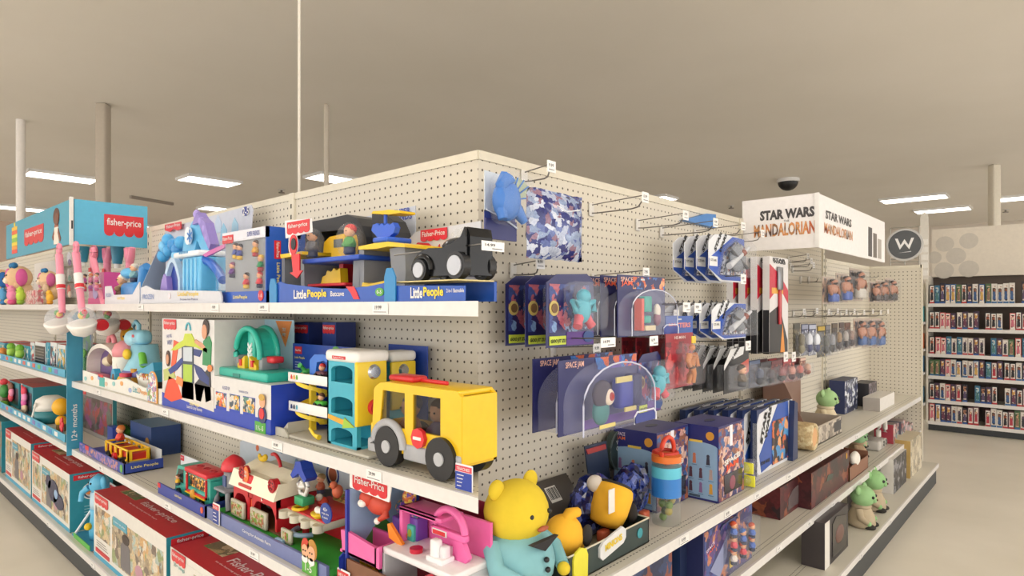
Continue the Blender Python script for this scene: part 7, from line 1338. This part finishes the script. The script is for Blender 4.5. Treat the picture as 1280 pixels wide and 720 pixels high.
# ------------------------------------------------------------------ shelf one of the right aisle
def softtoy(it, c, s, head, coat, ears='round', up=True, belly=None, dark_='#33302c'):
    x, y, z = c; H = M(head, .85); K = M(coat, .9); m = MB()
    m.lathe(K, [(s*.36, 0), (s*.46, s*.12), (s*.42, s*.42), (s*.3, s*.68), (s*.16, s*.78)], (x, y, z), 20)
    for k in (-1, 1): m.tube(K, [(x+k*s*.3, y, z+s*.62), (x+k*s*.48, y-s*.1, z+s*.4), (x+k*s*.4, y-s*.3, z+s*.26)], [s*.13, s*.12, s*.1]); m.sph(H, (x+k*s*.4, y-s*.33, z+s*.24), s*.09); m.sph(M(dark_, .9), (x+k*s*.22, y-s*.3, z+s*.08), (s*.15, s*.22, s*.1))
    m.torus(K, (x, y, z+s*.74), s*.24, s*.09, None, 'z'); it.part(m, 'coat_body')
    m = MB(); m.sph(H, (x, y-s*.05, z+s*1.08), (s*.46, s*.4, s*.37)); m.sph(M(head, .85), (x, y-s*.42, z+s*1.0), (s*.14, s*.08, s*.1)); m.sph(BROWN, (x, y-s*.5, z+s*1.02), s*.035)
    for k in (-1, 1): m.sph(BLACK, (x+k*s*.18, y-s*.41, z+s*1.12), s*.055)
    it.part(m, 'head')
    for k in (-1, 1):
        m = MB(); m.sph(H, (x+k*s*.42, y, z+s*1.33), (s*.15, s*.08, s*.15)); it.part(m, 'ear')
S = R1
it = It('plush_toy', 'big yellow plush toy in a pale blue jacket, nearest the camera on the right shelf', 'plush toy', RF, 648, S); c = it.p(652, 640, .13)
s = .148; yw = M('#dcc02e', .9); m = MB(); x = c.x+.0
m.lathe(M('#2c2a2c', .9), [(s*.55, 0), (s*.75, s*.2), (s*.78, s*.5)], (x, .16, .003), 24); m.lathe(M('#7fb4bc', .85), [(s*.78, s*.35), (s*.82, s*.6), (s*.72, s*1.0), (s*.5, s*1.2)], (x, .16, .003), 24); it.part(m, 'jacket_body')
m = MB(); m.sph(yw, (x, .15, s*1.55), (s*.68, s*.62, s*.62)); m.sph(M('#a8583a', .7), (x+.01, .15-s*.62, s*1.33), (s*.16, s*.05, s*.05)); m.sph(BLACK, (x-.03, .15-s*.56, s*1.6), s*.05); m.sph(BLACK, (x+.05, .15-s*.56, s*1.6), s*.05); it.part(m, 'head')
for k in (-1, 1):
    m = MB(); m.sph(yw, (x+k*s*.5, .16, s*2.05), (s*.2, s*.1, s*.2)); it.part(m, 'ear')
    m = MB(); m.tube(M('#7fb4bc', .85), [(x+k*s*.6, .16, s*1.0), (x+k*s*.85, .11, s*.7), (x+k*s*.6, .05, s*.5)], [s*.2, s*.17, s*.14]); m.sph(yw, (x+k*s*.55, .04, s*.46), s*.13); it.part(m, 'arm')
m = MB(); m.prism(M('#2c2a2c', .9), [(x-.06, s*1.15), (x, s*.95), (x+.06, s*1.15)], .16-s*.8, .16-s*.7); m.sph(BLACK, (x, .16-s*.83, s*.8), .008); m.sph(BLACK, (x, .16-s*.86, s*.62), .008); it.part(m, 'shirt_front')
it = It('plush_tray', 'dark open display tray holding two yellow plush toys, lettered MINIONS', 'tray', RF, 760, S)
dk = M('#2b3a38', .5); a, b = it.p(710, 0, .05).x, it.p(811, 0, .05).x
m = MB(); m.box(dk, a, b, .05, .056, .001, .085); m.box(dk, a, a+.005, .05, .26, .001, .085); m.box(dk, b-.005, b, .05, .26, .001, .085); m.box(dk, a, b, .255, .26, .001, .1); m.box(M('#a39a80', .6), a, b, .05, .26, .001, .005)
for q0, q1 in (((a, .05), (a, .26)), ((b, .05), (b, .26))): m.tube(M('#cfc9b4', .5), [(q0[0], q0[1], .086), (q1[0], q1[1], .086)], .003, 5)
m.tube(M('#cfc9b4', .5), [(a, .05, .086), (b, .05, .086)], .003, 5); it.part(m, 'tray_walls')
m = MB(); c = it.p(766, 668, .045); m.prism(M('#d9dadb', .4), [(c.x-.075, .04), (c.x-.06, .028), (c.x+.06, .05), (c.x+.075, .065), (c.x+.075, .09), (c.x+.055, .105), (c.x-.055, .085), (c.x-.075, .07)], .042, .05); m.text(M('#e8c92c', .4), 'MINIONS', c.x, .0405, .069, .1, .022, None, .12, 0, .04); it.part(m, 'name_sign')
m = MB(); c = it.p(726, 695, .045); m.prism(M('#dfd63c', .4), [(c.x-.035, .003), (c.x+.035, .003), (c.x+.037, .07), (c.x+.028, .09), (c.x, .1), (c.x-.028, .09), (c.x-.037, .07)], .044, .05); it.part(m, 'yellow_tab')
m = MB(); c = it.p(800, 655, .045); m.disc(M('#2f8f9c', .4), c.x+.005, .049, .05, .017); it.part(m, 'round_sticker')
yo = M('#f0b42c', .85)
it = It('plush_toy', 'golden plush toy lying face down in the dark tray, left one of two', 'plush toy', RF, 706, S); c = it.p(710, 674, .12); m = MB(); m.sph(yo, (c.x, .14, .1), (.075, .06, .07)); m.sph(yo, (c.x+.05, .16, .05), (.06, .05, .045)); m.tube(yo, [(c.x+.0, .13, .15), (c.x+.01, .12, .175), (c.x+.05, .12, .17)], [.022, .02, .016]); it.part(m, 'body'); m = MB(); m.sph(M('#2a2624', .9), (c.x+.06, .09, .1), (.025, .012, .035)); it.part(m, 'dark_patch')
it = It('plush_toy', 'golden plush toy leaning sideways in the dark tray, right one of two', 'plush toy', RF, 765, S); c = it.p(766, 655, .14); m = MB(); T = Matrix.Translation((c.x, .15, .13)) @ Matrix.Rotation(.5, 4, 'Y'); m.lathe(yo, [(.02, -.075), (.055, -.065), (.066, -.02), (.07, .04), (.066, .06), (.05, .075)], (0, 0, 0), 20, T); it.part(m, 'body'); m = MB(); m.torus(M('#2a2624', .8), (0, 0, .07), .055, .006, T, 'z'); m.sph(M('#2a2624', .9), (c.x+.06, .1, .1), (.02, .02, .035)); it.part(m, 'dark_rim'); m = MB(); m.box(M('#e4e0da', .6), c.x-.085, c.x-.05, .1, .103, .13, .21); m.sph(M('#d8cfc4', .7), (c.x-.02, .2, .2), .03); it.part(m, 'care_tag')
it = It('barcode_card', 'dark card with a white barcode leaning behind the tray', 'card', RF, 708, S); T = Matrix.Translation((0, .3, .06)) @ Matrix.Rotation(-.7, 4, 'X')
m = MB(); a, b = it.p(692, 0, .3).x, it.p(735, 0, .3).x; m.box(M('#4a443e', .5), a, b, 0, .004, 0, .16, 0, T); m.box(M('#e4e2de', .5), a+.05, a+.11, -.001, 0, .07, .13, 0, T)
for q in range(9): m.box(BLACK, a+.054+q*.006, a+.056+q*.006+.001*(q % 3), -.002, -.001, .08, .125, 0, T)
m.cyl(BLACK, (a+.02, .3, .002), (a+.02, .3, .09), .012); it.part(m, 'card_panel')
for k, (px, py, s_, rz, lb) in enumerate(((752, 592, .19, .2, 'crinkled dark blue foil bag on the right shelf, left one'), (800, 606, .17, -.2, 'crinkled dark blue foil bag on the right shelf, right one'))):
    it = It('foil_toy_bag', lb, 'toy bag', RF, px, S); c = it.p(px, py, .2); rr = random.Random(k+5); m = MB(); b_ = bmesh.new(); bmesh.ops.create_icosphere(b_, subdivisions=3, radius=1)
    for v_ in b_.verts:
        j = 1+rr.uniform(-.10, .10); v_.co = (c.x+v_.co.x*s_*.62*j, .24+v_.co.y*.055*j, max(.003, .105+v_.co.z*s_*.6*j))
    m.bm(b_, art(['#141b4c', '#1d2a6e', '#3a4a9a', '#141b4c', '#5a6ab4', '#10143a'], 22, k+2, .1)); it.part(m, 'foil_bag')
    m = MB(); m.box(M('#b8583a', .4), c.x-s_*.5, c.x-s_*.25, .13, .16, .02, .06, .008); it.part(m, 'orange_label')
it = It('carded_ball_toy', 'dark card with a red title leaning behind the blue foil bags', 'toy pack', RF, 745, S); m = MB(); it.poly(m, M('#23304a', .4), [(731, 558), (758, 551), (763, 600), (738, 612)], .33, .335); it.poly(m, M('#a83a3a', .4), [(733, 562), (757, 555), (758, 561), (735, 568)], .326, .33); it.part(m, 'printed_card')
it = It('round_toy_tin', 'round dark tin toy pack standing at the back above the foil bags', 'toy pack', RF, 772, S); m = MB(); c = it.p(774, 562, .37); m.cyl(M('#2a3a38', .3), (c.x, .36, max(c.z, .08)), (c.x, .39, max(c.z, .08)), .085, .085, 28); m.torus(M('#4a5a5a', .3), (c.x, .36, max(c.z, .08)), .083, .004); it.part(m, 'tin_body'); m = MB(); m.text(M('#d8d8d8', .4), 'WORLD', c.x, .3585, max(c.z, .08)+.04, .08, .018, None, .1); m.text(M('#d8d8d8', .4), 'GAMES', c.x, .3585, max(c.z, .08)+.015, .08, .018, None, .1); m.cyl(DKB, (c.x, .375, .002), (c.x, .375, .05), .05); it.part(m, 'tin_lettering')
it = It('toy_tube', 'clear toy tube with blue label and red orange clip cap', 'toy tube', RF, 833, S); c = it.p(833, 650, .1); r = (it.p(843, 0, .1).x-c.x)*.85; zt = it.p(833, 570, .1).z
m = MB(); m.cyl(clear(.35, '#a8b0a8'), (c.x, .1, .002), (c.x, .1, zt*.93), r); it.part(m, 'clear_tube'); m = MB(); m.cyl(M('#2f7ac8', .3), (c.x, .1, zt*.42), (c.x, .1, zt*.85), r*1.02, r*1.02, 24); m.cyl(M('#5fc0d8', .3), (c.x, .1, zt*.7), (c.x, .1, zt*.86), r*1.03, r*1.03, 24); it.part(m, 'blue_label')
m = MB(); m.cyl(M('#e0742c', .4), (c.x, .1, zt*.93), (c.x, .1, zt*1.02), r*1.03); m.torus(M('#d8442c', .4), (c.x+.01, .1, zt*1.08), r*.9, .009, None, 'y'); m.torus(M('#c83a2c', .4), (c.x+.03, .12, zt*1.02), r*.8, .009, None, 'z'); it.part(m, 'clip_cap')
m = MB(); rr = random.Random(1)
for k in range(9): m.sph(M(rr.choice(['#6a8a3a', '#a89a4a', '#3a4a2a'])), (c.x+rr.uniform(-.6, .6)*r, .1+rr.uniform(-.5, .5)*r, rr.uniform(.015, zt*.36)), r*.28, None, 8, 6)
it.part(m, 'toy_animals')
def jb(it, a, b, v0, v1, h):
    T = Matrix.Translation((a, 0, 0)) @ Matrix.Rotation(-math.pi/2, 4, 'Z')       # printed side facing back along the aisle
    m = MB(); W = v1-v0; xm = -(v0+v1)/2
    m.prism(M('#8fb0d0', .4), [(-v1+.004, .01), (-v0-.004, .01), (-v0-.004, h*.72)]+[(xm+(W/2-.004)*math.cos(q*math.pi/8), h*.72+h*.06*math.sin(q*math.pi/8)) for q in range(1, 8)]+[(-v1+.004, h*.72)], -.0015, 0, T)
    m.text(M('#e8d8e8', .4), 'SPACE', xm-W*.32, -.002, h*.93, W*.2, h*.045, T); m.text(M('#e8784a', .4), 'JAM', xm-W*.32, -.002, h*.87, W*.2, h*.06, T); m.disc(M('#d89a3a', .4), xm+W*.32, -.001, h*.87, .018, .018, .002, 20, T); m.box(M('#e8c95a', .4), xm-.03, xm+.03, -.003, -.001, h*.77, h*.8, 0, T)
    rr = random.Random(7)
    for r_ in range(3):
        for k in range(3 if r_ == 0 else 4):
            xx = -v1+W*(.16+.68*k/(2.2 if r_ == 0 else 3)); zz = h*(.56-.19*r_); c = rr.choice(['#5a3a4a', '#c87a5a', '#8a6a9a', '#3a3a4a', '#d8a03a', '#5a8a5a', '#b8a09a'])
            m.disc(M(c, .5), xx, -.0016, zz+.012, .007, .008, .001, 10, T); m.prism(M(c, .5), [(xx-.008, zz-.024), (xx+.008, zz-.024), (xx+.006, zz+.006), (xx-.006, zz+.006)], -.0026, -.0016, T); m.box(M('#5a7a9a'), xx-.012, xx+.012, -.0022, -.0016, zz-.032, zz-.029, 0, T)
    m.box(M('#44586a'), xm-.03, xm+.02, -.0025, -.0015, .012, .022, 0, T); it.part(m, 'side_print')
    m = MB(); W = b-a; m.box(art(['#2b2a66', '#a8603f', '#c89a90', '#3a5f98', '#6a3a5a', '#d8b8a8', '#3a3468', '#8a5a4a'], 26, 3), a+.003, b-.003, v0-.001, v0, .004, h*.97); m.text(WHITE, 'SPACE', (a+b)/2, v0-.003, h*.52, W*.6, h*.07, None, .1, 0, .04); m.text(M('#e8502c', .4), 'JAM', (a+b)/2, v0-.003, h*.43, W*.5, h*.09, None, .1, 0, .05)
    m.box(M('#e8e8f0', .4), a+W*.42, a+W*.52, v0-.002, v0, h*.7, h*.98); it.part(m, 'front_print')
    m = MB(); m.box(M('#2a2430', .2), a+W*.2, b-W*.1, v0-.004, v0-.001, h*.08, h*.34, .0015); m.sph(M('#8a4a5a', .5), ((a+b)/2, v0-.004, h*.2), (.03, .004, .03)); it.part(m, 'clear_window')
    m = MB(); m.disc(DKB, 0, 0, 0, .04, .02, .001, 20, Matrix.Translation(((a+b)/2, (v0+v1)/2, h+.0006)) @ Matrix.Rotation(-math.pi/2, 4, 'X')); it.part(m, 'top_hole')
itj, a, b, h = carton('figure_set_box', 'navy and pale blue box of small basketball figures standing nearest the shelf edge', RF, 898, 930, 529, .05, .25, S, M('#2b2a66', .4), M('#3b3a80', .35), M('#2b2f74', .4), None, jb)
dup(itj.e, RF, -(b-a)-.012, .13, 0, 'navy box of small basketball figures standing further back behind the blue tube')
def swbox(it, a, b, v0, v1, h):
    W = b-a; m = MB(); m.prism(M('#dcdee4', .35), [(a, .002), (b, .002), (b, h), (a+W*.35, h), (a+W*.06, h*.93), (a, h*.8)], v0-.002, v0+.02); m.prism(M('#2450a8', .35), [(a+W*.05, h*.3), (a+W*.55, h), (b-W*.15, h), (b-W*.1, h*.2), (a+W*.1, .01)], v0-.004, v0-.002); m.box(art(['#20346a', '#c8602c', '#3a2a2a', '#4a90c8', '#1c1c24', '#e0a06a'], 16, 4), a+W*.38, b-W*.16, v0-.006, v0-.004, .02, h*.75)
    m.text(M('#17181c'), 'STAR', a+W*.16, v0-.0045, h*.72, W*.34, .035, None, 1.15, 0, .05); m.text(M('#17181c'), 'WARS', a+W*.28, v0-.0045, h*.76, W*.34, .035, None, 1.15, 0, .05); m.text(M('#17181c'), 'STAR WARS', a+W*.2, v0-.0055, h*.17, W*.24, .018, None, 0, 0, .04); it.part(m, 'front_card')
    m = MB(); m.prism(M('#23335e', .35), [(b-W*.16, .002), (b, .002), (b, h*.94), (b-W*.1, h)], v0-.03, v0); it.part(m, 'front_flap')
it, a, b, h = carton('space_vehicle_box', 'white and blue space vehicle box, front of the row on the right shelf', RF, 946, 990, 506, .09, .12, S, M('#20305e', .4), M('#20305e', .4), M('#20305e', .4), None, swbox)
for k in range(1, 6): dup(it.e, RF, -.045*k, .052*k, 0, 'white and blue space vehicle box, %s of the row on the right shelf' % ORD[k], 'white and blue space vehicle boxes')
for k, (px, py, lb) in enumerate(((940, 567, 'small clear capsule with a yellow band, upper one'), (942, 583, 'small clear capsule with a yellow band, lower one'))):
    it = It('toy_capsule', lb, 'toy capsule', RF, px, S+(.062 if k == 0 else 0)); m = MB(); c = it.p(px, 0, .04); m.sph(clear(.35, '#a8a8c8'), (c.x+.01, .06, .03), (.075, .035, .03)); it.part(m, 'clear_shell'); m = MB(); m.box(M('#e4e03c', .4), c.x-.04, c.x-.03, .02, .1, .005, .055, .003); it.part(m, 'yellow_band'); m = MB(); m.sph(M('#6a6a8a', .5), (c.x+.02, .06, .028), (.035, .02, .018)); it.part(m, 'packed_toy')
it = It('rolled_pouch', 'rolled tan paper pouch lying on its side on the right shelf', 'pouch', RF, 1012, S); m = MB(); a, b = it.p(998, 0, .1).x, it.p(1022, 0, .06).x; r = .078
T = Matrix.Translation(((a+b)/2, .16, r+.004)) @ Matrix.Rotation(math.pi/2, 4, 'X'); m.lathe(art(['#c9b48a', '#b89f74', '#d8c8a0', '#bfa67c'], 14, 2, .8), [(r*.9, -.12), (r, -.06), (r*1.05, 0), (r, .08), (r*.98, .115), (r*.75, .12), (r*.7, .1)], (0, 0, 0), 22, T); it.part(m, 'pouch_body'); m = MB(); m.cyl(M('#d8a878', .7), (0, 0, .1), (0, 0, .113), r*.7, r*.7, 20, T); it.part(m, 'folded_end')
def plushbox(name, lb, px0, px1, pyt, v0, v1, S_, back='#8a6a5c'):
    it = It(name, lb, 'toy box', RF, (px0+px1)/2, S_); a, b = it.p(px0, 0, v0).x, it.p(px1, 0, v0).x; h = it.p((px0+px1)/2, pyt, v0).z
    m = MB(); m.box(M(back, .5), a, b, v1-.006, v1, .001, h); m.prism(M(back, .5), [(-v1, .001), (-v0, .001), (-v0, h*.25), (-(v0+v1)/2, h*.85), (-v1, h)], 0, .005, Matrix.Translation((a, 0, 0)) @ Matrix.Rotation(-math.pi/2, 4, 'Z')); m.box(M('#b9aea0', .5), a, b, v0, v0+.006, .001, h*.25); m.box(M('#b9aea0', .5), b-.005, b, v0, v1, .001, h*.25); m.box(M('#6a5a50', .5), a, b, v0, v1, .001, .006); m.box(art(['#c9bfb0', '#8a7f74', '#b9aea0', '#5a5450'], 20, 2), a+.004, b-.004, v0-.001, v0, .008, h*.23); m.box(M('#3a3a3e', .4), b-(b-a)*.25, b-.02, v0-.002, v0-.001, h*.06, h*.2); it.part(m, 'open_box')
    return it, a, b, h
it, a, b, h = plushbox('plush_display_box', 'open brown display box with a plush toy inside on the top right shelf', 1010, 1052, 462, .08, .34, S)
it = It('plush_toy', 'green-headed plush toy in a beige coat sitting in the open brown box', 'plush toy', RF, 1034, S+.008); c = it.p(1036, 500, .2); softtoy(it, (c.x, .22, 0), .17, '#9cbf86', '#cfc0a2')
carton('toy_box', 'small navy toy box with white print right of the boxed green-headed plush', RF, 1056, 1072, 474, .25, .36, S, art(['#1d2748', '#d8dce4', '#2a3a6a', '#1d2748'], 24, 3), M('#1d2748'), M('#25305a'))
carton('toy_box', 'small dark toy carton farther along the right shelf', RF, 1086, 1096, 478, .2, .32, S, art(['#2a2a30', '#8a8088', '#4a3a40'], 24, 5), M('#3a3a40'), M('#2a2a30'))
carton('toy_box', 'low flat white toy box farther along the right shelf', RF, 1100, 1118, 494, .08, .2, S, M('#e0dcd6'), M('#d8d4cc'), M('#b0a8a0'))
# ------------------------------------------------------------------ shelf two
S = R2
def jset(it, a, b, v0, v1, h):
    W = b-a; m = MB(); m.box(art(['#24265e', '#3a2f7a', '#6a4a5a', '#3a4f90', '#24265e', '#5a3a7a', '#b8785a', '#2b2d6a'], 16, 6), a+.01, b-.004, v0-.001, v0, .01, h*.95); m.prism(M('#8a93b8', .4), [(a+W*.12, h*.3), (a+W*.45, h*.68), (a+W*.45, h*.35), (a+W*.3, h*.1)], v0-.002, v0-.001)
    m.text(M('#e8d8e8', .4), 'SPACE', a+W*.12, v0-.003, h*.68, W*.16, h*.05, None, .3); m.text(M('#e8603a', .4), 'JAM', a+W*.13, v0-.003, h*.61, W*.15, h*.06, None, .3); m.box(M('#d8b83a', .4), a+W*.5, a+W*.65, v0-.003, v0-.001, h*.12, h*.3); it.part(m, 'front_print')
    m = MB(); rr = random.Random(2)
    for k in range(7): figm(m, (a+W*(.5+.4*(k % 3)/2), v0-.02, h*(.2+.22*(k//3))), .07, hair=rr.choice(['#c8502c', '#3a6fc0', '#8a5a3a']), shirt=rr.choice(['#e8e0d8', '#d84a5a', '#4a6fc0']))
    it.part(m, 'toy_figures'); m = MB(); m.box(clear(.16), a+W*.35, b-.006, v0-.045, v0-.002, h*.12, h*.82, .012); it.part(m, 'clear_window'); m = MB(); m.tube(M('#3a3f66', .4), [(a+W*.3, v0-.004, h*.86), (a+W*.34, v0-.004, h*.91), (a+W*.62, v0-.004, h*.93), (a+W*.66, v0-.004, h*.88)], .004, 6); it.part(m, 'carry_slot')
carton('figure_set_box', 'large purple and orange figure set box on the middle right shelf', RF, 879, 940, 645, .03, .12, S, NAVY, NAVY, M('#232a56', .4), None, jset)
carton('toy_carton', 'dark navy carton left of the large purple figure set box', RF, 850, 872, 672, .1, .3, S, M('#1d2a4e', .4), M('#1d2a4e', .4), M('#22365e', .4))
carton('toy_carton', 'navy toy carton nearest the camera on the middle right shelf', RF, 790, 840, 700, .08, .3, S, art(['#1d2a4e', '#2a3f6a', '#1d2a4e', '#8a4a3a'], 12, 2), M('#1d2a4e', .4), M('#22365e', .4))
REDART = ['#4a1f24', '#5f262b', '#3a181e', '#8a4a34', '#4a1f24', '#2f2228']
def rb(it, a, b, v0, v1, h, win=True):
    m = MB(); W = b-a; m.box(art(REDART, 9, 3), a+.001, b-.001, v0-.001, v0, .002, h-.002); it.part(m, 'front_print')
    m = MB(); m.prism(M('#6a5f60', .15) if win else M('#3a4a44', .4), [(a+W*.25, h*.15), (b-W*.08, h*.15), (b-W*.08, h*.85), (a+W*.4, h*.7), (a+W*.25, h*.5)] if win else [(a+W*.35, h*.5), (a+W*.5, h*.45), (a+W*.55, h*.6), (a+W*.4, h*.66)], v0-.003, v0-.001); m.disc(M('#d8a82c', .4), b-W*.08, v0-.002, h*.86, .012, .02); it.part(m, 'window_panel')
carton('toy_box', 'dark red toy box with a grey window on the middle right shelf', RF, 975, 1011, 599, .11, .27, S, M('#4a1f24', .4), M('#4a1f24', .4), art(REDART, 9, 5), None, rb)
carton('toy_box', 'wide dark red toy box standing forward on the middle right shelf', RF, 1014, 1061, 577, .04, .12, S, M('#4a1f24', .4), M('#5a262a', .4), art(REDART, 9, 7), None, lambda *q_: rb(*q_, win=False))
it = It('plush_display_box', 'low brown box with white paper lining holding a seated plush toy', 'toy box', RF, 1073, S); m = MB(); a, b = it.p(1062, 0, .03).x, it.p(1085, 0, .03).x; m.box(M('#8a5f48', .5), a, b, .03, .036, .001, .09); m.box(M('#8a5f48', .5), a, a+.005, .03, .25, .001, .09); m.box(M('#8a5f48', .5), b-.005, b, .03, .25, .001, .12); m.box(M('#8a5f48', .5), a, b, .25, .256, .001, .22); m.box(M('#8a5f48', .5), a, b, .03, .25, .001, .005); it.part(m, 'open_box')
m = MB(); m.sph(M('#e8e4da', .8), ((a+b)/2-.03, .05, .11), (.07, .03, .05)); m.sph(M('#e8e4da', .8), ((a+b)/2-.07, .14, .18), (.045, .03, .06)); it.part(m, 'paper_lining')
it = It('plush_toy', 'green-headed plush toy with tan robe seated in the low brown box', 'plush toy', RF, 1075, S+.008); c = it.p(1075, 560, .14); softtoy(it, (c.x, .16, 0), .145, '#8fb88a', '#a88e72')
it = It('pod_toy', 'white oval pod toy box with a round window holding a green-headed plush', 'toy box', RF, 1103, S); m = MB(); c = it.p(1104, 550, .08); gz = .125
m.box(M('#b9b4ae', .5), c.x-.12, c.x+.1, .08, .24, .001, .08, .02, None, 3); m.torus(M('#d9d5cf', .4), (c.x, .09, gz+.03), .115, .018, None, 'y', -.3, math.pi+.3, 18); m.torus(M('#d9d5cf', .4), (c.x, .2, gz+.03), .115, .02, None, 'y', -.3, math.pi+.3, 18); m.disc(M('#5a4a42', .6), c.x, .22, gz+.03, .11); it.part(m, 'oval_shell')
m = MB(); m.cyl(M('#d9d5cf', .4), (c.x-.03, .07, .055), (c.x-.03, .08, .055), .03); m.cyl(M('#d9d5cf', .4), (c.x+.05, .07, .055), (c.x+.05, .08, .055), .03); m.torus(M('#5a5650', .4), (c.x-.03, .069, .055), .02, .004); m.torus(M('#5a5650', .4), (c.x+.05, .069, .055), .02, .004); it.part(m, 'wheel_print')
it = It('plush_toy', 'small green-headed plush toy peering out of the oval pod', 'plush toy', RF, 1103, S+.082); softtoy(it, (0, .145, 0), .1, '#8fb88a', '#b9a98c')
rr = random.Random(9)
for k, (px, py) in enumerate(((1119, 530), (1124, 528), (1129, 526), (1134, 528), (1139, 530))):
    carton('small_toy_box', 'tiny toy pack at the far end of the middle shelf, %s from left' % (['first']+ORD[1:])[k], RF, px-2.3, px+2.3, py, .06+.02*(k % 2), .2, S, art(['#8a3a44', '#c9c0c4', '#5a4a54', '#d8a8a0', '#6a8a8a'], 18, k), M('#b0a0a0'), M(['#a83a4a', '#c9c4c8', '#5a5a6a'][k % 3]))
# ------------------------------------------------------------------ base deck of the right aisle
S = RB
def bw(it, a, b, v0, v1, h):
    W = b-a; m = MB(); m.box(M('#e4e0da', .4), a, a+W*.18, v0-.002, v0, .002, h-.002); m.prism(M('#1c1b20', .2), [(a+W*.3, h*.12), (b-W*.1, h*.08), (b-W*.1, h*.8), (a+W*.45, h*.95), (a+W*.3, h*.85)], v0-.003, v0-.001); m.sph(M('#6a4a40', .5), (a+W*.6, v0-.002, h*.5), (W*.18, .01, h*.2)); it.part(m, 'front_print')
carton('toy_box', 'dark toy box with a white left edge on the bottom right shelf', RF, 1031, 1060, 642, -.06, .06, S, M('#2a2628', .4), M('#3a3638', .4), M('#3a3436', .4), None, bw)
it = It('plush_toy', 'green-headed plush toy with tan robe nearest the camera on the bottom right shelf', 'plush toy', RF, 1079, S); c = it.p(1081, 650, -.05); softtoy(it, (c.x, -.03, 0), .18, '#93bd85', '#b6a68c')
it = It('plush_toy', 'green-headed plush toy with tan robe behind the nearer one on the bottom right shelf', 'plush toy', RF, 1098, S); c = it.p(1098, 640, -.04); softtoy(it, (c.x, -.0, 0), .19, '#8fbc80', '#b6a68c')
it = It('backing_card', 'clear backing sheet standing left of the nearer green-headed plush', 'card', RF, 1062, S); m = MB(); it.box(m, M('#3f3a38', .5), 1060, 1068, 618, None, .1, .104); it.part(m, 'card_panel')
it = It('plush_toy', 'beige plush toy with green ears farther back on the bottom right shelf', 'plush toy', RF, 1108, S); c = it.p(1108, 600, .1); softtoy(it, (c.x, .16, 0), .16, '#8a9a72', '#9a8a70')
carton('toy_box', 'black and white space toy box standing on the bottom right shelf', RF, 1117, 1133, 568, -.04, .16, S, art(['#1c1c22', '#3a3a44', '#1c1c22', '#8a8a90'], 14, 2), M('#d8d4ce'), M('#dcd8d2'), None,
       lambda it, a, b, v0, v1, h: (lambda m: (m.text(M('#17181c'), 'STAR WARS', -(v0+v1)/2, -.002, h*.6, .14, .035, Matrix.Translation((a, 0, 0)) @ Matrix.Rotation(-math.pi/2, 4, 'Z') , math.pi/2, 0, .04), it.part(m, 'side_print')))(MB()))
carton('toy_box', 'tall tan toy box at the end of the bottom right shelf', RF, 1138, 1152, 546, -.05, .12, S, art(['#c9bda4', '#b0a48c', '#d8ceb8', '#8f8672'], 10, 3), M('#cfc4a8'), M('#b89a5c'))
